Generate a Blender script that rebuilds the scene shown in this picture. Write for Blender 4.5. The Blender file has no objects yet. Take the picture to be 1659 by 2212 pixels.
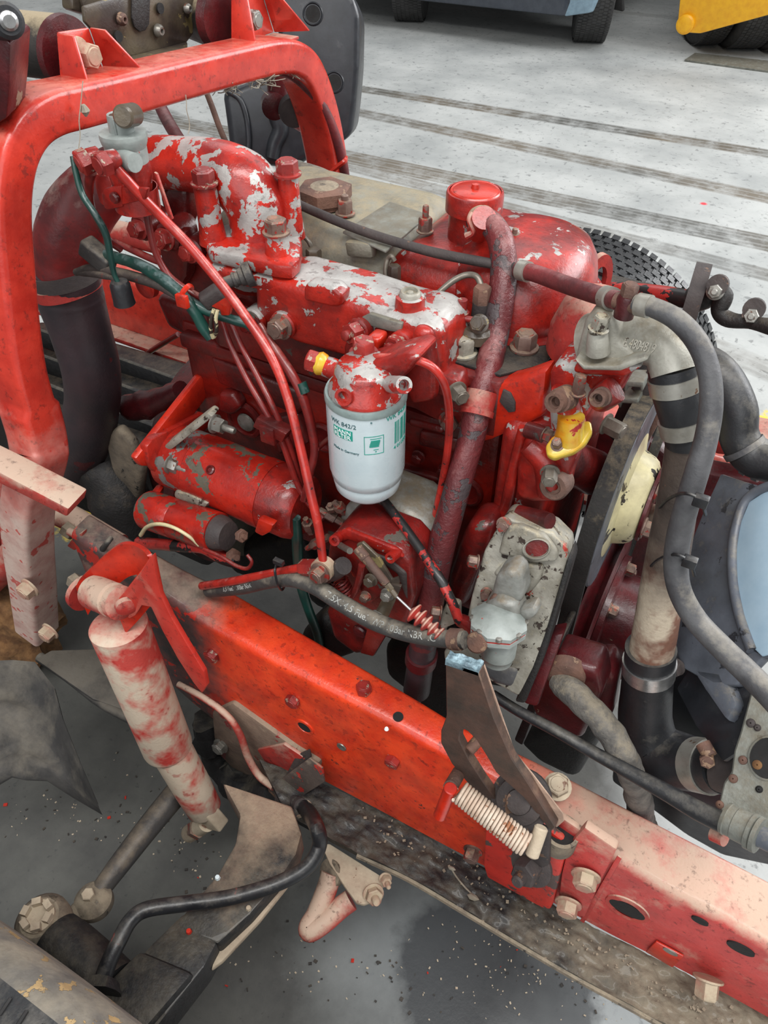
import bpy, bmesh, math, random
from mathutils import Vector, Matrix, Quaternion, noise as mnoise
random.seed(7)
SC = bpy.context.scene
COL = SC.collection
# ------------------------------------------------------------------ camera
# world axes: X runs forward along the vehicle, Y runs away across it, Z up, floor at Z = 0 (metres)
CH, PITCH = 1.45, math.radians(44)
HX, HY = -0.488, 0.873
_n = math.hypot(HX, HY); HX /= _n; HY /= _n
RGT = Vector((HY, -HX, 0)); FWD = Vector((HX*math.cos(PITCH), HY*math.cos(PITCH), -math.sin(PITCH)))
DWN = Vector((-HX*math.sin(PITCH), -HY*math.sin(PITCH), -math.cos(PITCH)))
FPX = 1661.0
CAMP = Vector((0, 0, CH))
cd = bpy.data.cameras.new('camera'); cam = bpy.data.objects.new('camera', cd); COL.objects.link(cam)
cd.sensor_fit = 'VERTICAL'; cd.sensor_height = 36; cd.lens = 36*FPX/2212; cd.clip_start = .01; cd.clip_end = 100
cam.matrix_world = Matrix(((RGT.x, -DWN.x, -FWD.x, 0), (RGT.y, -DWN.y, -FWD.y, 0), (RGT.z, -DWN.z, -FWD.z, CH), (0, 0, 0, 1)))
SC.camera = cam
# ------------------------------------------------------------------ world, lamps, exposure
w = bpy.data.worlds.new('hall'); SC.world = w; w.use_nodes = True
bg = w.node_tree.nodes['Background']; bg.inputs[0].default_value = (.98, .99, 1, 1); bg.inputs[1].default_value = .16
def area(name, loc, target, sx, sy, power, col=(1, 1, 1)):
    l = bpy.data.lights.new(name, 'AREA'); l.shape = 'RECTANGLE'; l.size = sx; l.size_y = sy; l.energy = power; l.color = col
    o = bpy.data.objects.new(name, l); COL.objects.link(o); o.location = loc
    o.rotation_euler = (Vector(target)-Vector(loc)).to_track_quat('-Z', 'Y').to_euler(); return o
area('gate_daylight', (4.5, 6.5, 4.2), (-.3, 1.0, .5), 6, 4, 470, (.98, .99, 1))
area('roof_light_far', (-2, 6, 6), (-1.5, 4.5, 0), 9, 5, 165, (.98, .99, 1))
area('roof_light_near', (.8, -.4, 4.6), (-.1, .7, .7), 5, .9, 150, (1, .99, .97))
area('gate_behind', (.6, -3.6, 3.0), (-.2, .6, .7), 6, 3, 85, (.97, .985, 1))
SC.view_settings.view_transform = 'Standard'; SC.view_settings.look = 'None'
SC.view_settings.exposure = 0.68; SC.view_settings.gamma = 1; SC.view_settings.use_curve_mapping = False

# ------------------------------------------------------------------ helpers
def px(x, y, Y=None, X=None, Z=None, d=None, pl=None):
    """the point of the photographed view ray on a plane of the vehicle (X, Y or Z given, or pl = point, normal)"""
    r = RGT*((x-829.5)/FPX) + FWD + DWN*((y-1106)/FPX)
    if pl is not None: t = (pl[0]-CAMP).dot(pl[1])/r.dot(pl[1])
    elif Y is not None: t = Y/r.y
    elif X is not None: t = X/r.x
    elif Z is not None: t = (Z-CH)/r.z
    else: t = d
    return CAMP + r*t
def dep(p): return (p-CAMP).dot(FWD)
def pw(w, p): return w*dep(p)/FPX           # a width in photo pixels at p, in metres
VX, VY, VZ = Vector((1, 0, 0)), Vector((0, 1, 0)), Vector((0, 0, 1))
NY = -VY
def frame(a):
    a = a.normalized(); u = a.cross(VZ if abs(a.z) < .9 else VX).normalized(); return u, a.cross(u).normalized()
def catmull(P, R, k=6):
    if len(P) < 3: return P, R
    A = [P[0]*2-P[1]] + P + [P[-1]*2-P[-2]]; B = [R[0]] + R + [R[-1]]
    op, orr = [], []
    for i in range(1, len(A)-2):
        for j in range(k):
            t = j/k; t2, t3 = t*t, t*t*t
            op.append(.5*((2*A[i]) + (A[i+1]-A[i-1])*t + (2*A[i-1]-5*A[i]+4*A[i+1]-A[i+2])*t2 + (3*A[i]-A[i-1]-3*A[i+1]+A[i+2])*t3))
            orr.append(B[i]+(B[i+1]-B[i])*t)
    op.append(P[-1]); orr.append(R[-1]); return op, orr
class MB:
    def __init__(s): s.bm = bmesh.new()
    def ring(s, pts): return [s.bm.verts.new(p) for p in pts]
    def bridge(s, a, b):
        n = len(a)
        for i in range(n):
            try: s.bm.faces.new((a[i], a[(i+1) % n], b[(i+1) % n], b[i]))
            except ValueError: pass
    def cap(s, r, flip=False):
        try: s.bm.faces.new(r[::-1] if flip else r)
        except ValueError: pass
    def lathe(s, p, ax, prof, n=24, cap0=True, cap1=True, flat=None):
        p = Vector(p); ax = Vector(ax).normalized(); u, v = frame(ax); prev = None
        for i, (h, r) in enumerate(prof):
            q = s.ring([p+ax*h+(u*math.cos(2*math.pi*k/n)+v*math.sin(2*math.pi*k/n))*max(r, 1e-5) for k in range(n)])
            if prev: s.bridge(prev, q)
            elif cap0: s.cap(q, True)
            prev = q
        if cap1: s.cap(prev)
        return s
    def cyl(s, a, b, r0, r1=None, n=20, ch=.0):
        a = Vector(a); b = Vector(b); L = (b-a).length; r1 = r0 if r1 is None else r1
        if ch: prof = [(0, r0-ch), (ch, r0), (L-ch, r1), (L, r1-ch)]
        else: prof = [(0, r0), (L, r1)]
        return s.lathe(a, b-a, prof, n)
    def tube(s, P, R, n=14, k=6, caps=True, wob=0, flat=None):
        P, R = catmull([Vector(p) for p in P], list(R), k) if k > 1 else ([Vector(p) for p in P], list(R))
        t = (P[1]-P[0]).normalized(); u, v = frame(t); prev = None
        for i, p in enumerate(P):
            nt = (P[min(i+1, len(P)-1)]-P[max(i-1, 0)]).normalized()
            if nt.length > 0:
                q = t.rotation_difference(nt); u = q @ u; t = nt
            u = (u-t*u.dot(t)).normalized(); v = t.cross(u)
            r = R[i]
            c = s.ring([p+(u*math.cos(2*math.pi*j/n)+v*math.sin(2*math.pi*j/n))*r*(1+(wob*mnoise.noise((p+u*math.cos(2*math.pi*j/n)*r)*60) if wob else 0)) for j in range(n)])
            if prev: s.bridge(prev, c)
            elif caps: s.cap(c, True)
            prev = c
        if caps: s.cap(prev)
        return s
    def loft(s, rings, cap0=True, cap1=True):
        prev = None
        for i, r in enumerate(rings):
            q = s.ring(r)
            if prev: s.bridge(prev, q)
            elif cap0: s.cap(q, True)
            prev = q
        if cap1: s.cap(prev)
        return s
    def hexp(s, p, ax, af, h, n=6, rot=0):
        ax = Vector(ax).normalized(); u, v = frame(ax); R = af/math.sqrt(3) if n == 6 else af/2; p = Vector(p)
        rg = lambda hh, r: [p+ax*hh+(u*math.cos(2*math.pi*k/n+rot)+v*math.sin(2*math.pi*k/n+rot))*r for k in range(n)]
        return s.loft([rg(0, R), rg(h*.88, R), rg(h, R*.88)])
    def prism(s, pts, vec, bev=0, seg=2):
        bm = bmesh.new(); vec = Vector(vec)
        a = [bm.verts.new(p) for p in pts]; b = [bm.verts.new(Vector(p)+vec) for p in pts]; n = len(a)
        bm.faces.new(a[::-1]); bm.faces.new(b)
        for i in range(n): bm.faces.new((a[i], a[(i+1) % n], b[(i+1) % n], b[i]))
        bmesh.ops.recalc_face_normals(bm, faces=bm.faces[:])
        if bev: bmesh.ops.bevel(bm, geom=bm.edges[:]+bm.verts[:], offset=bev, segments=seg, affect='EDGES', profile=.5, clamp_overlap=True)
        s.merge(bm); return s
    def merge(s, bm):
        m = {}
        for v in bm.verts: m[v] = s.bm.verts.new(v.co)
        for f in bm.faces:
            try: s.bm.faces.new([m[v] for v in f.verts])
            except ValueError: pass
        bm.free()
    def box(s, lo, hi, bev=0, seg=2):
        lo = Vector(lo); hi = Vector(hi)
        return s.prism([(lo.x, lo.y, lo.z), (hi.x, lo.y, lo.z), (hi.x, hi.y, lo.z), (lo.x, hi.y, lo.z)], (0, 0, hi.z-lo.z), bev, seg)
    def obox(s, c, u, v, w, bev=0, seg=2):
        c, u, v, w = map(Vector, (c, u, v, w))
        return s.prism([c-u-v-w, c+u-v-w, c+u+v-w, c-u+v-w], w*2, bev, seg)
    def build(s, name, mat, parent=None, ang=38):
        bm = s.bm
        bmesh.ops.recalc_face_normals(bm, faces=bm.faces[:])
        vs = [v.co for v in bm.verts]
        lo = Vector([min(v[i] for v in vs) for i in range(3)]); hi = Vector([max(v[i] for v in vs) for i in range(3)])
        c = (lo+hi)/2
        if parent is None: c.z = lo.z
        bmesh.ops.translate(bm, verts=bm.verts[:], vec=-c)
        me = bpy.data.meshes.new(name); bm.to_mesh(me); bm.free()
        for f in me.polygons: f.use_smooth = True
        me.set_sharp_from_angle(angle=math.radians(ang))
        me.materials.append(mat)
        o = bpy.data.objects.new(name, me); COL.objects.link(o); WL[o.name] = c
        if parent: o.parent = parent; o.location = c-WL[parent.name]
        else: o.location = c
        return o
WL = {}
def thing(name, label, cat, loc, group=None):
    o = bpy.data.objects.new(name, None); COL.objects.link(o); o.location = loc; o.empty_display_size = .02
    WL[o.name] = Vector(loc); return tag(o, label, cat, group)
def tag(o, label, cat, group=None, kind=None):
    if label: o['label'] = label
    if cat: o['category'] = cat
    if group: o['group'] = group
    if kind: o['kind'] = kind
    return o
def tp(L, sc=1.0):
    P = [px(a[0], a[1], **({a[2][0]: a[2][1]} if isinstance(a[2], tuple) else {'Y': a[2]})) for a in L]; W = []; last = 10
    for a in L:
        if len(a) > 3: last = a[3]
        W.append(last)
    return P, [pw(wd, p)/2*sc for wd, p in zip(W, P)]
def hose(name, label, cat, L, mat, parent=None, n=14, k=6, group=None, wob=0):
    P, R = tp(L); o = MB().tube(P, R, n, k, wob=wob).build(name, mat, parent)
    if parent is None: tag(o, label, cat, group)
    elif label: o['label'] = label
    return o
def bolt(parent, p, ax, af, h=None, mat=None, washer=True, name='bolt', stud=0):
    mat = mat or M['bolt']; ax = Vector(ax).normalized(); h = h or af*.62; m = MB(); q = Vector(p)
    if washer: m.lathe(q, ax, [(0, af*.72), (af*.1, af*.72), (af*.13, af*.66)], 20); q = q+ax*af*.12
    m.hexp(q, ax, af, h, rot=random.random())
    if stud: m.lathe(q+ax*h, ax, [(0, af*.27), (stud*.85, af*.27), (stud, af*.2)], 14)
    else: m.lathe(q+ax*h, ax, [(0, af*.40), (af*.05, af*.36), (af*.06, 0)], 18)
    return m.build(name, mat, parent)
def band(parent, P, R, frac0, frac1, mat, name='clamp', th=1.06, k=8, label=None):
    """a thin band around a tube between two fractions of its path"""
    Q, S = catmull(P, R, k); n = len(Q)-1
    a, b = int(frac0*n), max(int(frac0*n)+1, int(frac1*n))
    pts = [Q[a]+(Q[a+1]-Q[a])*(frac0*n-a)]
    d = (Q[min(b, n)]-Q[a]); pts = [Q[a]+d*(i/3) for i in range(4)]
    r = S[a]*th
    m = MB(); m.tube(pts, [r]*4, 24, 1)
    o = m.build(name, mat, parent)
    if label: o['label'] = label
    return o
def ringband(parent, c, ax, r, wd, mat, name='clamp', th=.0015, n=32):
    ax = Vector(ax).normalized(); m = MB()
    m.lathe(Vector(c)-ax*wd/2, ax, [(0, r-.002), (0, r+th), (wd, r+th), (wd, r-.002)], n, False, False)
    return m.build(name, mat, parent)

# ------------------------------------------------------------------ materials
def lin(c):
    f = lambda v: (v/255/12.92) if v/255 <= .04045 else ((v/255+.055)/1.055)**2.4
    return (f(c[0]), f(c[1]), f(c[2]), 1)
M = {}
class NT:
    def __init__(s, name):
        s.m = bpy.data.materials.new(name); s.m.use_nodes = True; s.t = s.m.node_tree; s.b = s.t.nodes['Principled BSDF']; M[name] = s.m
        s.geo = s.t.nodes.new('ShaderNodeNewGeometry'); s.pos = s.geo.outputs['Position']
    def node(s, ty, **k):
        n = s.t.nodes.new(ty)
        for a, b in k.items(): setattr(n, a, b)
        return n
    def link(s, a, b): s.t.links.new(a, b)
    def setv(s, inp, v):
        if hasattr(v, 'links') or isinstance(v, bpy.types.NodeSocket): s.link(v, inp)
        else: inp.default_value = v
    def noise(s, scale, detail=4, rough=.55, vec=None, dist=0):
        n = s.node('ShaderNodeTexNoise'); n.inputs['Scale'].default_value = scale; n.inputs['Detail'].default_value = detail
        n.inputs['Roughness'].default_value = rough; n.inputs['Distortion'].default_value = dist
        s.link(vec or s.pos, n.inputs['Vector']); return n.outputs['Fac']
    def off(s, v):
        n = s.node('ShaderNodeVectorMath', operation='ADD'); s.link(s.pos, n.inputs[0]); n.inputs[1].default_value = v; return n.outputs[0]
    def step(s, x, a, b, lo=0., hi=1.):
        n = s.node('ShaderNodeMapRange', clamp=True); s.setv(n.inputs[0], x); s.setv(n.inputs[1], a); s.setv(n.inputs[2], b); n.inputs[3].default_value = lo; n.inputs[4].default_value = hi
        return n.outputs[0]
    def math(s, op, a, b=0., c=None):
        n = s.node('ShaderNodeMath', operation=op); s.setv(n.inputs[0], a); s.setv(n.inputs[1], b)
        if c is not None: s.setv(n.inputs[2], c)
        return n.outputs[0]
    def mix(s, f, a, b):
        n = s.node('ShaderNodeMix', data_type='RGBA'); s.setv(n.inputs[0], f); s.setv(n.inputs[6], a); s.setv(n.inputs[7], b); return n.outputs[2]
    def up(s):
        n = s.node('ShaderNodeSeparateXYZ'); s.link(s.geo.outputs['Normal'], n.inputs[0]); return n.outputs[2]
    def bump(s, h, st=.3, dist=.002):
        n = s.node('ShaderNodeBump'); n.inputs['Strength'].default_value = st; n.inputs['Distance'].default_value = dist; s.link(h, n.inputs['Height']); s.link(n.outputs[0], s.b.inputs['Normal'])
PAR = {}
def layer(t, base, base2=None, chips=(), dust=None, grime=0, grimecol=(28, 22, 20), rough=.42, metal=0, bscale=30, bst=.18, fine=260, coat=0, off=(0, 0, 0), spots=None, soft=(.38, .64), speck=None):
    """weathered surface. chips: (colour, threshold, scale, bias towards upward faces, metallic); dust: (colour, amount, scale)"""
    vec = t.off(off) if any(off) else t.pos
    c = t.mix(t.step(t.noise(bscale, 4, .6, vec), *soft), lin(base), lin(base2 or [v*.72 for v in base]))
    r = t.math('MULTIPLY_ADD', t.noise(bscale*2.3, 3, .5, vec), .3, rough-.15); mt = metal; hgt = t.noise(fine, 3, .6, vec); upz = None
    for (cc, thr, scl, bias, met) in chips:
        f = t.noise(scl, 6, .62, vec, .25)
        if bias:
            upz = upz or t.up(); f = t.math('MULTIPLY_ADD', upz, bias, f)
        k = t.step(f, thr, thr+.012)
        cv = t.mix(t.noise(scl*1.7, 3, .5, vec), lin(cc), lin([v*.8 for v in cc]))
        c = t.mix(k, c, cv)
        r = t.math('ADD', t.math('MULTIPLY', r, t.math('SUBTRACT', 1., k)), t.math('MULTIPLY', k, .5))
        mt = t.math('MULTIPLY', k, met) if met else mt
        hgt = t.math('SUBTRACT', hgt, t.math('MULTIPLY', k, .7))
    if grime:
        g = t.math('MULTIPLY', t.step(t.noise(bscale*.55, 5, .65, vec, .3), .44, .66), grime)
        c = t.mix(g, c, lin(grimecol))
    if dust:
        upz = upz or t.up(); dc, da, ds = dust
        dn = t.step(t.math('ADD', t.math('MULTIPLY', t.noise(ds, 6, .7, vec), .9), t.math('MULTIPLY', upz, .28)), .66-.34*da, .86-.30*da)
        dn = t.math('MULTIPLY', dn, min(1, .55+da*.45))
        c = t.mix(dn, c, lin(dc)); r = t.math('MAXIMUM', r, t.math('MULTIPLY', dn, .8))
    if spots:
        sc_, thr, col, st = spots
        k = t.math('MULTIPLY', t.step(t.noise(sc_, 2, .5, vec), thr, thr+.03), st)
        c = t.mix(k, c, lin(col))
    if speck is None: speck = .5 if base[0] > base[1]*2.4 else .15
    if speck:
        k = t.math('MULTIPLY', t.step(t.noise(95, 5, .72, vec, .2), .565, .66), speck); c = t.mix(k, c, lin((46, 24, 20)))
        r = t.math('ADD', r, t.math('MULTIPLY', k, .25))
    return c, r, mt, hgt, coat, bst
def paint(name, *a, **k):
    PAR[name] = (a, k); t = NT(name); b = t.b
    c, r, mt, hgt, coat, bst = layer(t, *a, **k)
    t.setv(b.inputs['Base Color'], c); t.setv(b.inputs['Roughness'], r); t.setv(b.inputs['Metallic'], mt)
    if coat: b.inputs['Coat Weight'].default_value = coat; b.inputs['Coat Roughness'].default_value = .15
    t.bump(hgt, bst, .0016); return t.m
def blend(name, names, axis, cuts, amp=.12, nscale=12):
    """one surface whose dirt changes along an axis of the vehicle"""
    t = NT(name); b = t.b; n = t.node('ShaderNodeSeparateXYZ'); t.link(t.pos, n.inputs[0])
    x = t.math('MULTIPLY_ADD', t.math('SUBTRACT', t.noise(nscale, 6, .68), .5), amp*3, n.outputs[axis])
    c, r, mt, h, coat, bst = layer(t, *PAR[names[0]][0], **PAR[names[0]][1])
    for nm, (u, v) in zip(names[1:], cuts):
        k = t.step(x, u, v); c2, r2, m2, h2, co2, bs2 = layer(t, *PAR[nm][0], **PAR[nm][1])
        c = t.mix(k, c, c2); ki = t.math('SUBTRACT', 1., k)
        r = t.math('ADD', t.math('MULTIPLY', r, ki), t.math('MULTIPLY', r2, k)); h = t.math('ADD', t.math('MULTIPLY', h, ki), t.math('MULTIPLY', h2, k)); bst = max(bst, bs2)
    t.setv(b.inputs['Base Color'], c); t.setv(b.inputs['Roughness'], r); t.bump(h, bst, .0016); b.inputs['Coat Weight'].default_value = .1
SIL = (188, 186, 182); DUST = (166, 150, 130); PINK = (186, 160, 148)
paint('red', (192, 42, 20), (160, 30, 16), [((150, 140, 130), .74, 60, 0, .3)], None, .12, rough=.34, coat=.25)
paint('red_frame', (196, 56, 42), (172, 42, 32), [], ((196, 128, 110), .12, 18), .1, rough=.3, coat=.4, fine=160, bst=.1)
paint('red_rail', (226, 70, 34), (206, 52, 26), [((60, 50, 48), .68, 22, .02, 0)], None, .3, rough=.36, coat=.2, spots=(90, .66, (130, 28, 20), .5))
paint('red_dusty', (178, 62, 52), (160, 60, 54), [((176, 34, 24), .62, 26, -.06, 0)], ((188, 172, 152), .62, 14), .25, (70, 55, 50), rough=.6, bst=.25)
paint('red_dust_mid', (176, 50, 42), (150, 44, 40), [], ((176, 156, 138), .42, 16), .3, (60, 45, 42), rough=.55, bst=.25)
paint('red_chip', (178, 38, 24), (130, 24, 20), [(SIL, .545, 34, .05, .35)], None, .3, (70, 16, 14), rough=.33, coat=.25, bst=.3)
paint('red_manifold', (170, 36, 24), (122, 24, 18), [(SIL, .60, 30, .16, .3)], None, .35, (60, 14, 12), rough=.36, coat=.2, bst=.3)
paint('red_fewchip', (164, 34, 24), (118, 22, 18), [(SIL, .655, 42, .05, .3)], None, .65, (64, 14, 12), rough=.36, coat=.2, bst=.3)
paint('red_dark', (106, 20, 16), (70, 12, 12), [], None, .75, (42, 14, 14), rough=.34, coat=.25, bscale=16, bst=.3)
paint('red_block', (130, 23, 13), (80, 13, 9), [((70, 58, 52), .66, 26, 0, 0)], None, .6, (48, 12, 12), rough=.33, coat=.3, bscale=14, bst=.3)
paint('red_oily', (118, 24, 20), (80, 18, 17), [((84, 78, 70), .64, 30, .03, 0)], None, .85, (34, 20, 20), rough=.36, coat=.25, bscale=20, bst=.35)
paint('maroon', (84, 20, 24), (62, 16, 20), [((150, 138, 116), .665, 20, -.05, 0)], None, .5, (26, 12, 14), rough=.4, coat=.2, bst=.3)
paint('red_starter', (172, 36, 22), (142, 26, 18), [((98, 92, 78), .60, 36, .07, .1)], None, .15, rough=.32, coat=.25, bst=.25)
paint('starter_nose', (166, 36, 24), (136, 28, 20), [((140, 140, 136), .56, 36, .03, .4)], None, .25, rough=.36, bst=.3)
paint('rubber_red', (120, 44, 46), (72, 36, 40), [], ((150, 110, 108), .12, 20), .6, (34, 30, 32), rough=.5, bscale=18, bst=.3, fine=240)
paint('rubber_elbow', (128, 26, 24), (84, 26, 28), [], ((170, 150, 140), .05, 30), .75, (40, 34, 36), rough=.45, bscale=13, bst=.25, fine=200)
paint('rubber_lower', (62, 48, 52), (46, 42, 46), [((98, 40, 42), .60, 15, 0, 0)], None, .35, (26, 24, 26), rough=.42, bscale=13, bst=.25, fine=200)
paint('rubber', (40, 41, 44), (30, 31, 34), [], ((110, 106, 98), .1, 30), .3, (16, 16, 17), rough=.46, bst=.2)
paint('rubber_dusty', (66, 64, 62), (48, 47, 47), [], ((136, 128, 114), .3, 40), .3, (30, 28, 28), rough=.65, bst=.35)
paint('rubber_grey', (84, 84, 86), (62, 62, 65), [], ((142, 136, 124), .25, 26), .2, (40, 38, 38), rough=.55, bst=.25)
paint('hose_black', (34, 35, 38), (26, 27, 30), [((150, 40, 40), .66, 40, 0, 0)], ((100, 96, 90), .08, 40), .2, rough=.38, bst=.15)
paint('alu', (176, 174, 164), (140, 138, 128), [((178, 40, 30), .66, 24, 0, 0)], ((120, 108, 84), .22, 50), .3, (92, 84, 66), rough=.48, metal=.25, bst=.3)
paint('alu_grimy', (164, 161, 150), (122, 118, 106), [((176, 40, 26), .635, 22, .0, 0), ((52, 46, 38), .60, 95, .0, 0)], ((190, 178, 150), .08, 120), .45, (66, 58, 46), rough=.55, metal=.2, bst=.4, fine=180, speck=.6)
paint('rocker_grey', (128, 126, 114), (104, 100, 88), [], ((150, 138, 112), .2, 60), .4, (70, 66, 54), rough=.6, metal=.15, bst=.35)
paint('pump_grey', (146, 153, 150), (118, 125, 122), [((182, 44, 36), .65, 50, 0, 0)], None, .2, (96, 92, 76), rough=.45, bst=.15)
paint('cast_grey', (150, 151, 146), (112, 113, 108), [((150, 60, 50), .7, 60, 0, 0)], ((110, 94, 70), .25, 70), .35, (70, 60, 46), rough=.5, metal=.2, bst=.3)
paint('bolt', (120, 98, 88), (86, 60, 54), [((160, 44, 36), .56, 90, 0, 0)], ((150, 134, 112), .15, 90), .2, rough=.5, metal=.25, bst=.25)
paint('bolt_red', (150, 44, 38), (116, 30, 28), [((168, 150, 132), .62, 120, .04, .2)], None, .2, (60, 20, 18), rough=.4, bst=.2)
paint('bolt_dusty', (168, 122, 106), (150, 134, 112), [], ((178, 164, 140), .4, 60), .2, (80, 60, 52), rough=.7, bst=.3)
paint('steel', (150, 148, 142), (110, 106, 98), [((112, 78, 62), .60, 70, 0, 0)], None, .3, (50, 44, 40), rough=.4, metal=.6, bst=.2)
paint('steel_bright', (200, 200, 200), (160, 160, 160), [], None, .1, rough=.3, metal=.85, bst=.08)
paint('zinc', (92, 82, 66), (56, 48, 44), [((158, 142, 96), .60, 16, 0, .3)], None, .6, (44, 34, 34), rough=.34, metal=.45, bscale=14, bst=.2)
paint('rust', (116, 84, 70), (84, 62, 54), [((150, 120, 96), .6, 60, 0, 0)], None, .4, (50, 38, 34), rough=.75, bst=.5)
paint('rust_pipe', (116, 80, 64), (182, 168, 148), [], None, .6, (74, 48, 38), soft=(.46, .62), rough=.75, bscale=20, bst=.4)
paint('rust_dark', (66, 58, 56), (52, 46, 46), [((112, 84, 66), .63, 40, 0, 0)], None, .3, (30, 28, 28), rough=.7, bst=.4)
paint('brown_arm', (98, 74, 64), (72, 62, 56), [], ((140, 112, 92), .16, 40), .4, (46, 40, 38), rough=.5, metal=.25, bst=.25)
paint('arm_edge', (190, 160, 140), (150, 124, 108), [], None, .3, (90, 72, 64), rough=.6, bst=.4)
paint('torn_blue', (150, 178, 188), (96, 116, 126), [], None, .35, (60, 70, 78), rough=.5, bscale=90, bst=.8, fine=120)
paint('spring_white', (205, 190, 172), (176, 150, 130), [((150, 98, 66), .62, 60, 0, 0)], None, .15, (110, 84, 70), rough=.6, bst=.2)
paint('filter_white', (206, 220, 224), (198, 213, 218), [], None, .05, (150, 150, 148), rough=.28, coat=.3, bst=.02, speck=0)
paint('filter_rim', (150, 166, 164), (120, 134, 132), [], None, .1, rough=.4, metal=.3, bst=.1)
paint('teal', (40, 146, 130), (36, 138, 122), rough=.4, bst=.02, speck=0)
paint('ink', (56, 92, 96), (50, 84, 88), rough=.5, bst=.02, speck=0)
paint('white_print', (232, 240, 240), (226, 236, 236), rough=.4, bst=.02, speck=0)
paint('yellow_old', (206, 176, 60), (212, 132, 16), [((186, 40, 36), .63, 40, 0, 0)], None, .2, (120, 60, 20), rough=.3, coat=.3, bst=.1)
paint('cream', (214, 204, 160), (186, 176, 140), [((40, 34, 30), .60, 26, 0, 0), ((140, 30, 40), .67, 40, 0, 0)], None, .3, (90, 76, 60), rough=.4, bst=.2, speck=0)
paint('belt', (44, 42, 40), (34, 33, 32), [], ((112, 100, 80), .1, 90), .2, (22, 20, 20), rough=.75, bst=.5)
paint('black_grime', (30, 27, 26), (20, 19, 19), [], ((78, 68, 56), .12, 40), .3, (14, 13, 13), rough=.6, bst=.6)
paint('black_dirt', (30, 30, 31), (20, 20, 22), [], ((88, 82, 70), .12, 20), .3, (12, 12, 13), rough=.62, bscale=50, bst=1., fine=110)
paint('dirt_beige', (120, 108, 92), (92, 84, 74), [((44, 42, 40), .62, 50, 0, 0)], ((150, 138, 118), .3, 40), .4, (52, 48, 44), rough=.85, bst=.7, fine=150)
paint('tank_black', (42, 44, 49), (32, 34, 38), [], ((96, 96, 98), .06, 26), .2, (18, 19, 21), rough=.36, bst=.08)
paint('shroud', (92, 97, 106), (76, 80, 88), [((46, 48, 54), .61, 34, 0, 0)], ((136, 130, 118), .06, 60), .15, (50, 52, 56), rough=.42, bst=.15)
paint('pale_blue', (168, 194, 212), (156, 184, 204), [], None, .04, (140, 160, 176), rough=.35, bst=.03, speck=0)
paint('galv', (134, 136, 128), (108, 110, 104), [((60, 56, 50), .66, 60, 0, 0)], ((112, 104, 88), .3, 60), .3, (66, 64, 58), rough=.55, metal=.25, bst=.3)
paint('wire_green', (22, 66, 58), (20, 52, 48), [], ((120, 140, 140), .08, 60), .25, (30, 24, 24), rough=.35, bst=.1)
paint('wire_dusty', (70, 62, 58), (54, 46, 44), [((110, 40, 38), .62, 50, 0, 0)], ((120, 110, 96), .2, 60), .3, (30, 28, 27), rough=.7, bst=.3)
paint('pipe_red', (182, 42, 32), (140, 30, 24), [((26, 22, 22), .655, 60, 0, 0)], ((214, 150, 140), .05, 40), .15, rough=.32, coat=.3, bst=.1)
paint('pipe_redblack', (176, 50, 44), (140, 34, 32), [((24, 23, 24), .50, 26, 0, 0)], None, .2, rough=.36, coat=.2, bst=.1)
paint('pipe_maroon', (134, 34, 30), (100, 26, 26), [], ((150, 110, 100), .05, 40), .35, (40, 18, 18), rough=.36, coat=.2, bst=.12)
paint('copper_grey', (128, 122, 112), (92, 84, 74), [((150, 50, 40), .66, 50, 0, 0)], None, .3, (50, 44, 40), rough=.4, metal=.4, bst=.1)
paint('textile', (108, 104, 98), (78, 76, 74), [], ((134, 124, 106), .3, 90), .3, (50, 46, 44), rough=.9, bscale=60, bst=1., fine=260)
paint('foam', (132, 96, 60), (92, 62, 36), [], None, .4, (44, 32, 24), rough=.95, bscale=40, bst=1, fine=90)
paint('tyre', (36, 37, 39), (28, 29, 31), [], ((96, 92, 86), .08, 30), .2, (18, 18, 19), rough=.5, bst=.25)
paint('tyre_glossy', (30, 32, 34), (24, 25, 27), [], None, .1, rough=.3, bst=.3, fine=140)
paint('tyre_far', (62, 62, 62), (50, 50, 50), [], None, .2, rough=.7, bst=.3)
paint('tyre_dust', (128, 120, 106), (96, 92, 86), [((176, 148, 104), .60, 40, 0, 0)], None, .5, (60, 56, 52), rough=.85, bscale=24, bst=.8, fine=90)
paint('truck_grey', (74, 79, 88), (66, 71, 80), [], None, .1, rough=.4, bst=.05)
paint('truck_blue', (140, 166, 182), (126, 150, 166), [], None, .1, rough=.35, bst=.05)
paint('machine_yellow', (236, 176, 24), (226, 160, 20), [((150, 50, 20), .74, 30, 0, 0)], None, .08, (150, 90, 20), rough=.35, bst=.05, speck=0)
paint('dark_void', (24, 23, 23), (18, 17, 17), rough=.8, bst=.3)
paint('dusty_cyl', (48, 44, 41), (34, 32, 31), [], ((166, 150, 122), .42, 20), .3, (26, 24, 24), rough=.6, bst=.25)
paint('web', (150, 144, 130), (120, 112, 98), rough=.9, bst=.1)
paint('rail_soot', (60, 54, 54), (104, 62, 58), [((190, 44, 32), .585, 22, -.02, 0)], ((158, 140, 122), .28, 20), .3, (40, 36, 36), rough=.55, bst=.3)
paint('rail_dusty', (184, 60, 56), (170, 52, 50), [], ((184, 168, 146), .46, 11), .25, (104, 70, 62), rough=.55, bst=.3)
paint('red_fork', (196, 54, 42), (186, 46, 36), [], ((196, 150, 130), .3, 16), .12, rough=.42, coat=.15, bst=.15)
paint('red_plate', (198, 46, 34), (186, 40, 30), [((92, 74, 70), .58, 16, 0, 0)], ((180, 150, 130), .1, 30), .2, rough=.45, bst=.2)
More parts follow.
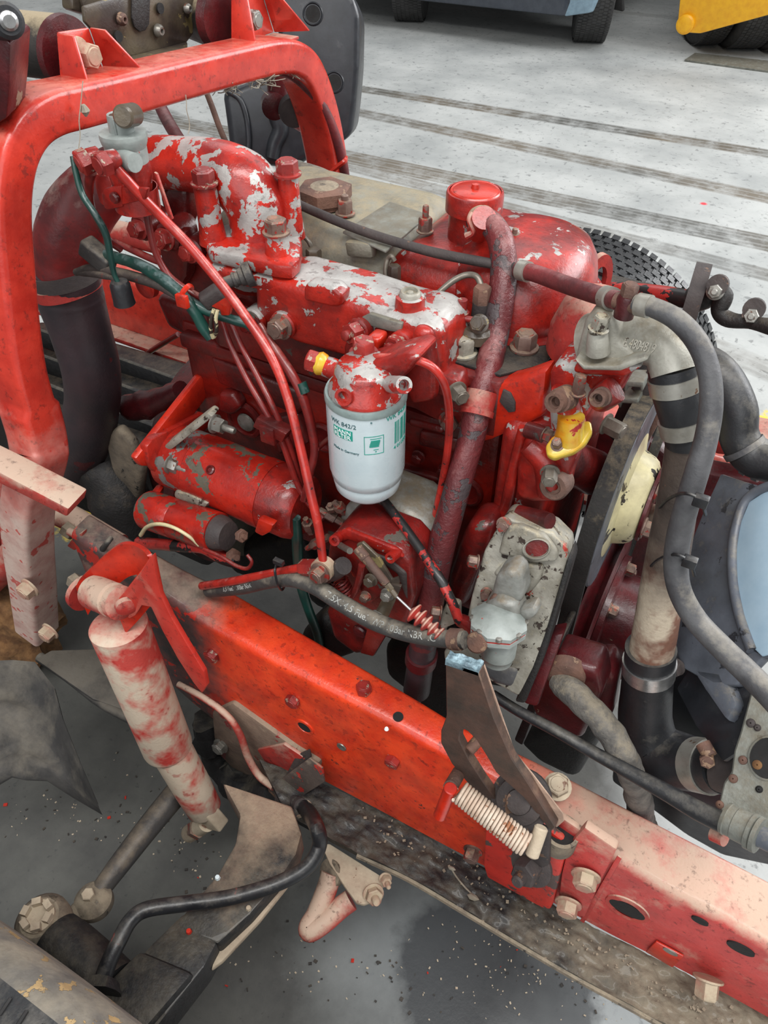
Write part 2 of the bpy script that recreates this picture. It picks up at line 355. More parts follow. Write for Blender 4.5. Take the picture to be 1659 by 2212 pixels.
paint('shock_dusty', (194, 178, 158), (182, 56, 48), [], ((200, 186, 166), .15, 16), .1, (120, 100, 90), rough=.75, bscale=15, bst=.3, spots=(60, .66, (150, 30, 26), .5), soft=(.45, .60))
paint('dirt_pale', (186, 172, 150), (166, 150, 130), [((130, 96, 76), .66, 60, 0, 0)], None, .25, (110, 98, 84), rough=.85, bst=.4)
paint('axle_dusty', (132, 112, 96), (112, 92, 80), [((150, 52, 50), .60, 20, -.03, 0)], ((156, 140, 118), .3, 30), .45, (58, 50, 46), rough=.8, bst=.6, fine=150)
paint('spring_dusty', (110, 102, 88), (92, 86, 76), [], ((132, 122, 104), .3, 30), .3, (50, 48, 44), rough=.88, bst=.8, fine=130)
paint('flap_dusty', (62, 60, 58), (46, 45, 45), [], ((104, 98, 88), .3, 12), .3, (30, 30, 30), rough=.8, bst=.7, fine=70)
paint('rod_dark', (52, 50, 50), (60, 56, 52), [], ((120, 108, 92), .15, 20), .2, (34, 33, 33), rough=.55, bst=.2)
paint('bracket_flake', (92, 80, 74), (70, 62, 58), [((188, 50, 40), .56, 30, 0, 0)], ((150, 136, 118), .3, 40), .3, (44, 40, 38), rough=.65, bst=.3)
paint('rubber_wrinkle', (102, 38, 40), (76, 30, 33), [((74, 64, 66), .56, 26, 0, 0)], ((168, 120, 116), .1, 24), .35, (52, 28, 30), rough=.42, bscale=14, bst=.75, fine=210)
paint('steel_dull', (170, 168, 160), (140, 136, 126), [((120, 90, 70), .66, 80, 0, 0)], None, .2, (90, 84, 74), rough=.4, metal=.55, bst=.1)
paint('print_dim', (170, 172, 168), (120, 122, 118), [((64, 62, 60), .58, 70, 0, 0)], rough=.7, bst=.05, speck=0)
paint('foot_pink', (196, 172, 160), (178, 140, 130), [], ((202, 188, 172), .3, 16), .12, (140, 90, 84), rough=.65, bst=.2, spots=(55, .64, (176, 44, 36), .8))
blend('rail_all', ['rail_soot', 'red_rail', 'rail_dusty'], 0, [(-.56, -.50), (-.12, .0)], .045)
blend('spring_all', ['black_dirt', 'spring_dusty'], 0, [(.0, .12)])
blend('axle_all', ['black_dirt', 'axle_dusty'], 1, [(.22, .34)])
blend('hoop_all', ['foot_pink', 'red_frame'], 2, [(.72, .92)])
paint('rust_upper', (86, 74, 66), (66, 56, 50), [((120, 84, 64), .62, 40, 0, 0)], None, .3, (40, 34, 32), rough=.7, bst=.3)
blend('rad_pipe', ['rust_pipe', 'rust_upper'], 2, [(.80, .90)], .05)
# ------------------------------------------------------------------ floor
t = NT('concrete')
def lines_mask(t, segs):
    tot = None
    for (a, b, wd, st) in segs:
        A = px(*a, Z=0); B = px(*b, Z=0); d = (B-A).normalized(); nrm = Vector((-d.y, d.x, 0))
        n = t.node('ShaderNodeVectorMath', operation='DOT_PRODUCT'); t.link(t.pos, n.inputs[0]); n.inputs[1].default_value = nrm
        x = t.math('ABSOLUTE', t.math('SUBTRACT', n.outputs['Value'], A.dot(nrm)))
        k = t.step(x, wd*.5, wd*.5+.012, 1., 0.)
        rib = t.step(t.math('SINE', t.math('MULTIPLY', x, 2*math.pi/.034)), -.7, .3, .7, 1.)
        k = t.math('MULTIPLY', t.math('MULTIPLY', k, rib), st)
        tot = k if tot is None else t.math('MAXIMUM', tot, k)
    return tot
def spot_mask(t, p, r0, r1, amp=.5, sc=5):
    n = t.node('ShaderNodeVectorMath', operation='DISTANCE'); t.link(t.pos, n.inputs[0]); n.inputs[1].default_value = p
    x = t.math('MULTIPLY_ADD', t.math('SUBTRACT', t.noise(sc, 5, .65), .5), amp, n.outputs['Value'])
    return t.step(x, r0, r1, 1., 0.)
c = t.mix(t.step(t.noise(2.2, 6, .6), .36, .66), lin((178, 180, 178)), lin((150, 153, 152)))
c = t.mix(t.math('MULTIPLY', t.step(t.noise(11, 6, .7), .56, .72), .4), c, lin((112, 114, 112)))
c = t.mix(t.math('MULTIPLY', t.step(t.noise(26, 4, .7, None, .6), .585, .66), .6), c, lin((92, 94, 94)))
trk = lines_mask(t, [((780, 192), (1659, 332), .12, .95), ((780, 244), (1659, 428), .12, .85), ((770, 343), (1659, 526), .15, .85), ((380, 262), (430, 275), .10, .6), ((1530, 745), (1659, 800), .12, .45), ((1300, 22), (1659, 60), .1, .3)])
trk = t.math('MULTIPLY', trk, t.step(t.noise(9, 5, .7), .34, .56, .35, 1.))
c = t.mix(trk, c, t.mix(t.step(t.noise(.9, 2), .42, .58), lin((70, 69, 64)), lin((92, 80, 62))))
# oil soaked floor under the vehicle, with its shade painted into the dark tone
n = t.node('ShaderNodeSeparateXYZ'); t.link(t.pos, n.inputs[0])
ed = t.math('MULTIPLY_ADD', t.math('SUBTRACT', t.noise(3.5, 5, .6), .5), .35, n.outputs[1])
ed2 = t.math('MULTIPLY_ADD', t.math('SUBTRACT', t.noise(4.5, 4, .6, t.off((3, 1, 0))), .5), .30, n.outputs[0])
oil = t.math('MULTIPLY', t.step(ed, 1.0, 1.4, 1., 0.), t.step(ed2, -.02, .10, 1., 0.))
oil_shade = t.mix(t.step(t.noise(7, 6, .65), .36, .66), lin((84, 84, 80)), lin((64, 64, 62)))
oil_shade = t.mix(t.math('MULTIPLY', t.step(t.noise(60, 4, .7), .62, .68), .6), oil_shade, lin((48, 49, 50)))
c = t.mix(oil, c, oil_shade)
wet = None
for wx, wy, wr in ((985, 2070, .085), (1070, 2100, .10), (1000, 2150, .085), (1130, 2070, .08), (1150, 2160, .09)):
    k_ = spot_mask(t, px(wx, wy, Z=0), wr, wr+.03, .10, 14); wet = k_ if wet is None else t.math('MAXIMUM', wet, k_)
pale = spot_mask(t, px(850, 2040, Z=0), .05, .22, .2, 7)
pale = t.math('MAXIMUM', pale, spot_mask(t, px(1330, 2230, Z=0), .06, .2, .2, 7))
c = t.mix(t.math('MULTIPLY', pale, .45), c, lin((140, 146, 148)))
c = t.mix(t.math('MULTIPLY', wet, .75), c, lin((42, 44, 48)))
yel = t.math('MAXIMUM', spot_mask(t, px(205, 1098, Z=0), .10, .13, .12, 20), spot_mask(t, px(1625, 900, Z=0), .0, .05, .4, 24))
c = t.mix(t.math('MULTIPLY', yel, .9), c, lin((222, 190, 24)))
red = spot_mask(t, px(1520, 440, Z=0), .01, .02, .01, 20)
c = t.mix(red, c, lin((210, 60, 70)))
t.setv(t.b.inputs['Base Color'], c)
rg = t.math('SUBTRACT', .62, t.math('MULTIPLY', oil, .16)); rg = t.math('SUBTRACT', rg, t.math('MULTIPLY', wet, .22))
t.setv(t.b.inputs['Roughness'], t.math('MULTIPLY_ADD', t.noise(14, 4), .2, rg)); t.bump(t.noise(70, 6, .7), .18, .004)
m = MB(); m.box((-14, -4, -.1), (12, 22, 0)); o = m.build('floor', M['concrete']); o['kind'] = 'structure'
def pr(pts, vec, bev=.0, seg=2): return MB().prism(pts, vec, bev, seg)

# ------------------------------------------------------------------ vehicles parked behind
def wheel(parent, c, ax, r, wd, mat, name='tyre', tread=True, hub=True):
    ax = Vector(ax).normalized(); c = Vector(c); ri = r*.56
    m = MB(); m.lathe(c-ax*wd/2, ax, [(wd*.1, ri), (0, r*.72), (wd*.02, r*.93), (wd*.12, r), (wd*.5, r*1.005), (wd*.88, r), (wd*.98, r*.93), (wd, r*.72), (wd*.9, ri)], 56, False, False)
    if tread:
        u, v = frame(ax); n = 96
        for k in range(n):
            a = 2*math.pi*k/n
            for j in range(7):
                aa = a+(.5*2*math.pi/n if j % 2 else 0)
                e = u*math.cos(aa)+v*math.sin(aa); f = ax.cross(e)
                cc = c+ax*wd*(-.39+.13*j)+e*(r*1.003)
                m.obox(cc, f*(r*math.pi/n*.72), ax*wd*.055, e*.003)
    o = m.build(name, mat, parent)
    if hub:
        m = MB(); m.lathe(c-ax*wd*.38, ax, [(0, .0), (0, ri*.4), (wd*.1, ri*.5), (wd*.1, ri*.8), (0, ri), (wd*.76, ri), (wd*.66, ri*.8), (wd*.66, ri*.5), (wd*.76, ri*.4), (wd*.76, 0)], 40, False, False)
        m.build('rim', M['rust_dark'], parent if o.parent else o)
    return o
cR = px(1252, 93, Z=0); cL = px(868, 48, Z=0)
tk = thing('parked_truck', 'grey truck body on two black tyres parked behind on the concrete', 'truck', ((cR.x+cL.x)/2, cR.y+.3, 0))
ad = Vector((.87, .33, 0)).normalized()
for q, nm in ((cR, 'near'), (cL, 'far')):
    wheel(tk, q+Vector((.02, .12, .37)), ad, .37, .25, M['tyre_far'])
A = px(780, -8, Y=6.05); B = px(1216, 36, Y=6.05)
pr([Vector((A.x-1.2, A.y, A.z)), Vector((B.x, B.y, B.z)), Vector((B.x, B.y, B.z+.9)), Vector((A.x-1.2, A.y, B.z+.9))], (.2, .3, 0), .02).build('body_panel', M['truck_grey'], tk)
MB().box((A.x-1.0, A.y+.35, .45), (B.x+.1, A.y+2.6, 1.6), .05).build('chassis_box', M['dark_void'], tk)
pr([px(1218, 36, Y=6.0), px(1272, 28, Y=6.0), px(1290, -14, Y=6.0), px(1290, -90, Y=6.0), px(1226, -90, Y=6.0), px(1230, 4, Y=6.0)], (.02, .05, 0), .01).build('mudguard', M['truck_blue'], tk)
pr([px(1320, 20, Y=6.3), px(1346, 26, Y=6.3), px(1340, -60, Y=6.3), px(1312, -60, Y=6.3)], (.0, .05, 0), .01).build('mud_flap', M['dark_void'], tk)
MB().lathe(px(1305, 12, Y=6.25), NY, [(0, .05), (.05, .05), (.06, .03)], 20).build('hub', M['rust'], tk)
p0 = px(1512, 108, Z=0)
ym = thing('yellow_machine', 'yellow loading machine with dark dual tyres at the top right', 'machine', (p0.x, p0.y, 0))
for x0, x1, yb in ((1453, 1509, 104), (1522, 1597, 112), (1604, 1690, 118)):
    q = px((x0+x1)/2, yb, Z=0); wheel(ym, q+Vector((.05, .2, .42)), (.873, .488, 0), .42, pw(x1-x0, q)*.98, M['tyre_far'])
pr([px(1462, 62, Y=5.9), px(1468, 70, Y=5.9), px(1512, 73, Y=5.9), px(1700, 22, Y=5.9), px(1760, -160, Y=5.9), px(1475, -160, Y=5.9), px(1469, -10, Y=5.9)], (.0, .12, 0), .012).build('side_plate', M['machine_yellow'], ym)
MB().lathe(px(1481, 52, Y=5.9), NY, [(0, .055), (.02, .055), (.025, .045), (.03, .045), (.035, .02)], 28).build('pivot_pin', M['machine_yellow'], ym)
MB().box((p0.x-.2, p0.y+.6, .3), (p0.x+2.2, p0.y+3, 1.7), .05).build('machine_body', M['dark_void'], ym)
o = pr([px(1478, 133, Z=.0), px(1500, 118, Z=0), px(1800, 150, Z=0), px(1800, 176, Z=0)], (0, 0, .012), .002).build('floor_plate', M['galv']); tag(o, 'flat grey sheet lying on the floor in front of the yellow machine', 'metal sheet')
def floor_slab(): pass

# ------------------------------------------------------------------ cab frame (red hoop)
HXF = -.69
hoop = [(106, 1375, .405), (100, 1290, .40), (92, 1200, .40), (93, 1110, .405), (116, 1010, None), (114, 960, None), (96, 890, None), (74, 810, None), (57, 700, None), (46, 580, None), (38, 470, None), (42, 390, None), (58, 325, None), (88, 276, None), (130, 248, None), (190, 232, None), (300, 204, None), (420, 172, None), (540, 141, None), (610, 125, None), (652, 128, None), (682, 152, None), (704, 200, None), (722, 262, None), (735, 330, None), (748, 420, None), (765, 520, None)]
P = [px(x, y, Y=Y) if Y else px(x, y, X=HXF) for x, y, Y in hoop]
fr = thing('cab_hoop', 'red painted tubular hoop frame arching across behind the engine', 'frame', (P[0].x, .8, P[0].z))
Q, S = catmull(P, [.0205]*len(P), 6)
m = MB(); prev = None
for i, p in enumerate(Q):
    tg = (Q[min(i+1, len(Q)-1)]-Q[max(i-1, 0)]).normalized()
    b = (VX-tg*VX.dot(tg)).normalized(); nn = tg.cross(b).normalized()
    hw = .021 if i > 36 else .026; D = .058 if i > 36 else .05
    ch = .007; c = []
    for sx, sn in ((1, 1), (1, -1), (-1, -1), (-1, 1)):
        cx = -ch if sx > 0 else -D+ch; cn = sn*(hw-ch)
        a0 = {(1, 1): 0, (1, -1): -90, (-1, -1): 180, (-1, 1): 90}[(sx, sn)]
        for k in (range(4)):
            a = math.radians(a0+90-k*30) if True else 0
            c.append(p+b*(cx+ch*math.cos(a))+nn*(cn+ch*math.sin(a)))
    q = m.ring(c)
    if prev: m.bridge(prev, q)
    else: m.cap(q, True)
    prev = q
m.cap(prev); nlow = 21
tube_o = m.build('frame_tube', M['hoop_all'], fr, 50)
# dust caked lower foot, bolted to the rail
m = MB(); prev = None
bolt(fr, px(66, 1268, Y=.37), NY, pw(33, px(66, 1268, Y=.37)), None, M['bolt_dusty'])
bolt(fr, px(110, 1362, Y=.37), NY, pw(30, px(110, 1362, Y=.37)), None, M['bolt_dusty'])
bp = [px(0, 1022, Y=.36), px(148, 1100, Y=.36), px(144, 1118, Y=.36), px(0, 1046, Y=.36), px(-60, 1015, Y=.36), px(-60, 992, Y=.36)]
pr(bp, (-.006, .035, .0), .003).build('cross_strap', M['red_dusty'], fr)
def bracket(pts, xb, nm):
    b0, b1, b2, b3 = [px(x, y, X=xb) for x, y in pts]   # back plate: bottom left, top left, top right, bottom right
    back = pr([b0, b1, b2, b3], (-.004, 0, 0), .0012).build('bracket', M['red_frame'], fr)
    dx = Vector((.042, 0, 0))
    pr([b0, b1, b1+dx*.55, b0+dx+Vector((0, 0, -.012)), b0+Vector((0, 0, -.012))], (0, -.004, 0), .0012).build('bracket_side', M['red_frame'], back)
    e = b3+(b3-b0)*.34
    pr([b3, b2, b2+dx*.5, e+dx*.9], (0, .004, 0), .0012).build('bracket_side', M['red_frame'], back)
    pr([b0+Vector((.0, 0, -.004)), b3+Vector((0, 0, -.004)), b3+dx+Vector((0, 0, -.004)), b0+dx+Vector((0, 0, -.004))], (0, 0, .004), .001).build('bracket_foot', M['red_dust_mid'], back)
    return back
bracket([(136, 178), (128, 70), (192, 60), (224, 152)], -.742, 'l')
bracket([(504, 100), (504, -18), (562, -28), (592, 70)], -.742, 'r')
bolt(fr, px(167, 116, X=-.74), VX, pw(46, px(167, 116, X=-.74)), .022, M['bolt_dusty'])
bolt(fr, px(526, 40, X=-.74), VX, pw(34, px(526, 40, X=-.74)), .022, M['steel'])
m = MB(); m.lathe(px(152, 118, X=-.76), -VX, [(0, 0), (0, .037), (.008, .038), (.010, .034)], 40); m.build('flange_disc', M['maroon'], fr)
m = MB(); m.lathe(px(477, 40, X=-.76), -VX, [(0, 0), (0, .034), (.012, .036), (.014, .03)], 40); m.build('flange_disc', M['maroon'], fr)
p0 = px(150, 106, X=-.772); r0 = pw(128, p0)/2
o = MB().tube([p0, p0+Vector((-.10, -.015, 0)), p0+Vector((-.2, -.05, .005)), p0+Vector((-.42, -.16, .02))], [r0, r0*1.0, r0*1.12, r0*1.3], 36, 4).build('tilt_cylinder', M['dusty_cyl']); tag(o, 'dusty black round tube behind the bolted red bracket, top left', 'tube')
o = MB().cyl(px(476, 42, X=-.775), px(380, 8, X=-.9), .036, n=32).build('tilt_tube', M['dusty_cyl']); tag(o, 'black grimy tube end beside the second red bracket at the top edge', 'tube')
# tilt mechanism plate
pp = [(185, 48), (182, 14), (282, -16), (420, -40), (418, 74), (404, 92), (262, 128), (228, 96)]
tl = thing('tilt_plate', 'dirty yellow-zinc metal plate with bolt heads and a black slot above the red beam', 'plate', px(300, 120, X=-.80))
pr([px(x, y, X=-.80) for x, y in pp], (-.006, 0, 0), .002).build('plate', M['zinc'], tl)
pr([px(262, 126, X=-.80), px(404, 90, X=-.80), px(404, 108, X=-.765), px(268, 146, X=-.765)], (0, 0, -.004), .001).build('lower_lip', M['zinc'], tl)
pr([px(x, y, X=-.798) for x, y in ((283, -20), (282, 38), (287, 58), (298, 68), (310, 66), (319, 52), (322, -30))], (.003, 0, 0), .001).build('slot', M['black_grime'], tl)
for x, y, s in ((261, 41, 26), (341, 66, 26), (403, 18, 20)):
    q = px(x, y, X=-.797); m = MB(); r = pw(s, q)/2; m.lathe(q, VX, [(0, r), (.004, r*.95), (.007, r*.6), (.007, r*.35), (.004, r*.3), (.004, 0)], 24); m.build('bolt', M['steel'] if x > 300 else M['rust'], tl)
for x, y in ((256, 79), (346, 18)):
    q = px(x, y, X=-.797); MB().lathe(q, VX, [(-.001, .006), (.0012, .006)], 18).build('hole', M['dark_void'], tl)
pr([px(x, y, X=-.84) for x, y in ((158, 22), (156, -30), (300, -80), (300, 10), (210, 40))], (-.02, 0, 0), .004).build('back_plate', M['zinc'], tl)
MB().lathe(px(203, -2, X=-.835), VX, [(0, .022), (.003, .022), (.004, .018)], 24).build('round_boss', M['zinc'], tl)
# far left dark box
o = thing('latch_block', 'dark red-black latch block with a silver bolt at the upper left edge', 'latch', px(0, 250, Y=.5))
pr([px(x, y, Y=.50) for x, y in ((-60, 84), (12, 84), (23, 94), (20, 180), (14, 256), (-60, 300))], (-.03, .05, 0), .005).build('block', M['maroon'], o)
m = MB(); q = px(18, 44, Y=.5); m.cyl(px(-30, 60, Y=.53), q, .014, n=24, ch=.003); m.build('bush', M['rubber'], o)
m = MB(); m.lathe(q, RGT*.6+NY*.6, [(0, .0075), (.003, .0075), (.005, .005)], 20); m.build('bolt', M['steel_bright'], o)
# black plastic tank
tkx = Vector((-.62, .75, -.1)).normalized()
tank = thing('plastic_tank', 'black moulded plastic tank behind the far leg of the red hoop', 'tank', px(680, 320, d=1.72))
def dp(x, y, d): return px(x, y, d=d)
fpl = (px(680, 150, d=1.62), Vector((.45, -.85, .25)).normalized())
ol = [(598, -30), (745, -40), (768, 2), (778, 36), (776, 150), (770, 220), (762, 286), (744, 306), (700, 318), (672, 326), (640, 200), (600, 100)]
pr([px(x, y, pl=fpl) for x, y in ol], fpl[1]*-.22, .016, 3).build('tank_shell', M['tank_black'], tank)
fp2 = (px(560, 300, d=1.66), fpl[1])
pr([px(x, y, pl=fp2) for x, y in ((478, 196), (510, 188), (600, 150), (660, 160), (690, 330), (640, 360), (596, 362), (520, 350), (494, 318), (486, 250))], fpl[1]*-.2, .016, 3).build('tank_front', M['tank_black'], tank)
P_, R_ = [px(x, y, pl=fp2)+fp2[1]*.004 for x, y in ((492, 196), (518, 214), (532, 250), (538, 300), (536, 340))], [.006]*5
MB().tube(P_, R_, 10).build('moulded_rib', M['tank_black'], tank)
P_ = [px(x, y, pl=fp2)+fp2[1]*.002 for x, y in ((600, 250), (606, 280), (594, 310), (588, 340))]
MB().tube(P_, [.02, .018, .016, .015], 14).build('moulded_rib', M['tank_black'], tank)
for x, y, r in ((676, 30, .017), (722, 178, .017)):
    q = px(x, y, pl=fpl); MB().lathe(q, fpl[1], [(-.01, r*.9), (.001, r), (.003, r*1.12), (.001, r*1.25)], 28).build('recess_ring', M['tank_black'], tank)
    MB().lathe(q, fpl[1], [(-.002, r*.9), (.0015, r*.9)], 24).build('recess', M['dark_void'], tank)
# cable bracket inside the hoop
cb = thing('cab_lock', 'dark red cylinder lock with clevis hanging inside the far hoop leg', 'lock', px(610, 250, X=-.8))
MB().cyl(px(598, 150, X=-.8), px(604, 222, X=-.8), pw(50, px(600, 200, X=-.8))/2, n=24, ch=.004).build('cylinder', M['maroon'], cb)
MB().lathe(px(590, 226, X=-.8), NY+VX, [(-.012, .018), (.012, .020), (.014, .014)], 24).build('collar', M['maroon'], cb)
MB().lathe(px(634, 240, X=-.76), NY+VX*.8, [(-.015, .022), (.0, .024), (.01, .022), (.012, .01)], 24).build('pivot', M['rust_dark'], cb)
pr([px(x, y, X=-.765) for x, y in ((612, 250), (640, 228), (668, 262), (672, 296), (640, 276))], (-.012, 0, 0), .003).build('lug', M['red_dust_mid'], cb)
# ------------------------------------------------------------------ engine: block, head, covers
def Pz(pts, Z): return [px(x, y, Z=Z) for x, y in pts]
def Py(pts, Y): return [px(x, y, Y=Y) for x, y in pts]
def rr(cx, cy, hx, hy, r, z, n=6):
    out = []
    for sx, sy, a0 in ((1, 1, 0), (-1, 1, 90), (-1, -1, 180), (1, -1, 270)):
        for k in range(n+1):
            a = math.radians(a0+90*k/n); out.append((cx+sx*(hx-r)+r*math.cos(a), cy+sy*(hy-r)+r*math.sin(a), z))
    return out
blk = thing('engine_block', 'oily red engine block with core plugs below the intake manifold', 'engine', (-.42, .82, .45))
MB().prism([(-.67, .65, .62), (-.215, .65, .62), (-.215, .65, .935), (-.67, .65, .935)], (0, .34, 0), .008).build('crankcase', M['red_block'], blk)
MB().box((-.56, .70, .36), (-.16, .98, .625), .03, 3).build('oil_sump', M['black_grime'], blk)
MB().box((-.67, .638, .62), (-.215, .66, .655), .004).build('sump_flange', M['red_oily'], blk)
MB().box((-.66, .634, .905), (-.23, .66, .925), .004).build('deck_rib', M['red_dark'], blk)
# relief on the side of the block
for (x, y, w, Y) in ((530, 905, 74, .648), (700, 945, 60, .648), (1010, 1060, 60, .648)):
    q = px(x, y, Y=Y); r = pw(w, q)/2
    MB().lathe(q, NY, [(0, r*1.25), (.004, r*1.2), (.005, r*1.02), (.002, r*.98), (-.002, r*.5), (-.002, 0)], 32).build('core_plug', M['red_dark'], blk)
MB().lathe(px(532, 912, Y=.645), NY, [(0, .014), (.003, .013), (.006, .004), (.006, 0)], 28).build('plug_face', M['steel'], blk)
for pts, Y, dY in ((((452, 770), (640, 842), (660, 880), (640, 900), (470, 830)), .64, .02), (((575, 905), (640, 895), (665, 960), (600, 985)), .638, .02), (((905, 930), (1000, 950), (990, 985), (900, 965)), .636, .02), (((880, 905), (960, 925), (958, 942), (880, 922)), .63, .02), (((830, 1000), (960, 1040), (950, 1060), (830, 1025)), .64, .02), (((470, 850), (500, 850), (520, 880), (500, 900), (470, 890)), .634, .02)):
    pr(Py(pts, Y), (0, dY, 0), .006, 3).build('cast_rib', M['red_oily'], blk)
for x, y in ((690, 1098), (905, 985), (960, 1015), (855, 960), (610, 1010), (745, 790)):
    q = px(x, y, Y=.64); bolt(blk, q, NY, pw(22, q), None, M['red_oily'], True)
q = px(972, 905, Y=.628); bolt(blk, q, VX*.4+NY, pw(34, q), None, M['bolt'])
q = px(985, 845, Y=.60); bolt(blk, q, VX*.8+NY*.6, pw(34, q), .012, M['copper_grey'])
pr(Py([(925, 800), (985, 820), (1000, 850), (985, 872), (935, 850), (910, 830)], .605), (0, .03, 0), .006).build('cast_lug', M['red_fewchip'], blk)

hd = thing('cylinder_head', 'red cylinder head with black oily top and large bolts beside the domed cover', 'cylinder head', (-.4, .8, .93))
fp = [(450, 630), (640, 690), (900, 762), (960, 790), (1080, 822), (1183, 795), (1252, 700), (1150, 560), (640, 440), (400, 540)]
MB().prism([Vector((p.x, p.y, .93)) for p in Pz(fp, 1.005)], (0, 0, .072), .005).build('head_casting', M['red_oily'], hd)
MB().prism([Vector((p.x, p.y, 1.002)) for p in Pz([(930, 740), (962, 778), (1080, 812), (1176, 788), (1238, 716), (1120, 680), (950, 690)], 1.004)], (0, 0, .0035), .001).build('oily_deck', M['black_grime'], hd)
# peeling bright red panel below the head at the front corner
pr(Py([(1064, 832), (1120, 822), (1182, 800), (1172, 902), (1130, 925), (1062, 952), (1030, 962), (1036, 900)], .628), (0, .03, 0), .006).build('casting_corner', M['red'], hd)
pr(Py([(1086, 842), (1102, 850), (1112, 870), (1112, 890), (1098, 892), (1078, 868)], .6255), (0, .004, 0), .001).build('bare_patch', M['rust_dark'], hd)
for x, y, Z in ((1000, 762, 1.006), (1132, 752, 1.006)):
    q = px(x, y, Z=Z); bolt(hd, q, VZ, pw(44, q), .016, M['alu_grimy' if x < 1050 else 'bolt'])
# front plate and timing case
tc = thing('timing_cover', 'red front timing cover with hex plug and bolt bosses below the yellow flange', 'engine cover', (-.15, .8, .6))
fpz = [(1100, 968), (1160, 920), (1290, 880), (1360, 840), (1400, 900), (1300, 1040), (1240, 1080), (1100, 1090)]
MB().prism([(-.205, .615, .70), (-.205, .615, .955), (-.205, .64, .97), (-.205, .80, .97), (-.205, .86, .92), (-.205, .86, .62), (-.205, .66, .62)], (.06, 0, 0), .012, 3).build('cover_casting', M['red_fewchip'], tc)
P_, R_ = tp([(1132, 925, .612, 26), (1112, 1000, .612, 26), (1098, 1070, .612, 28), (1085, 1125, .615, 24)])
MB().tube(P_, R_, 12).build('flange_edge', M['red_fewchip'], tc)
P_, R_ = tp([(1140, 960, .60, 46), (1180, 1000, .60, 60), (1195, 1060, .60, 70)])
MB().tube(P_, R_, 16).build('cast_rib', M['red_fewchip'], tc)
q = px(1193, 1062, Y=.585); r = pw(62, q)/2
MB().lathe(q+VY*.02, NY+VZ*.3, [(0, r*1.1), (.018, r*1.06), (.022, r*.9), (.022, r*.55), (.019, r*.5), (.019, r*.3), (.012, r*.28), (.012, 0)], 32).build('boss_plug', M['rust'], tc)
q = px(1188, 1020, Y=.59); bolt(tc, q, VX*.3+NY, pw(30, q), .014, M['copper_grey'])
q = px(1166, 930, Y=.605); MB().cyl(px(1140, 928, Y=.61), px(1178, 940, Y=.605), pw(38, q)/2, n=20).build('bolt_boss', M['red_oily'], tc); bolt(tc, px(1176, 938, Y=.603), VX+NY*.2, pw(26, q), .008, M['bolt'])
P_, R_ = tp([(1120, 1108, .58, 36), (1165, 1120, .575, 40), (1188, 1126, .57, 36)]); MB().tube(P_, R_, 16).build('drain_boss', M['red_oily'], tc)
P_, R_ = tp([(1190, 985, .64, 80), (1236, 1000, .69, 96), (1280, 1020, .75, 100)])
MB().tube(P_, R_, 20).build('pump_snout', M['red_oily'], tc)
pr(Py([(1130, 945), (1180, 940), (1250, 985), (1230, 1030), (1218, 1090), (1150, 1092), (1110, 1080), (1112, 1010)], .598), (0, .03, 0), .012, 3).build('cover_plate', M['red_fewchip'], tc)
# bell housing and flywheel side
bh = thing('bell_housing', 'red and grey bell housing flange behind the starter motor', 'housing', (-.74, .8, .4))
MB().lathe((-.70, .80, .60), VX, [(-.10, .16), (-.03, .19), (-.028, .21), (0, .212), (.004, .208), (.004, .18)], 64).build('flange_ring', M['red_oily'], bh)
MB().lathe((-.66, .80, .60), VX, [(-.06, .19), (.0, .185), (.002, .10)], 64).build('housing_shell', M['rocker_grey'], bh)
pr([px(x, y, X=-.66) for x, y in ((278, 985), (292, 1002), (310, 1002), (352, 962), (446, 838), (440, 808), (420, 806))], (.012, 0, 0), .004).build('red_flange', M['red'], bh)
MB().prism([(-1.5, .72, .30), (-.80, .72, .30), (-.80, .72, .56), (-1.5, .72, .52)], (0, .30, 0), .02, 3).build('gearbox_shell', M['black_grime'], bh)
for k in range(3): MB().box((-1.4, .78+k*.07, .53), (-.82, .79+k*.07, .575), .003).build('cooling_rib', M['black_dirt'], bh)
P_, R_ = tp([(280, 880, .66, 60), (330, 870, .66, 56), (390, 842, .66, 40)]); MB().tube(P_, R_, 14, wob=.3).build('rubber_mount', M['maroon'], bh)
P_, R_ = tp([(225, 1000, .62, 120), (262, 1085, .6, 130), (300, 1180, .58, 90)]); MB().tube(P_, R_, 14, wob=.08).build('mount_foot', M['black_grime'], bh)
pr(Py([(222, 945), (250, 925), (282, 960), (306, 1020), (298, 1086), (262, 1072), (238, 1010)], .60), (0, .02, 0), .008, 3).build('splash_flap', M['dirt_beige'], bh)
# rocker cover
rc = thing('rocker_cover', 'long rocker cover, bare grey metal at the back and red dome at the front', 'engine cover', (-.4, .82, 1.0))
def cover(x0, x1, y0, y1, z0, z1, r, top=.6):
    cx, cy, hx, hy = (x0+x1)/2, (y0+y1)/2, (x1-x0)/2, (y1-y0)/2; rg = []
    for z, i, rad in ((z0, -.008, r), (z0+.006, -.008, r), (z0+.007, 0, r), (z0+(z1-z0)*.55, .003, r), (z0+(z1-z0)*.8, .012, r), (z1-.004, .024, r*.9), (z1, .036, r*.7)):
        rg.append([Vector(p) for p in rr(cx, cy, hx-i, hy-i, max(.004, min(rad, hy-i-.001, hx-i-.001)), z)])
    return MB().loft(rg)
cover(-.66, -.395, .715, .925, 1.0, 1.062, .02).build('cover_shell', M['rocker_grey'], rc)
cover(-.41, -.245, .715, .925, 1.0, 1.062, .02).build('cover_shell', M['red_fewchip'], rc)
rg = []
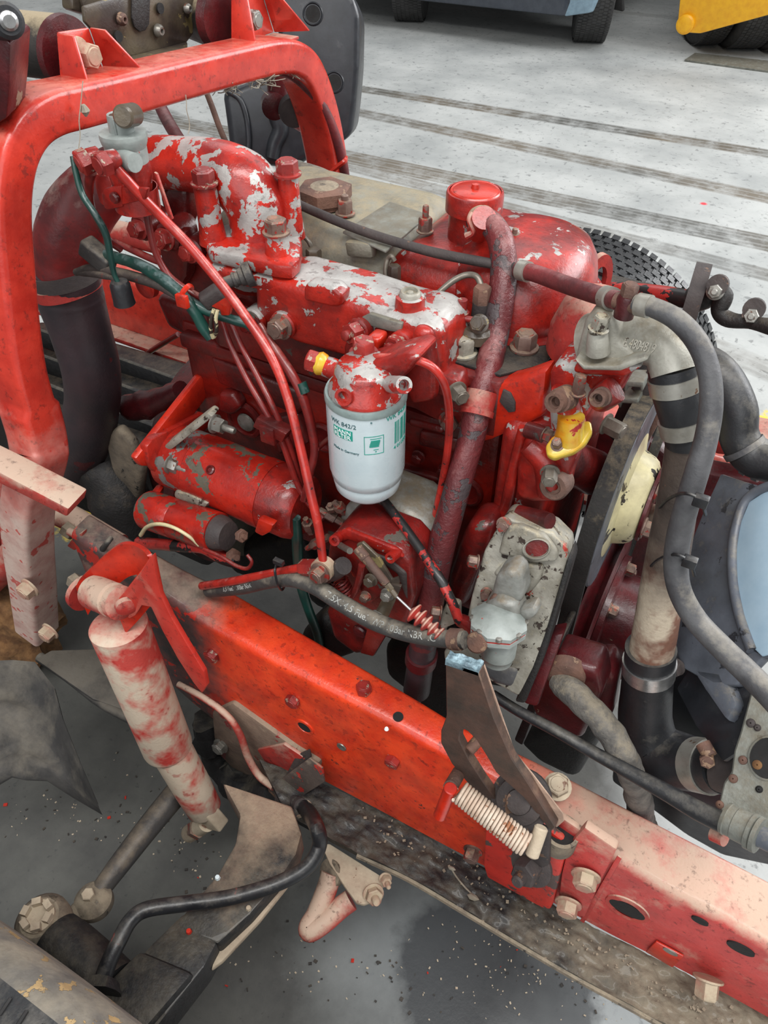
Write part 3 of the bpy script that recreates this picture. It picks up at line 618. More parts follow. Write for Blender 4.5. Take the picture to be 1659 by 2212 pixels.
for z, s in ((1.0, 1.14), (1.006, 1.14), (1.008, 1.03), (1.03, 1.0), (1.05, .95), (1.066, .84), (1.076, .66), (1.08, .4)):
    cx, cy, hx, hy = -.262, .80, .080*s, .098*s
    rg.append([Vector((cx+hx*math.cos(a)*(abs(math.cos(a))**-.25 if abs(math.cos(a)) > .05 else 1), cy+hy*math.sin(a), z)) for a in [2*math.pi*k/48 for k in range(48)]])
MB().loft(rg).build('red_dome', M['red_fewchip'], rc)
pr(Pz([(740, 505), (842, 440), (926, 468), (834, 548)], 1.066), (0, 0, .003), .001).build('cover_plate', M['galv'], rc)
pr(Py([(742, 522), (800, 528), (806, 560), (748, 556)], .712), (0, .012, 0), .004).build('cast_pad', M['rocker_grey'], rc)
for x, y, s in ((746, 462, 30), (918, 500, 26), (1108, 535, 22)):
    q = px(x, y, Z=1.064); bolt(rc, q, VZ, pw(s, q), .015, M['bolt'], True, 'nut', .014 if x == 918 else .006)
# square hex cap
q = px(703, 440, Z=1.064); m = MB(); af = pw(104, q)
m.lathe(q, VZ, [(0, af*.46), (.008, af*.44)], 28); m.hexp(q+VZ*.006, VZ, af, .016, 6, .3); o_ = m.build('hex_plug', M['rust'], rc)
MB().lathe(q+VZ*.0218, VZ, [(0, af*.30), (.0006, af*.28), (.0007, 0)], 28).build('sandy_recess', M['dirt_beige'], rc)
# oil filler
of = thing('oil_filler', 'red oil filler neck with round cap on top of the rocker cover', 'oil filler', px(1016, 545, Y=.80))
b0 = px(1016, 545, Y=.80); t0 = px(1018, 424, Y=.80); r = pw(108, t0)/2
MB().lathe(b0-VZ*.01, VZ, [(0, r*1.12), (.012, r*1.04), (.02, r), ((t0-b0).z+.008, r)], 44).build('filler_neck', M['red_fewchip'], of)
rc2 = pw(125, t0)/2; z0 = (t0-b0).z-.014
MB().lathe(Vector((b0.x, b0.y, b0.z+z0)), VZ, [(0, r), (.0, rc2), (.018, rc2), (.021, rc2*.97), (.021, rc2*.90)], 48, False, False).build('cap_rim', M['red_fewchip'], of)
MB().lathe(Vector((b0.x, b0.y, b0.z+z0+.0195)), VZ, [(0, rc2*.91), (.0025, rc2*.84), (.002, rc2*.78), (.003, rc2*.74), (.0042, rc2*.3), (.0045, rc2*.16), (.009, rc2*.13), (.010, 0)], 44).build('filler_cap', M['red'], of)
MB().cyl(px(1034, 500, Y=.76), px(1046, 470, Y=.74), pw(52, px(1040, 480, Y=.75))/2, n=24).build('side_spout', M['red_fewchip'], of)
# black oily strip / breather seat on cover
# intake manifold
im = thing('intake_manifold', 'cast intake manifold with red paint flaking to bare aluminium', 'manifold', px(740, 740, Y=.62))
mf = [(545, 612), (600, 606), (640, 618), (740, 646), (850, 684), (905, 694), (944, 716), (956, 775), (957, 850), (905, 872), (872, 812), (720, 768), (640, 745), (592, 722), (548, 680)]
pr(Py(mf, .605), (0, .075, 0), .017, 4).build('manifold_body', M['red_manifold'], im, 60)
pr(Py([(655, 622), (662, 612), (720, 620), (738, 640), (733, 664), (715, 664), (655, 650)], .597), (0, .02, 0), .005, 3).build('raised_pad', M['red_manifold'], im)
q = px(886, 634, Y=.63); r = pw(66, q)/2
MB().lathe(q-VZ*.04, VZ, [(0, r*1.1), (.03, r*1.0), (.037, r*.94), (.038, r*.74), (.034, r*.72)], 32).build('plug_boss', M['red_manifold'], im)
MB().lathe(q-VZ*.006, VZ, [(0, r*.73), (.007, r*.71), (.009, r*.6), (.009, r*.5), (.006, r*.46), (.006, r*.25), (.008, r*.2), (.008, 0)], 32).build('threaded_plug', M['alu'], im)
pr(Py([(772, 690), (798, 678), (868, 700), (866, 718), (842, 716), (775, 698)], .602), (0, .006, 0), .001).build('mating_strip', M['galv'], im)
for x, y, s in ((612, 702, 40), (548, 692, 34)):
    q = px(x, y, Y=.602); MB().cyl(q+VY*.02, q+NY*.004, pw(s+22, q)/2, n=24, ch=.003).build('bolt_boss', M['red_manifold'], im); bolt(im, q+NY*.004, NY+VZ*.1, pw(s, q), .011, M['bolt' if x > 600 else 'red_oily'])
# left branch of the manifold / ports behind the pipes
pr(Py([(345, 540), (420, 545), (500, 560), (560, 610), (552, 690), (500, 690), (440, 660), (400, 625), (352, 600)], .64), (0, .05, 0), .014, 3).build('manifold_branch', M['red_oily'], im)
pr(Py([(330, 640), (420, 670), (560, 720), (700, 762), (720, 800), (650, 812), (480, 760), (420, 740), (360, 710)], .655), (0, .04, 0), .01, 3).build('manifold_branch', M['red_dark'], im)
pr(Py([(335, 500), (400, 500), (408, 545), (402, 600), (380, 640), (352, 600)], .62), (0, .02, 0), .006).build('port_flange', M['red_dark'], im)
for x, y, s in ((302, 494, 36), (358, 515, 40), (412, 545, 36)):
    q = px(x, y, Y=.615); MB().cyl(q+VY*.04, q, pw(s+22, q)/2, n=22, ch=.003).build('stud_boss', M['red_dark'], im); bolt(im, q, NY*.9+VZ*.2, pw(s-4, q), .010, M['bolt_red'])
P_, R_ = tp([(385, 500, .64, 44), (396, 480, .66, 44), (402, 470, .68, 40)]); MB().tube(P_, R_, 16).build('port_stub', M['red_dark'], im)
q = px(310, 622, Y=.62); MB().lathe(q+VY*.01, NY, [(0, .016), (.008, .015), (.01, .011), (.01, 0)], 24).build('blank_lug', M['red_chip'], im)
# temperature sensor and its plug
ts = thing('temperature_sensor', 'ribbed temperature sensor screwed into the manifold behind the long red pipe', 'sensor', px(520, 610, Y=.60))
a, b = px(545, 590, Y=.605), px(487, 612, Y=.585); r = pw(48, a)/2; L = (b-a).length
MB().lathe(a, b-a, [(0, r*1.15), (L*.25, r*1.1), (L*.3, r*.85), (L*.45, r*.8), (L*.48, r*.62), (L*.6, r*.62), (L*.62, r*.7), (L*.7, r*.7), (L*.72, r*.55), (L, r*.55)], 26).build('sensor_body', M['rubber_dusty'], ts)
m = MB(); a, b = px(478, 628, Y=.57), px(438, 655, Y=.555); m.obox((a+b)/2, (b-a)/2, frame(b-a)[0]*pw(34, a)/2, frame(b-a)[1]*pw(38, a)/2, .004, 3); m.build('sensor_plug', M['rust_dark'], ts)
pr(Py([(455, 662), (492, 640), (500, 650), (494, 682), (478, 682), (474, 670)], .555), (0, .006, 0), .001).build('retaining_clip', M['red'], ts)
# intake elbow
ie = thing('intake_elbow', 'curved red intake elbow flaking to silver above the manifold', 'intake pipe', px(560, 560, Y=.63))
P_, R_ = tp([(562, 545, .665, 134), (562, 490, .668, 130), (554, 440, .67, 140), (524, 396, .67, 140), (468, 366, .672, 122), (400, 355, .674, 110), (320, 352, .675, 108), (255, 372, .68, 108)])
MB().tube(P_, R_, 32, 8).build('elbow_casting', M['red_chip'], ie, 60)
fl = [(438, 512), (452, 492), (500, 480), (600, 470), (640, 482), (652, 520), (648, 558), (630, 575), (596, 572), (540, 558), (452, 540)]
fz = px(545, 520, Y=.62).z-.012
MB().prism([Vector((p.x, p.y, fz-.016)) for p in Pz(fl, fz)], (0, 0, .016), .004, 2).build('elbow_flange', M['red_chip'], ie)
MB().prism([Vector((p.x, p.y, fz-.036)) for p in Pz([(x+(-2 if x < 540 else 2), y+1) for x, y in fl], fz-.0)], (0, 0, .018), .005, 2).build('base_flange', M['red_manifold'], ie)
P_, R_ = [px(550, 545, Z=fz-.03)-VZ*.005, px(560, 560, Z=fz-.05)-VZ*.02, px(575, 590, Z=fz-.06)-VZ*.03], [.045, .042, .045]
MB().tube(P_, R_, 24).build('throat', M['red_manifold'], ie)
for (x0, y0, x1, y1, wd, s) in ((449, 400, 460, 512, 52, 42), (606, 374, 632, 500, 46, 42), (594, 503, 601, 545, 52, 42)):
    b = px(x1, y1, Z=fz); a = Vector((b.x, b.y, px(x0, y0, Y=b.y).z)); r = pw(wd, a)/2
    MB().lathe(b-VZ*.006, VZ, [(0, r*1.25), ((a-b).z*.35+.003, r*1.04), ((a-b).z+.006, r*.97)], 28).build('bolt_post', M['red_chip'], ie)
    bolt(ie, a, VZ, pw(s, a), .013, M['bolt_red' if y0 < 450 else 'bolt'])
pr(Py([(360, 400), (400, 408), (408, 470), (395, 505), (372, 500), (352, 470), (340, 420)], .665), (0, .025, 0), .008, 3).build('elbow_stay', M['red_dark'], ie)
# dark rubber intake hose
ih = thing('intake_hose', 'thick dark red and black rubber intake hose curving down at the left', 'hose', px(190, 880, Y=.6))
L1 = [(285, 362, .678, 112), (248, 382, .672, 122), (205, 418, .655, 136), (170, 462, .635, 146), (150, 515, .622, 146), (143, 560, .615, 132), (144, 600, .61, 128)]
P_, R_ = tp(L1); MB().tube(P_, R_, 32, 8).build('hose_section', M['rubber_elbow'], ih, 60)
L2 = [(145, 585, .61, 136), (152, 640, .61, 142), (175, 717, .605, 128), (197, 800, .60, 122), (199, 872, .60, 114), (182, 945, .60, 118), (140, 1005, .60, 124), (80, 1055, .60, 126), (10, 1105, .60, 126)]
P_, R_ = tp(L2); MB().tube(P_, R_, 32, 8).build('hose_section', M['rubber_lower'], ih, 60)
q = px(144, 597, Y=.61); ringband(ih, q+VZ*.002, VZ*.95-VX*.15, pw(137, q)/2, .018, M['rust_dark'])
o = ringband(ih, px(147, 618, Y=.61), VZ*.95-VX*.2, pw(142, q)/2, .014, M['red_dust_mid'])
# starter motor
sm = thing('starter_motor', 'red starter motor barrel with dark paint chips lying beside the block', 'starter', px(500, 1160, Y=.57))
a, b = px(362, 977, Y=.57), px(660, 1100, Y=.57); ax = (b-a).normalized(); L = (b-a).length; r = pw(150, (a+b)/2)/2
MB().lathe(a, ax, [(0, r*.8), (.01, r*.97), (L*.26, r*.98)], 48).build('drive_end', M['starter_nose'], sm)
MB().lathe(a+ax*L*.26, ax, [(0, r*.96), (.001, r*1.0), (L*.50, r*1.0), (L*.501, r*.985)], 48).build('barrel', M['red_starter'], sm)
MB().lathe(a+ax*L*.70, ax, [(0, r*1.0), (.0, r*1.02), (L*.085, r*1.02), (L*.085, r*1.0)], 48).build('brush_band', M['red_starter'], sm)
MB().lathe(a+ax*L*.76, ax, [(0, r*.99), (L*.17, r*.99), (L*.22, r*.93), (L*.245, r*.8), (L*.25, 0)], 48).build('end_cap', M['red_fewchip'], sm)
q = a+ax*L*.49; n_ = (NY*.72+VZ*.35).normalized(); qq = px(491, 1044, Y=.57-.07); 
for f in range(1):
    c0 = a+ax*L*.46; dirv = (CAMP-c0); dirv = (dirv-ax*dirv.dot(ax)).normalized(); q = c0+dirv*r
    m = MB(); m.lathe(q, dirv, [(0, .0065), (.002, .006), (.003, .004), (.001, .003), (.001, 0)], 20); m.build('pole_screw', M['red_oily'], sm)
pr(Py([(556, 1122), (590, 1136), (584, 1150), (566, 1160), (548, 1150)], .50), (.0, .012, 0), .003).build('band_lug', M['red'], sm)
fp_ = [(318, 965), (330, 950), (440, 892), (455, 898), (460, 930), (400, 960), (372, 985), (372, 1030), (352, 1040), (322, 1000)]
pr([px(x, y, X=px(370, 970, Y=.56).x) for x, y in fp_], (-.014, 0, 0), .003).build('mount_flange', M['starter_nose'], sm)
pr(Py([(332, 982), (345, 992), (460, 902), (448, 893)], .545), (-.004, .02, 0), .003).build('flange_rib', M['alu_grimy'], sm)
for x, y in ((368, 1002), (463, 915)):
    q = px(x, y, Y=.535); bolt(sm, q, VX, pw(30, q), .012, M['steel'], True, 'nut', .016)
so = thing('starter_solenoid', 'small red solenoid cylinder below the starter motor', 'solenoid', px(400, 1180, Y=.5))
a, b = px(318, 1100, Y=.505), px(470, 1150, Y=.505); ax = (b-a).normalized(); L = (b-a).length; r = pw(88, (a+b)/2)/2
MB().lathe(a, ax, [(0, r*.92), (.004, r*1.0), (L*.44, r*1.0), (L*.445, r*.985), (L*.45, r*1.0), (L*.97, r*1.0), (L, r*.99), (L, r*.88)], 40).build('solenoid_shell', M['red_starter'], so)
MB().lathe(a+ax*L*.97, ax, [(0, r*.9), (.012, r*.86), (.022, r*.7), (.024, 0)], 32).build('end_cap', M['rust_dark'], so)
for (x, y, s) in ((530, 1160, 20), (470, 1190, 26), (512, 1205, 24)):
    q = px(x-18, y-6, Y=.5); e = px(x, y, Y=.497); m = MB(); m.cyl(q, e, pw(s, q)/2*.6, n=14); m.hexp(q+(e-q)*.4, e-q, pw(s, q)*1.3, .006); m.build('terminal', M['rust'], so)
pr(Py([(300, 1100), (322, 1072), (336, 1080), (330, 1125), (306, 1130)], .51), (-.008, .03, 0), .006).build('mount_lug', M['red_starter'], so)
pr(Py([(372, 1062), (400, 1068), (450, 1090), (440, 1104), (375, 1080)], .52), (0, .02, 0), .006).build('joint_strap', M['alu_grimy'], so)
pr(Py([(470, 1180), (650, 1170), (668, 1230), (560, 1262), (500, 1240)], .68), (0, .06, 0), .015, 3).build('dark_filler', M['black_grime'], blk)  # black filler block added to darken the gap below the starter
pr(Py([(826, 1400), (960, 1380), (1010, 1460), (970, 1590), (880, 1500), (830, 1460)], .62), (0, .1, 0), .015, 3).build('dark_filler', M['black_grime'], blk)  # second added filler, blackens the gap beside the breather hose end
pr(Py([(1110, 1600), (1262, 1525), (1310, 1580), (1244, 1690), (1160, 1650)], .74), (0, .08, 0), .02, 3).build('sump_end', M['black_grime'], blk)
# ------------------------------------------------------------------ fuel filter
def glyphs(text, size, depth=.0004):
    c = bpy.data.curves.new('lettering', 'FONT'); c.body = text; c.size = size; c.extrude = depth; c.resolution_u = 3
    o = bpy.data.objects.new('lettering', c); COL.objects.link(o)
    dg = bpy.context.evaluated_depsgraph_get(); me = bpy.data.meshes.new_from_object(o.evaluated_get(dg))
    bpy.data.objects.remove(o); bpy.data.curves.remove(c); return me
def place(me, fn, name, mat, parent):
    bm = bmesh.new(); bm.from_mesh(me); bpy.data.meshes.remove(me)
    bmesh.ops.triangulate(bm, faces=bm.faces[:])
    for v in bm.verts: v.co = fn(v.co.x, v.co.y, v.co.z)
    m = MB(); m.bm.free(); m.bm = bm
    return m.build(name, mat, parent)
ff = thing('fuel_filter', 'white canister fuel filter with green print hanging from a red filter head', 'fuel filter', px(797, 1080, Y=.535))
fc = px(790, 838, Y=.535); fb = px(796, 1046, Y=.535); fr_ = pw(171, px(790, 900, Y=.535))/2; FH = fc.z-fb.z+.006
m = MB(); m.lathe(Vector((fc.x, fc.y, fc.z-FH)), VZ, [(-.001, 0), (0, fr_*.5), (.003, fr_*.74), (.010, fr_*.88), (.020, fr_*.925), (.0255, fr_*.935), (.026, fr_*.955), (.034, fr_*.985), (.036, fr_), (FH-.012, fr_), (FH-.008, fr_*1.01)], 64, cap1=False)
can = m.build('canister', M['filter_white'], ff, 50)
MB().lathe(Vector((fc.x, fc.y, fc.z-.010)), VZ, [(0, fr_*1.0), (.001, fr_*1.025), (.006, fr_*1.03), (.009, fr_*1.0), (.008, fr_*.93), (.002, fr_*.9), (.002, 0)], 64).build('rolled_rim', M['filter_rim'], ff)
MB().hexp(Vector((fc.x, fc.y, fc.z-FH-.004)), VZ, .030, .006).build('drain_nut', M['filter_white'], ff)
toc = CAMP-fc; a0 = math.atan2(toc.y, toc.x)
def oncan(dpx, z, R=None):   # angle from the horizontal offset in photo pixels
    return a0+math.asin(max(-.99, min(.99, dpx/86.0)))
def canfn(ang, z0, R=fr_+.0002):
    return lambda x, y, z: Vector((fc.x+(R+z)*math.cos(ang+x/fr_), fc.y+(R+z)*math.sin(ang+x/fr_), z0+y))
ztop = fc.z-.010
def zc(yv, dpxx):   # height on the can for a photo row
    s = .58*50*math.sqrt(max(0, 1-(dpxx/86)**2)); return 0
def can_at(x, y):
    # intersect the view ray with the can's cylinder
    r = (px(x, y, d=1)-CAMP); A = r.x**2+r.y**2; ox, oy = CAMP.x-fc.x, CAMP.y-fc.y
    B = 2*(ox*r.x+oy*r.y); C = ox*ox+oy*oy-fr_**2; t = (-B-math.sqrt(max(0, B*B-4*A*C)))/(2*A); p = CAMP+r*t
    return math.atan2(p.y-fc.y, p.x-fc.x), p.z
def print_on(text, x, y, size, mat, name, sc=1.0):
    a, z = can_at(x, y); me = glyphs(text, size, .0002)
    return place(me, canfn(a, z), name, M[mat], can)
print_on('WK 842/2', 717, 906, .0070, 'ink', 'part_number')
print_on('WK 842/2', 834, 911, .0075, 'teal', 'part_number')
print_on('Made in Germany', 722, 962, .0042, 'ink', 'origin_print')
a, z = can_at(721, 917); a1, z1 = can_at(762, 952)
def patch(a, b, z0, z1, R, mat, name, n=8):
    m = MB(); q = [[], []]
    rg = []
    for i in range(n+1):
        t_ = a+(b-a)*i/n
        c_, s_ = math.cos(t_), math.sin(t_)
        rg.append([Vector((fc.x+R_*c_, fc.y+R_*s_, zz)) for R_, zz in ((R+.0003, z0), (R+.0003, z1), (R-.001, z1), (R-.001, z0))])
    return MB().loft(rg).build(name, M[mat], can)
zl = z1-.001; zh = z+.001
patch(a, a1, zl, zh, fr_, 'teal', 'logo_panel')
hh = (zh-zl)
for tx_, zz_ in (('MANN', .54), ('FILTER', .08)):
    me = glyphs(tx_, hh*.58, .0002); x0_, x1_ = min(v.co.x for v in me.vertices), max(v.co.x for v in me.vertices); W_ = (a1-a)*fr_
    f_ = canfn(a+(a1-a)*.08, zl+hh*zz_, fr_+.0006); k_ = W_*.84/(x1_-x0_)
    place(me, (lambda x, y, z, f_=f_, k_=k_, x0_=x0_: f_((x-x0_)*k_, y*.95, z)), 'logo_print', M['white_print'], can)
# fitting pictogram: frame, can, arrow
a, z = can_at(786, 944); a1, z1 = can_at(829, 977)
for (u0, u1, v0, v1) in ((0, 1, 0, .03), (0, 1, .97, 1), (0, .03, 0, 1), (.97, 1, 0, 1)):
    patch(a+(a1-a)*u0, a+(a1-a)*u1, z1+(z-z1)*v0, z1+(z-z1)*v1, fr_, 'teal', 'pictogram_line', 4)
for k, (u0, u1) in enumerate(((.26, .74), (.28, .76), (.31, .78), (.34, .80))):
    patch(a+(a1-a)*u0, a+(a1-a)*u1, z1+(z-z1)*(.40+k*.09), z1+(z-z1)*(.50+k*.09), fr_+.0001*k, 'teal', 'pictogram_can', 4)
patch(a+(a1-a)*.30, a+(a1-a)*.88, z1+(z-z1)*.84, z1+(z-z1)*.87, fr_, 'teal', 'pictogram_line', 4)
patch(a+(a1-a)*.46, a+(a1-a)*.72, z1+(z-z1)*.24, z1+(z-z1)*.27, fr_, 'teal', 'pictogram_arrow', 4)
patch(a+(a1-a)*.55, a+(a1-a)*.62, z1+(z-z1)*.12, z1+(z-z1)*.17, fr_, 'teal', 'pictogram_arrow', 2)
a, z = can_at(853, 908); a1, z1 = can_at(853, 958)
for k in range(13):
    if k in (4, 9): continue
    aa = a+k*.042; patch(aa, aa+(.014 if k % 3 else .026), z1, z-.002, fr_, 'teal', 'barcode_line', 1)
print_on('4 011558', 850, 971, .006, 'teal', 'barcode_number')
MB().lathe(Vector((fc.x+(fr_+.0)*math.cos(can_at(802, 914)[0]), fc.y+fr_*math.sin(can_at(802, 914)[0]), can_at(802, 914)[1])), toc.normalized(), [(-.001, .001), (.0006, .001)], 10).build('ink_dot', M['ink'], can)
# filter head
fhd = thing('fuel_filter_housing', 'red cast filter head with hex fittings and two open ports above the white canister', 'filter head', fc+VZ*.0)
m = MB(); cz = fc.z-.004
m.lathe(Vector((fc.x, fc.y, cz)), VZ, [(0, fr_*.92), (.006, fr_*.92), (.010, fr_*.80), (.026, fr_*.74), (.031, fr_*.66), (.033, 0)], 48); m.build('head_dome', M['red_chip'], fhd, 60)
def port(p0, p1, w0, hole=True, mat='red_chip', nm='port'):
    a, b = p0, p1; r = pw(w0, b)/2; L = (b-a).length; m = MB()
    m.lathe(a, b-a, [(0, r*1.0), (L*.7, r*1.0), (L, r*.95), (L, r*.62), (L-.012, r*.58), (L-.012, 0)], 28); return m.build(nm, M[mat], fhd)
port(px(770, 838, Y=.53), px(741, 858, Y=.498), 42)
port(px(840, 830, Y=.53), px(873, 832, Y=.505), 40)
pr([px(x, y, Y=.535) for x, y in ((755, 800), (770, 822), (868, 822), (885, 800), (905, 775), (880, 765), (790, 790))], (0, .045, 0), .01, 3).build('head_shoulder', M['red_fewchip'], fhd)
P_, R_ = tp([(775, 815, .55, 70), (790, 785, .565, 66), (800, 765, .57, 56)]); MB().tube(P_, R_, 24).build('inlet_boss', M['red_fewchip'], fhd)
P_, R_ = tp([(760, 822, .55, 70), (726, 800, .55, 48), (700, 790, .55, 44)]); MB().tube(P_, R_, 20).build('side_boss', M['red_chip'], fhd)
a, b = px(706, 790, Y=.55), px(664, 776, Y=.545); r = pw(42, a)/2; L = (b-a).length; d_ = (b-a).normalized()
MB().lathe(a, d_, [(0, r*.9), (.002, r*1.1), (L*.35, r*1.25), (L*.55, r*1.05)], 24).build('brass_union', M['yellow_old'], fhd); bolt(fhd, a+d_*L*.5, d_, pw(44, b), L*.5, M['bolt_red'], False)
q = px(786, 790, Y=.555); MB().lathe(q, VZ, [(0, .012), (.004, .0125), (.012, .0125), (.014, .011)], 28).build('banjo_eye', M['red_fewchip'], fhd)
bolt(fhd, q+VZ*.014, VZ, pw(44, q), .013, M['bolt_red'], True)
q = px(760, 812, Y=.53); MB().lathe(q-VZ*.004, VZ, [(0, .008), (.006, .0075), (.007, .0055)], 20).build('bleed_boss', M['red_fewchip'], fhd); bolt(fhd, q+VZ*.003, VZ, pw(22, q), .010, M['rust'], False, 'bleed_screw')
# bracket of the head with its two nuts
pr(Py([(812, 705), (842, 712), (838, 740), (828, 770), (800, 770), (806, 735)], .60), (0, -.022, 0), .005, 3).build('bracket_web', M['red'], fhd)
pr(Py([(752, 740), (770, 700), (800, 700), (812, 742), (872, 770), (880, 800), (800, 800), (757, 775)], .602), (0, -.012, 0), .006, 3).build('bracket_plate', M['red_fewchip'], fhd)
pr(Py([(905, 690), (944, 700), (957, 780), (954, 852), (900, 862), (884, 810), (895, 760)], .603), (0, -.016, 0), .008, 3).build('bracket_cheek', M['red_fewchip'], fhd)
for x, y in ((774, 714), (866, 741)):
    q = px(x, y, Y=.595); r = pw(54, q)/2; MB().lathe(q, NY+VZ*.15, [(-.01, r), (.002, r), (.003, r*.85)], 26).build('washer', M['red_fewchip'], fhd); bolt(fhd, q+NY*.003, NY*.96+VZ*.15-VX*.25, pw(42, q), .012, M['bolt_red'], False, 'nut', .007)
# ------------------------------------------------------------------ fuel shut-off / water trap
wt = thing('fuel_trap', 'grey and red fuel trap with hose unions held by a bracket near the hoop', 'fuel trap', px(290, 440, Y=.56))
tr = px(266, 292, Y=.56); br = px(290, 418, Y=.56); ax = VZ
r1 = pw(100, tr)/2
MB().lathe(Vector((tr.x, tr.y, tr.z-.0)), VZ, [(-.012, r1*.86), (-.006, r1*.98), (-.001, r1*1.02), (.0, r1*1.02), (.003, r1*1.0), (.004, r1*.54), (.017, r1*.52), (.019, r1*.5)], 40).build('top_cover', M['pump_grey'], wt)
ba = (Vector((br.x, br.y, br.z))-tr); Lb = ba.length
MB().lathe(tr, ba, [(.004, r1*.90), (Lb*.45, r1*.92)], 36).build('bowl', M['pump_grey'], wt)
MB().lathe(tr+ba*.42, ba, [(0, r1*.93), (Lb*.22, r1*.96), (Lb*.36, r1*.9), (Lb*.5, r1*.84)], 36).build('bowl', M['red_fewchip'], wt)
MB().box((tr.x+.002, tr.y-r1*.56, tr.z+.002), (tr.x+.005, tr.y-r1*.3, tr.z+.018), .001).build('fin', M['pump_grey'], wt)
a, b = px(254, 258, Y=.555), px(276, 249, Y=.575); MB().cyl(px(244, 260, Y=.552), b, pw(26, a)/2, n=20).build('thumb_screw', M['rust'], wt)
MB().cyl(px(264, 252, Y=.548), px(290, 247, Y=.572), pw(46, b)/2, n=30, ch=.002).build('knob', M['zinc'], wt)
def union(x0, y0, x1, y1, w, Y0, Y1, nm):
    a, b = px(x0, y0, Y=Y0), px(x1, y1, Y=Y1); d_ = b-a; r = pw(w, a)/2
    m = MB(); m.lathe(a, d_, [(0, r*.8), (d_.length*.45, r*.95), (d_.length*.6, r*.8)], 24); m.build(nm, M['red_fewchip'], wt); bolt(wt, a+d_*.55, d_, pw(w*1.04, b), d_.length*.5, M['bolt_red'], False)
union(215, 334, 172, 354, 46, .56, .54, 'banjo'); union(252, 340, 213, 358, 46, .53, .51, 'banjo')
P_, R_ = tp([(250, 340, .545, 44), (292, 352, .54, 40)]); MB().tube(P_, R_, 18).build('outlet_boss', M['pump_grey'], wt)
pr(Py([(218, 418), (224, 408), (262, 400), (264, 448), (232, 454), (224, 450)], .535), (0, .006, 0), .002).build('clamp_ear', M['red_fewchip'], wt)
MB().lathe(px(290, 402, Y=.56), ba, [(0, r1*.98), (0, r1*1.02), (.022, r1*1.02), (.022, r1*.95)], 36, False, False).build('clamp_band', M['red_fewchip'], wt)
pr(Py([(262, 404), (318, 408), (312, 432), (262, 444)], .533), (0, .006, 0), .002).build('clamp_arm', M['red_fewchip'], wt)
q = px(250, 426, Y=.534); MB().lathe(q, NY, [(0, .0055), (.003, .0055), (.0045, .004), (.0045, 0)], 18).build('slot_screw', M['red_oily'], wt)
pr(Py([(332, 372), (338, 376), (372, 474), (366, 478)], .57), (0, .003, 0), .0005).build('stay_strip', M['red_dust_mid'], wt)
pr(Py([(200, 374), (232, 380), (240, 400), (232, 450), (214, 444), (204, 412)], .565), (0, .02, 0), .006).build('bracket_back', M['red_dust_mid'], wt)
# ------------------------------------------------------------------ injection pump
ip = thing('injection_pump', 'red and silver injection pump with lever plates under the fuel filter', 'injection pump', px(800, 1350, Y=.5))
pr(Py([(708, 1180), (722, 1150), (748, 1140), (860, 1186), (888, 1216), (896, 1290), (870, 1366), (806, 1360), (728, 1310), (700, 1240)], .495), (0, .055, 0), .006, 3).build('pump_casing', M['red_oily'], ip)
pr(Py([(716, 1166), (728, 1150), (748, 1144), (856, 1188), (872, 1206), (850, 1204), (752, 1166), (726, 1176)], .493), (0, .006, 0), .002, 2).build('casing_rib', M['red_fewchip'], ip)
pr(Py([(764, 1180), (840, 1210), (876, 1240), (878, 1300), (856, 1240), (820, 1216)], .492), (0, .01, 0), .003, 2).build('casing_step', M['rust_dark'], ip)
pr(Py([(742, 1200), (770, 1190), (800, 1230), (790, 1250), (760, 1250)], .489), (0, .012, 0), .004, 2).build('stop_housing', M['red_oily'], ip)
pr(Py([(724, 1130), (760, 1136), (884, 1186), (936, 1196), (940, 1160), (880, 1110), (800, 1078), (742, 1096)], .545), (0, .07, 0), .012, 3).build('pump_body', M['cast_grey'], ip)
pr(Py([(718, 1140), (752, 1090), (800, 1084), (830, 1096), (800, 1130), (760, 1146)], .55), (0, .05, 0), .01, 3).build('casing_shoulder', M['rust'], ip)
q = px(800, 1132, Y=.535); MB().lathe(q, NY*.5+VZ*.85, [(-.01, .015), (.004, .014), (.006, .012), (.004, .0085), (-.002, .008), (-.002, 0)], 28).build('threaded_port', M['cast_grey'], ip)
for x, y in ((814, 1152), (838, 1158), (778, 1122), (858, 1166)):
    q = px(x, y, Y=.53); MB().lathe(q, NY*.5+VZ*.85, [(-.006, .008), (.002, .0075), (.004, .004), (.004, 0)], 18).build('cast_nub', M['cast_grey'], ip)
for x0, y0, x1, y1, nm in ((740, 1152, 722, 1168, 'l'), (868, 1186, 842, 1206, 'r')):
    a, b = px(x0, y0, Y=.505), px(x1, y1, Y=.482); r = pw(25, b)/2
    MB().lathe(a, b-a, [(0, r), ((b-a).length, r), ((b-a).length, r*.55), ((b-a).length-.006, r*.5), ((b-a).length-.006, 0)], 24).build('socket_screw', M['red_fewchip'], ip)
a, b = px(735, 1178, Y=.485), px(756, 1190, Y=.47); m = MB(); m.cyl(a, b, pw(14, a)/2, n=16)
m.build('stop_screw', M['steel'], ip)
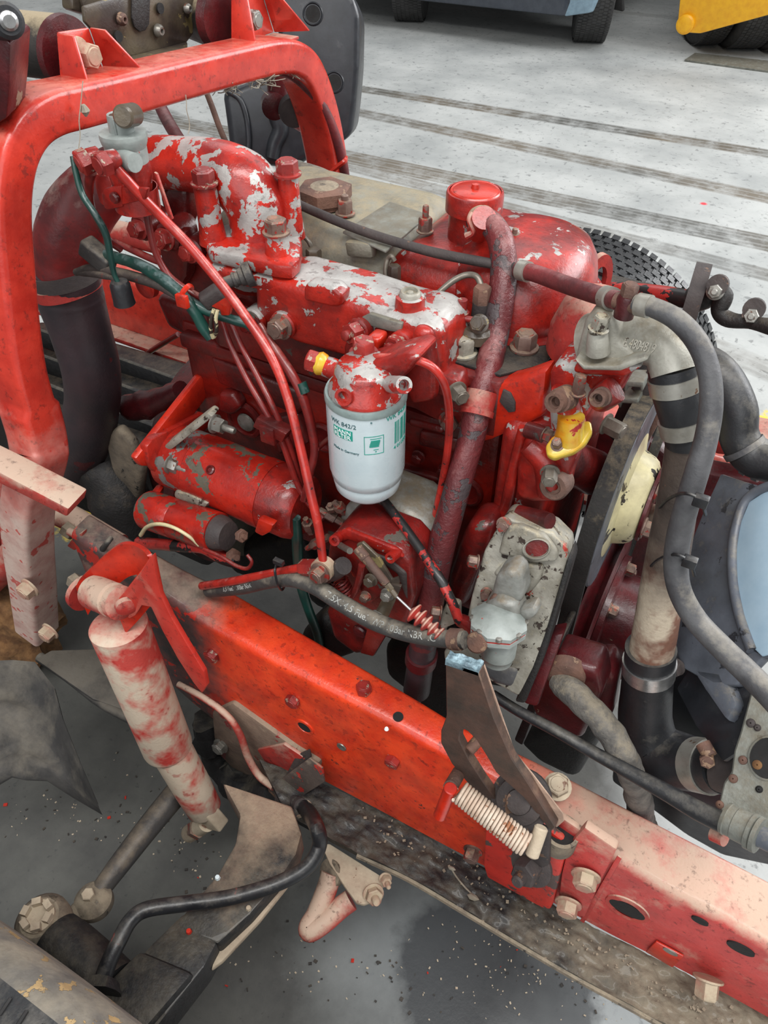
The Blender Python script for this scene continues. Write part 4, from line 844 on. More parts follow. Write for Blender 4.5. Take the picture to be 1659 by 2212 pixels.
# lever plate, brass screws, bracket
pr(Py([(770, 1176), (782, 1172), (818, 1206), (836, 1236), (846, 1252), (858, 1248), (862, 1262), (850, 1285), (832, 1272), (800, 1240), (772, 1200)], .478), (0, .004, 0), .001).build('lever_plate', M['zinc'], ip)
pr(Py([(842, 1262), (866, 1268), (836, 1338), (806, 1328)], .474), (0, .005, 0), .0015).build('olive_bracket', M['zinc'], ip)
pr(Py([(776, 1268), (800, 1238), (812, 1250), (830, 1262), (818, 1290), (800, 1304), (778, 1296)], .483), (0, .008, 0), .003).build('governor_plate', M['red_oily'], ip)
for x, y, s, mt in ((802, 1252, 22, 'zinc'), (838, 1283, 22, 'steel'), (791, 1287, 18, 'bolt'), (816, 1330, 22, 'steel')):
    q = px(x, y, Y=.474); bolt(ip, q, NY+VZ*.2, pw(s, q), .007, M[mt])
P_, R_ = tp([(700, 1245, .49, 40), (720, 1235, .475, 40), (742, 1222, .47, 40)]); MB().tube(P_, R_, 16).build('inlet_boss', M['rust_dark'], ip)
for k, yy in enumerate((1262, 1270, 1278, 1286)):
    pass
P_, R_ = tp([(712, 1262, .478, 16), (718, 1280, .476, 16), (744, 1292, .476, 14), (762, 1286, .476, 14), (776, 1250, .476, 16), (782, 1220, .476, 16)]); MB().tube(P_, R_, 12).build('throttle_lever', M['red_oily'], ip)
P_ = [px(728+k*1.1, 1256+k*3.5, Y=.474) for k in range(2)]
m = MB(); c0, c1 = px(732, 1252, Y=.478), px(752, 1290, Y=.476); n = 60; ux, uy = frame(c1-c0)
P_ = [c0+(c1-c0)*(i/n)+(ux*math.cos(i*.62)+uy*math.sin(i*.62))*.009 for i in range(n+1)]; MB().tube(P_, [.0016]*(n+1), 6, 1).build('return_spring', M['red_oily'], ip)
pr(Py([(744, 1290), (800, 1330), (812, 1400), (770, 1420), (716, 1380), (700, 1320)], .52), (0, .03, 0), .01, 3).build('casing_foot', M['red_oily'], ip)
pr(Py([(690, 1330), (770, 1416), (700, 1440), (640, 1380)], .56), (0, .06, 0), .015, 3).build('mount_bracket', M['black_grime'], ip)
pr(Py([(800, 1330), (850, 1345), (806, 1420), (776, 1412)], .50), (0, .01, 0), .003).build('support_plate', M['red_dark'], ip)
q = px(775, 1368, Y=.515); MB().cyl(q+VY*.02, q, pw(34, q)/2, n=22, ch=.002).build('lower_boss', M['maroon'], ip)
for x, y, s in ((898, 1226, 30), (896, 1275, 26)):
    q = px(x, y, Y=.53); bolt(ip, q, NY+VX*.2, pw(s, q), .012, M['bolt_red'])
# injector unions at the back of the pump
for x0, y0, x1, y1, w in ((740, 1130, 690, 1100, 24), (720, 1102, 712, 1090, 24), (710, 1160, 662, 1185, 24), (672, 1150, 660, 1120, 26), (745, 1108, 722, 1084, 26)):
    a, b = px(x0, y0, Y=.55), px(x1, y1, Y=.545); d_ = b-a; r = pw(w, a)/2
    m = MB(); m.lathe(a, d_, [(0, r*.7), (d_.length*.3, r*.7), (d_.length*.32, r), (d_.length*.7, r), (d_.length*.72, r*.6), (d_.length, r*.5)], 6); m.build('pipe_union', M['bolt'], ip)
q = px(905, 1120, Y=.575); bolt(ip, px(908, 1128, Y=.58), VZ*.8+NY*.5, pw(44, q), .014, M['steel_bright'], True, 'union_nut')
# banjo with red pipe and hose
bj = thing('banjo_union', 'banjo fitting with worn hex bolt where red pipes meet left of the pump', 'pipe fitting', px(690, 1240, Y=.46))
q = px(700, 1228, Y=.462); MB().lathe(q+NY*-.006, NY+VZ*.1, [(0, .0135), (.012, .0135)], 26).build('banjo_eye', M['bolt_dusty'], bj)
bolt(bj, q+NY*.007, NY+VZ*.1-VX*.1, pw(34, q), .009, M['bolt'], True)
a, b = px(690, 1227, Y=.463), px(652, 1226, Y=.463); m = MB(); m.hexp(a, b-a, pw(34, a), (b-a).length); m.build('hex_sleeve', M['bolt_red'], bj)
# throttle cable with bellows
tcb = thing('throttle_cable', 'grey throttle cable sleeve with thin rod and red rubber bellows', 'cable', px(850, 1330, Y=.45))
a, b = px(772, 1184, Y=.468), px(836, 1262, Y=.456); L = (b-a).length; r = pw(25, a)/2
MB().lathe(a, b-a, [(0, r*.95), (L*.28, r*.95), (L*.29, r*.8), (L*.9, r*.74), (L, r*.7)], 20).build('cable_sleeve', M['rust'], tcb)
a2, b2 = b, px(856, 1288, Y=.453); MB().hexp(a2, b2-a2, pw(14, a2), (b2-a2).length*.5).build('lock_nut', M['zinc'], tcb)
MB().cyl(a2, b2, .003, n=12).build('threaded_end', M['zinc'], tcb); MB().cyl(b2, px(896, 1326, Y=.446), .0014, n=10).build('cable_rod', M['steel_bright'], tcb)
a, b = px(888, 1318, Y=.448), px(955, 1375, Y=.44); L = (b-a).length; r = pw(46, a)/2; pf = []
for k in range(5):
    f = r*(1-.07*k); pf += [(L*(.03+.2*k), f*.45), (L*(.09+.2*k), f*.98), (L*(.11+.2*k), f*1.0), (L*(.13+.2*k), f*.98), (L*(.19+.2*k), f*.45)]
MB().lathe(a, b-a, [(0, .003)]+pf+[(L, .005)], 28).build('bellows', M['red_dust_mid'], tcb)
# ------------------------------------------------------------------ timing gear case and lift pump
gc = thing('gear_case', 'grimy aluminium gear case with oval pocket and red paint remains', 'housing', px(1080, 1480, Y=.52))
gn = Vector((.10, -.92, .38)).normalized(); gp = (px(1130, 1250, Y=.535), gn)
G = lambda pts: [px(x, y, pl=gp) for x, y in pts]
pr(G([(1084, 1122), (1096, 1118), (1190, 1150), (1224, 1184), (1226, 1206), (1200, 1300), (1172, 1400), (1150, 1470), (1120, 1505), (1000, 1440), (960, 1430), (958, 1408), (1000, 1380), (1018, 1290), (1046, 1190)]), gn*-.05, .008, 3).build('case_casting', M['alu_grimy'], gc)
o_ = pr([p+gn*.010 for p in G([(1096, 1128), (1130, 1128), (1180, 1150), (1208, 1186), (1206, 1206), (1160, 1210), (1120, 1200), (1080, 1190)])], gn*-.012, .004, 3).build('raised_pad', M['alu_grimy'], gc)
MB().loft([[q+gn*h for q in G([(1164+26*s*math.cos(t)+6*math.sin(t), 1176-6*math.cos(t)*s+19*s*math.sin(t)) for t in [2*math.pi*k/28 for k in range(28)]])] for s, h in ((1.1, .009), (1.12, .013), (1.0, .0135), (.95, .0105))]).build('pocket_rim', M['alu'], gc)
MB().loft([[q+gn*h for q in G([(1164+24*s*math.cos(t)+6*math.sin(t), 1176-6*math.cos(t)*s+17*s*math.sin(t)) for t in [2*math.pi*k/28 for k in range(28)]])] for s, h in ((1.0, .0108), (.98, .0112))]).build('pocket_floor', M['red_oily'], gc)
pr([p+gn*.004 for p in G([(1090, 1208), (1180, 1216), (1172, 1250), (1140, 1290), (1110, 1262), (1062, 1240)])], gn*-.012, .006, 3).build('shoulder', M['alu_grimy'], gc)
pr([p+gn*.001 for p in G([(1226, 1206), (1232, 1230), (1206, 1320), (1176, 1420), (1134, 1520), (1112, 1516), (1150, 1440), (1176, 1370), (1204, 1280)])], gn*-.06, .004).build('joint_rim', M['black_grime'], gc)
pr([p-gn*.03 for p in G([(1180, 1400), (1210, 1395), (1150, 1560), (1118, 1552), (1140, 1480)])], gn*-.03, .004).build('case_rim', M['maroon'], gc)
pr([p+gn*.002 for p in G([(1040, 1425), (1130, 1440), (1110, 1490), (1070, 1480), (1030, 1450)])], gn*-.02, .01, 3).build('dark_recess', M['rubber_grey'], gc)
for x, y, s in ((1092, 1128, 24), (1035, 1210, 24), (955, 1320, 24), (1055, 1276, 20), (1135, 1308, 30)):
    q = px(x, y, pl=gp)+gn*.006; bolt(gc, q, gn if x > 1050 else gn*.5-VX, pw(s, q), .009, M['bolt'])
pr(Py([(1060, 1140), (1010, 1130), (985, 1180), (965, 1240), (960, 1300), (1000, 1320), (1020, 1270), (1048, 1200)], .575), (0, .05, 0), .012, 3).build('cover_arch', M['red_oily'], gc)
pr(Py([(938, 1344), (960, 1310), (985, 1318), (985, 1350), (960, 1360), (945, 1400), (932, 1390)], .53), (0, .02, 0), .005).build('lug', M['alu_grimy'], gc)
lp = thing('lift_pump', 'pale grey diaphragm lift pump with red gasket line on the gear case', 'fuel pump', px(1060, 1430, Y=.5))
la, lb = px(1084, 1290, Y=.505), px(1062, 1412, Y=.455); lax = (lb-la).normalized(); lc = px(1074, 1335, Y=.485)
dx = (px(1130, 1372, Y=.478)-px(1020, 1330, Y=.478)); r = dx.length/2; cc = px(1076, 1350, Y=.478)
pa = Vector((.05, -.12, -1)).normalized()
MB().lathe(cc-pa*.022, pa, [(.004, r*.42), (.006, r*.62), (.012, r*.96), (.0145, r*1.08), (.019, r*1.08)], 8).build('pump_body', M['pump_grey'], lp)
pr(Py([(1040, 1312), (1072, 1296), (1108, 1310), (1122, 1346), (1070, 1352), (1034, 1336)], .486), (0, .03, 0), .006, 3).build('pump_neck', M['cast_grey'], lp)
MB().lathe(cc-pa*.003, pa, [(0, r*1.04), (.003, r*1.04)], 8).build('gasket', M['red_dust_mid'], lp).__setitem__('label', 'red gasket line')
MB().lathe(cc, pa, [(0, r*1.07), (.005, r*1.07), (.006, r*.82), (.014, r*.80), (.016, r*.66)], 8).build('pump_flange', M['pump_grey'], lp)
MB().lathe(cc+pa*.012+VX*.004, pa, [(0, r*.66), (.026, r*.66), (.028, r*.60), (.036, r*.58), (.038, r*.5), (.041, r*.3)], 36).build('sediment_cup', M['pump_grey'], lp)
for k in range(8):
    t_ = 2*math.pi*(k+.5)/8; u_, v_ = frame(pa); q = cc-pa*.004+(u_*math.cos(t_)+v_*math.sin(t_))*r*.92; MB().lathe(q, -pa, [(0, .004), (.004, .004), (.005, .002)], 12).build('screw', M['steel'], lp)
pr(Py([(1070, 1244), (1100, 1232), (1122, 1250), (1128, 1300), (1104, 1320), (1062, 1308), (1060, 1280)], .497), (0, .03, 0), .008, 3).build('arm_housing', M['cast_grey'], lp)
pr(Py([(1064, 1288), (1120, 1312), (1104, 1318), (1052, 1300)], .492), (0, .01, 0), .003).build('hand_lever', M['rust'], lp)
MB().cyl(px(1046, 1372, Y=.47), px(1028, 1390, Y=.445), pw(48, px(1030, 1385, Y=.45))/2, n=30, ch=.002).build('hose_cap', M['rust'], lp)
pr(Py([(1118, 1320), (1150, 1312), (1160, 1330), (1140, 1346), (1118, 1340)], .492), (0, .02, 0), .005).build('mount_ear', M['cast_grey'], lp)
P_, R_ = tp([(1040, 1370, .472, 40), (1015, 1350, .48, 34), (995, 1340, .485, 30)]); MB().tube(P_, R_, 16).build('inlet_stub', M['red_oily'], lp)
# ------------------------------------------------------------------ thermostat housing, water elbow, yellow flange
th = thing('thermostat_housing', 'red and silver thermostat housing with hex plugs under the water elbow', 'housing', px(1230, 900, Y=.61))
pr(Py([(1186, 800), (1204, 786), (1250, 790), (1330, 800), (1378, 784), (1340, 850), (1310, 872), (1270, 880), (1268, 905), (1226, 915), (1198, 900), (1186, 870)], .618), (0, .05, 0), .012, 3).build('housing_casting', M['red_chip'], th)
pr(Py([(1236, 806), (1262, 812), (1350, 816), (1388, 794), (1300, 784), (1240, 790)], .602), (0, .05, 0), .005, 3).build('flange', M['red_chip'], th)
P_, R_ = tp([(1222, 840, .612, 60), (1222, 880, .612, 66), (1228, 915, .612, 74)]); MB().tube(P_, R_, 24).build('outlet_neck', M['red_chip'], th)
for x0, y0, x1, y1, w in ((1225, 858, 1196, 870, 50), (1312, 852, 1290, 862, 40)):
    a, b = px(x0, y0, Y=.60), px(x1, y1, Y=.575); r = pw(w, b)/2; L = (b-a).length
    MB().lathe(a, b-a, [(0, r*1.15), (L*.6, r*1.1), (L*.62, r*.9), (L, r*.9), (L, r*.6), (L-.004, r*.55), (L-.004, r*.42), (L-.01, r*.4), (L-.01, 0)], 26).build('hex_plug', M['rust'], th)
P_, R_ = tp([(1300, 860, .62, 60), (1312, 852, .60, 62), (1330, 840, .60, 60)]); MB().tube(P_, R_, 20).build('side_boss', M['red_fewchip'], th)
q = px(1252, 826, Y=.598); bolt(th, q-VZ*.012, VZ, pw(26, q), .018, M['bolt'])
we = thing('water_elbow', 'bare aluminium water outlet elbow with raised casting numbers', 'pipe elbow', px(1320, 780, Y=.63))
P_, R_ = tp([(1280, 740, .655, 126), (1320, 734, .65, 128), (1366, 730, .642, 120), (1412, 734, .634, 112), (1446, 760, .626, 108), (1458, 804, .618, 104)])
MB().tube(P_, R_, 32, 8).build('elbow_casting', M['alu'], we, 60)
pr(Py([(1240, 776), (1262, 690), (1290, 668), (1330, 690), (1340, 740), (1390, 774), (1340, 790), (1262, 792)], .612), (0, .05, 0), .012, 4).build('foot', M['alu'], we)
pr([px(x, y, Y=.597) for x, y in ((1240, 776), (1262, 790), (1330, 790), (1392, 770), (1400, 778), (1340, 802), (1260, 800))], (0, .07, 0), .004, 2).build('base_flange', M['alu'], we)
MB().lathe(px(1288, 704, Y=.71), VZ+VX*.15, [(-.035, .042), (-.01, .045), (.018, .040), (.03, .03), (.034, .012)], 36).build('bulge', M['red_dust_mid'], we)
P_, R_ = tp([(1292, 760, .608, 52), (1291, 730, .606, 46), (1291, 716, .606, 42)]); MB().tube(P_, R_, 20).build('bolt_post', M['alu'], we)
q = px(1292, 712, Y=.604); bolt(we, q, VZ+VX*.1, pw(32, q), .012, M['alu_grimy'])
me = glyphs('E 4804819', .0115, .0012); o3 = px(1345, 748, Y=.598); dxx = (px(1412, 764, Y=.594)-o3); Ltx = dxx.length; dxx.normalize(); upv = (VZ*.8+VY*.6); upv = (upv-dxx*upv.dot(dxx)).normalized(); nrm = dxx.cross(upv)
xs = [v.co.x for v in me.vertices]; sx = Ltx/max(xs)
place(me, lambda x, y, z: o3+dxx*(x*sx)+upv*y+nrm*z, 'casting_number', M['alu_grimy'], we)
yf = thing('yellow_flange', 'worn yellow water flange with one bolt below the thermostat housing', 'flange', px(1220, 980, Y=.60))
fq = (px(1225, 965, Y=.588), (VZ*.8+NY*.55).normalized()); F_ = lambda pts: [px(x, y, pl=fq) for x, y in pts]
pr(F_([(1178, 962), (1192, 942), (1230, 925), (1262, 908), (1276, 908), (1280, 930), (1264, 958), (1240, 976), (1196, 990), (1180, 982)]), fq[1]*-.012, .004, 3).build('flange_plate', M['yellow_old'], yf)
P_, R_ = tp([(1234, 900, .598, 58), (1232, 925, .598, 58), (1230, 946, .60, 66)]); MB().tube(P_, R_, 26).build('neck', M['yellow_old'], yf)
q = px(1204, 962, pl=fq); bolt(yf, q, fq[1], pw(20, q), .010, M['bolt'], True)
# ------------------------------------------------------------------ belts and pulleys (axes along X)
def ydisc(c, prof, nm, mat, parent, n=64): return MB().lathe(c, VX, prof, n).build(nm, M[mat], parent)
wp = thing('water_pump_pulley', 'cream and maroon water pump pulley with bolted hub', 'pulley', (-.07, .76, .70))
c1 = Vector((-.105, .765, .795))
ydisc(c1, [(0, .04), (0, .122), (.002, .124), (.008, .114), (.014, .114), (.020, .124), (.022, .122), (.024, .07)], 'pulley_rim', 'shroud', wp)
ydisc(c1+VX*.022, [(0, .090), (.003, .074), (.006, .062), (.020, .057), (.026, .053), (.030, .046), (.031, 0)], 'pulley_hub', 'cream', wp)
ydisc(c1+VX*.053, [(0, .048), (.004, .048), (.005, .045), (.005, 0)], 'hub_plate', 'maroon', wp)
for k in range(4):
    t_ = math.radians(20+90*k); bolt(wp, c1+VX*.058+Vector((0, math.cos(t_)*.034, math.sin(t_)*.034)), VX, .019, .013, M['bolt'])
kp = thing('crank_pulley', 'maroon crank pulley with twin rims and a stubby hub', 'pulley', (-.06, .77, .5))
c2 = Vector((-.105, .77, .575))
ydisc(c2, [(0, .05), (0, .115), (.003, .118), (.010, .100), (.017, .118), (.020, .115), (.022, .112), (.030, .098), (.038, .114), (.041, .11), (.042, .06)], 'pulley_rims', 'maroon', kp)
ydisc(c2+VX*.042, [(0, .085), (.008, .085), (.010, .062), (.10, .060), (.12, .058), (.121, 0)], 'hub', 'maroon', kp)
for k in range(6):
    t_ = math.radians(10+60*k); bolt(kp, c2+VX*.05+Vector((0, math.cos(t_)*.074, math.sin(t_)*.074)), VX, .015, .010, M['bolt'])
def belt(pts, x, wd, th, nm, label, mat, toothed=False):
    P2 = [Vector((x, y, z)) for y, z in pts]; n = len(P2); m = MB(); rings = []
    for i in range(n):
        tg = (P2[(i+1) % n]-P2[i-1]).normalized(); nn = tg.cross(VX).normalized()
        rings.append(m.ring([P2[i]+VX*a_*wd/2+nn*b_*th/2 for a_, b_ in ((-1, -1), (1, -1), (1, 1), (-1, 1))]))
    for i in range(n): m.bridge(rings[i-1], rings[i])
    o = m.build(nm, M[mat]); tag(o, label, 'belt'); 
    if toothed:
        m = MB()
        for i in range(n):
            for j in range(2):
                q = P2[i]*(1-j/2)+P2[(i+1) % n]*(j/2); tg = (P2[(i+1) % n]-P2[i-1]).normalized(); nn = tg.cross(VX).normalized()
                m.obox(q-nn*th*.8, VX*wd*.48, tg*.0032, nn*.004)
        t2 = m.build('belt_teeth', M[mat], o); t2['kind'] = 'stuff'
    return o
def loop(cs, n=40):
    """convex belt loop around circles (y, z, r)"""
    pts = []
    for (y, z, r) in cs:
        for k in range(n*2): t_ = 2*math.pi*k/(n*2); pts.append((y+r*math.cos(t_), z+r*math.sin(t_)))
    pts = sorted(set(pts)); 
    def half(it):
        h = []
        for p in it:
            while len(h) > 1 and (h[-1][0]-h[-2][0])*(p[1]-h[-2][1])-(h[-1][1]-h[-2][1])*(p[0]-h[-2][0]) <= 0: h.pop()
            h.append(p)
        return h[:-1]
    H_ = half(pts)+half(pts[::-1]); out = []
    for i in range(len(H_)):
        a, b = Vector(H_[i]), Vector(H_[(i+1) % len(H_)]); k = max(1, int((b-a).length/.008))
        out += [tuple(a+(b-a)*j/k) for j in range(k)]
    return out
belt(loop([(.765, .795, .123), (.77, .575, .116), (1.0, .86, .05)]), -.094, .021, .008, 'drive_belt', 'wide black drive belt running around the water pump pulley', 'belt')
belt(loop([(.885, .80, .06), (.885, .575, .075), (1.0, .84, .05)]), -.070, .012, .007, 'notched_belt', 'narrow notched black belt in front of the wide drive belt', 'belt', True)
al = thing('alternator', 'black ribbed alternator bracket and body behind the belts', 'alternator', (-.14, .98, .80))
MB().lathe((-.22, 1.0, .88), VX, [(0, .055), (.01, .07), (.08, .07), (.09, .06), (.1, .03)], 32).build('alternator_body', M['black_grime'], al)
for x, y in ((1364, 836), (1352, 872)):
    pr(Py([(x-12, y-12), (x+26, y-10), (x+26, y+6), (x+20, y+14), (x+18, y+2), (x-8, y), (x-12, y+12), (x-18, y+6)], .78), (0, .03, 0), .002).build('bracket_fin', M['galv'], al)
pr(Py([(1400, 800), (1420, 830), (1330, 960), (1310, 940), (1345, 860)], .80), (0, .03, 0), .003).build('adjuster_arm', M['rust_dark'], al)
pr(Py([(1398, 960), (1432, 898), (1424, 880), (1402, 930)], .74), (0, .008, 0), .002).build('adjuster_blade', M['rust'], al)
q = px(1308, 915, Y=.70); bolt(al, q, VX+NY*.3, pw(34, q), .02, M['copper_grey'])
# dark front crossmember behind the pulleys
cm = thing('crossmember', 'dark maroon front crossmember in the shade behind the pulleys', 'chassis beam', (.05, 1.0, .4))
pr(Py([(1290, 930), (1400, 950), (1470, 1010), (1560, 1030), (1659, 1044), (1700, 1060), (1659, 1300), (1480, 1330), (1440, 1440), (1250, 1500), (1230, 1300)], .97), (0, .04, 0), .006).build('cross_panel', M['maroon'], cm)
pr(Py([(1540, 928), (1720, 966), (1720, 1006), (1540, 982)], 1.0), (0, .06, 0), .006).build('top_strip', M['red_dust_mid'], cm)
P_, R_ = tp([(1330, 1115, .80, 50), (1400, 1115, .78, 54), (1470, 1122, .76, 54)]); MB().tube(P_, R_, 20).build('cross_tube', M['rust_pipe'], cm)
pr(Py([(1330, 1600), (1560, 1680), (1660, 1760), (1700, 1880), (1560, 1850), (1480, 1805), (1400, 1745), (1320, 1690)], .60), (0, .05, 0), .006).build('lower_beam', M['tank_black'], cm)
pr(Py([(1440, 1420), (1600, 1440), (1660, 1640), (1580, 1730), (1460, 1660), (1425, 1540)], .70), (0, .04, 0), .006).build('radiator_side', M['tank_black'], cm)
# ------------------------------------------------------------------ chassis rails
def bk(M_, *a): pass
rl = thing('chassis_rail', 'bright red near chassis rail running diagonally across, dusty towards the front', 'chassis rail', (-.2, .47, .36))
# outer top ridge, inner top edge and lower outer edge, read along the rail
ridge = [(150, 1150), (250, 1215), (345, 1280), (440, 1345), (560, 1412), (700, 1486), (850, 1566), (980, 1640), (1120, 1725), (1260, 1815), (1393, 1898), (1520, 1968), (1659, 2050), (1900, 2190)]
lower = [(150, 1330), (250, 1400), (345, 1480), (440, 1548), (560, 1612), (700, 1686), (850, 1766), (980, 1836), (1120, 1910), (1260, 1985), (1393, 2058), (1520, 2122), (1659, 2196), (1900, 2330)]
inner = [(175, 1100), (285, 1165), (380, 1220), (475, 1266), (590, 1332), (720, 1407), (860, 1488), (985, 1562), (1110, 1620), (1250, 1692), (1393, 1765), (1520, 1830), (1659, 1902), (1900, 2030)]
Ro = [px(x, y, Y=.44) for x, y in ridge]; Lo = [px(x, y, Y=.44) for x, y in lower]
def smooth_line(P, k=4): return catmull(P, [0]*len(P), k)[0]
Ro = smooth_line(Ro); Lo = smooth_line(Lo); Io = smooth_line([px(x, y, Z=px(*ridge[i], Y=.44).z+.002) for i, (x, y) in enumerate(inner)])
rings = []
for i in range(len(Ro)):
    a, b, c = Ro[i], Io[i], Lo[i]
    b = Vector((a.x, b.y, b.z)); c = Vector((a.x, c.y, c.z)); cr = .013; pts = []
    pts.append(Vector((a.x, a.y+.012, c.z+.004))); pts.append(Vector((c.x, c.y, c.z)))
    for k in range(5):
        t_ = math.radians(180-90*k/4); pts.append(Vector((a.x, a.y+cr+cr*math.cos(t_), a.z-cr+cr*math.sin(t_))))
    for k in range(5):
        t_ = math.radians(90-90*k/4); pts.append(Vector((a.x, b.y-.006+.006*math.cos(t_), b.z-.006+.006*math.sin(t_))))
    pts.append(Vector((a.x, b.y, c.z+.0))); pts.append(Vector((a.x, b.y-.02, c.z+.004)))
    rings.append(pts)
cut = next(i for i, r in enumerate(rings) if r[0].x > -.075)
cut0 = next(i for i, r in enumerate(rings) if r[0].x > -.585)
MB().loft(rings).build('rail_section', M['rail_all'], rl, 50)
def ray_face(x, y, Y=.4395): return px(x, y, Y=Y)
for x, y, s, mt in ((460, 1413, 30, 'bolt_red'), (635, 1511, 30, 'bolt_red'), (850, 1641, 30, 'bolt_red')):
    q = ray_face(x, y); bolt(rl, q, NY, pw(s, q), .009, M[mt], False)
zt = .622
q = px(786, 1492, Z=px(760, 1518, Y=.44).z+.002); bolt(rl, q, VZ, pw(30, q), .012, M['bolt_red'], False)
q = px(860, 1548, Z=px(850, 1566, Y=.44).z+.002); MB().lathe(q, VZ, [(-.001, .0065), (.0008, .0065)], 20).build('hole', M['dark_void'], rl)
q = ray_face(658, 1570); MB().lathe(q, NY, [(-.002, .0155), (.0015, .015), (.0018, .011), (.0008, .0105)], 28).build('hole_rim', M['red_rail'], rl); MB().lathe(q, NY, [(-.001, .0105), (.001, .0105)], 22).build('hole', M['dark_void'], rl)
q = ray_face(738, 1613); MB().lathe(q, NY, [(0, .0075), (.0015, .007), (.0015, .004), (.0008, 0)], 22).build('rivet', M['steel'], rl)
q = px(836, 1575, Z=px(850, 1566, Y=.44).z-.001, ); MB().lathe(px(835, 1574, Z=px(835, 1558, Y=.44).z+.001), VZ, [(-.001, .003), (.0015, .002)], 12).build('paint_blob', M['white_print'], rl)
for x, y, rx, mt in ((1355, 1963, .0175, 1), (1512, 1988, .0075, 0), (1600, 2048, .012, 0)):
    q = ray_face(x, y)
    if mt: MB().lathe(q, NY, [(-.001, rx*1.55), (.0012, rx*1.5), (.0013, rx)], 32, True, False).build('hole_rim', M['red_dusty'], rl)
    MB().loft([[q+NY*h+VX*(rx*1.25*math.cos(t_))+VZ*(rx*.8*math.sin(t_)) for t_ in [2*math.pi*k/28 for k in range(28)]] for h in (-.001, .0016)]).build('hole', M['dark_void'], rl)
pr([px(x, y, Y=.4385) for x, y in ((1418, 2030), (1478, 2062), (1454, 2086), (1396, 2052))], (0, -.003, 0), .001).build('red_tab', M['red'], rl)
q = px(1448, 2056, Y=.4350); MB().loft([[q+NY*h+VX*(.009*math.cos(t_))+VZ*(.005*math.sin(t_)) for t_ in [2*math.pi*k/20 for k in range(20)]] for h in (-.0005, .0008)]).build('slot', M['steel'], rl)
q = px(1530, 2112, Y=.43); bolt(rl, q, NY*.8-VZ*.5+VX*.2, pw(44, q), .02, M['bolt_dusty'])
# reinforcing seam and lap joint
pr([px(x, y, Y=.4385) for x, y in ((1335, 1845), (1344, 1852), (1262, 1992), (1254, 1986))], (0, -.002, 0), .0005).build('lap_seam', M['rail_dusty'], rl)
frl = thing('chassis_rail', 'red far chassis rail seen low behind the intake hose', 'chassis rail', (-1.0, 1.13, .5))
MB().prism([(-2.4, 1.10, .63), (-2.4, 1.10, .50), (-2.4, 1.17, .50), (-2.4, 1.17, .645), (-2.4, 1.115, .645)], (2.7, 0, 0), .006, 3).build('rail_beam', M['red_frame'], frl)
MB().box((-2.4, 1.06, .49), (.3, 1.16, .502), .003).build('lower_lip', M['red_dust_mid'], frl)
P_ = [px(262, 802, Y=1.05), px(320, 762, Y=1.05), px(385, 722, Y=1.05)]; MB().tube(P_, [.006]*3, 10).build('rail_pipe', M['red_dark'], frl)
for x, y, s in ((300, 780, 0), (362, 752, 0)):
    q = px(x, y, Y=1.05)
P_ = [px(255, 502, Y=1.0), px(330, 520, Y=1.0), px(420, 545, Y=1.0)]; o = MB().tube(P_, [.022]*3, 12).build('cross_pipe', M['red_dust_mid']); tag(o, 'dark red pipe crossing behind the fuel trap above the far rail', 'pipe')
P_ = [px(245, 520, Y=.98), px(330, 560, Y=.98), px(380, 575, Y=.98)]; o = MB().tube(P_, [.007]*3, 10).build('brake_line', M['pipe_maroon']); tag(o, 'thin maroon brake line behind the wiring harness', 'pipe')
# ------------------------------------------------------------------ near rail attachments at the rear
o = hose('cross_member_tube', 'dusty red tube running into the rail behind the shock absorber bracket', 'tube', [(60, 1075, .47, 60), (150, 1118, .475, 58), (205, 1150, .48, 58), (258, 1180, .48, 56)], M['red_dusty'], n=24)
hp = thing('hydraulic_pipe', 'dusty red pipe stub with nut and clip left of the shock bracket', 'pipe', px(150, 1170, Y=.45))
P_, R_ = tp([(150, 1148, .452, 18), (190, 1170, .45, 16), (235, 1196, .45, 16)]); MB().tube(P_, R_, 14).build('pipe_run', M['red_dusty'], hp)
pr(Py([(158, 1160), (178, 1150), (176, 1176), (160, 1190), (144, 1180)], .446), (0, .01, 0), .002).build('pipe_clip', M['red_dusty'], hp)
q = px(140, 1140, Y=.455); MB().hexp(q, VX*.8-VZ*.3, pw(30, q), .016).build('pipe_nut', M['dirt_beige'], hp)
P_, R_ = tp([(222, 1186, .445, 14), (232, 1172, .442, 12), (240, 1162, .45, 12)]); MB().tube(P_, R_, 10).build('cable_tie', M['rubber_dusty'], hp)
o = hose('air_pipe', 'dusty red air pipe with strap clamp at the left edge behind the hoop leg', 'pipe', [(70, 1000, .56, 92), (20, 1060, .54, 100), (-20, 1140, .52, 100), (-60, 1200, .5, 100)], M['red_dust_mid'], n=24)
ringband(o, px(28, 1050, Y=.545), (px(20, 1060, Y=.54)-px(70, 1000, Y=.56)), pw(103, px(28, 1050, Y=.545))/2, .012, M['rust_dark'])
o = hose('frame_pipe', 'second dusty pink pipe lower at the left edge beside the hoop foot', 'pipe', [(58, 1160, .50, 60), (20, 1210, .49, 66), (-30, 1260, .48, 66)], M['red_dusty'], n=20)
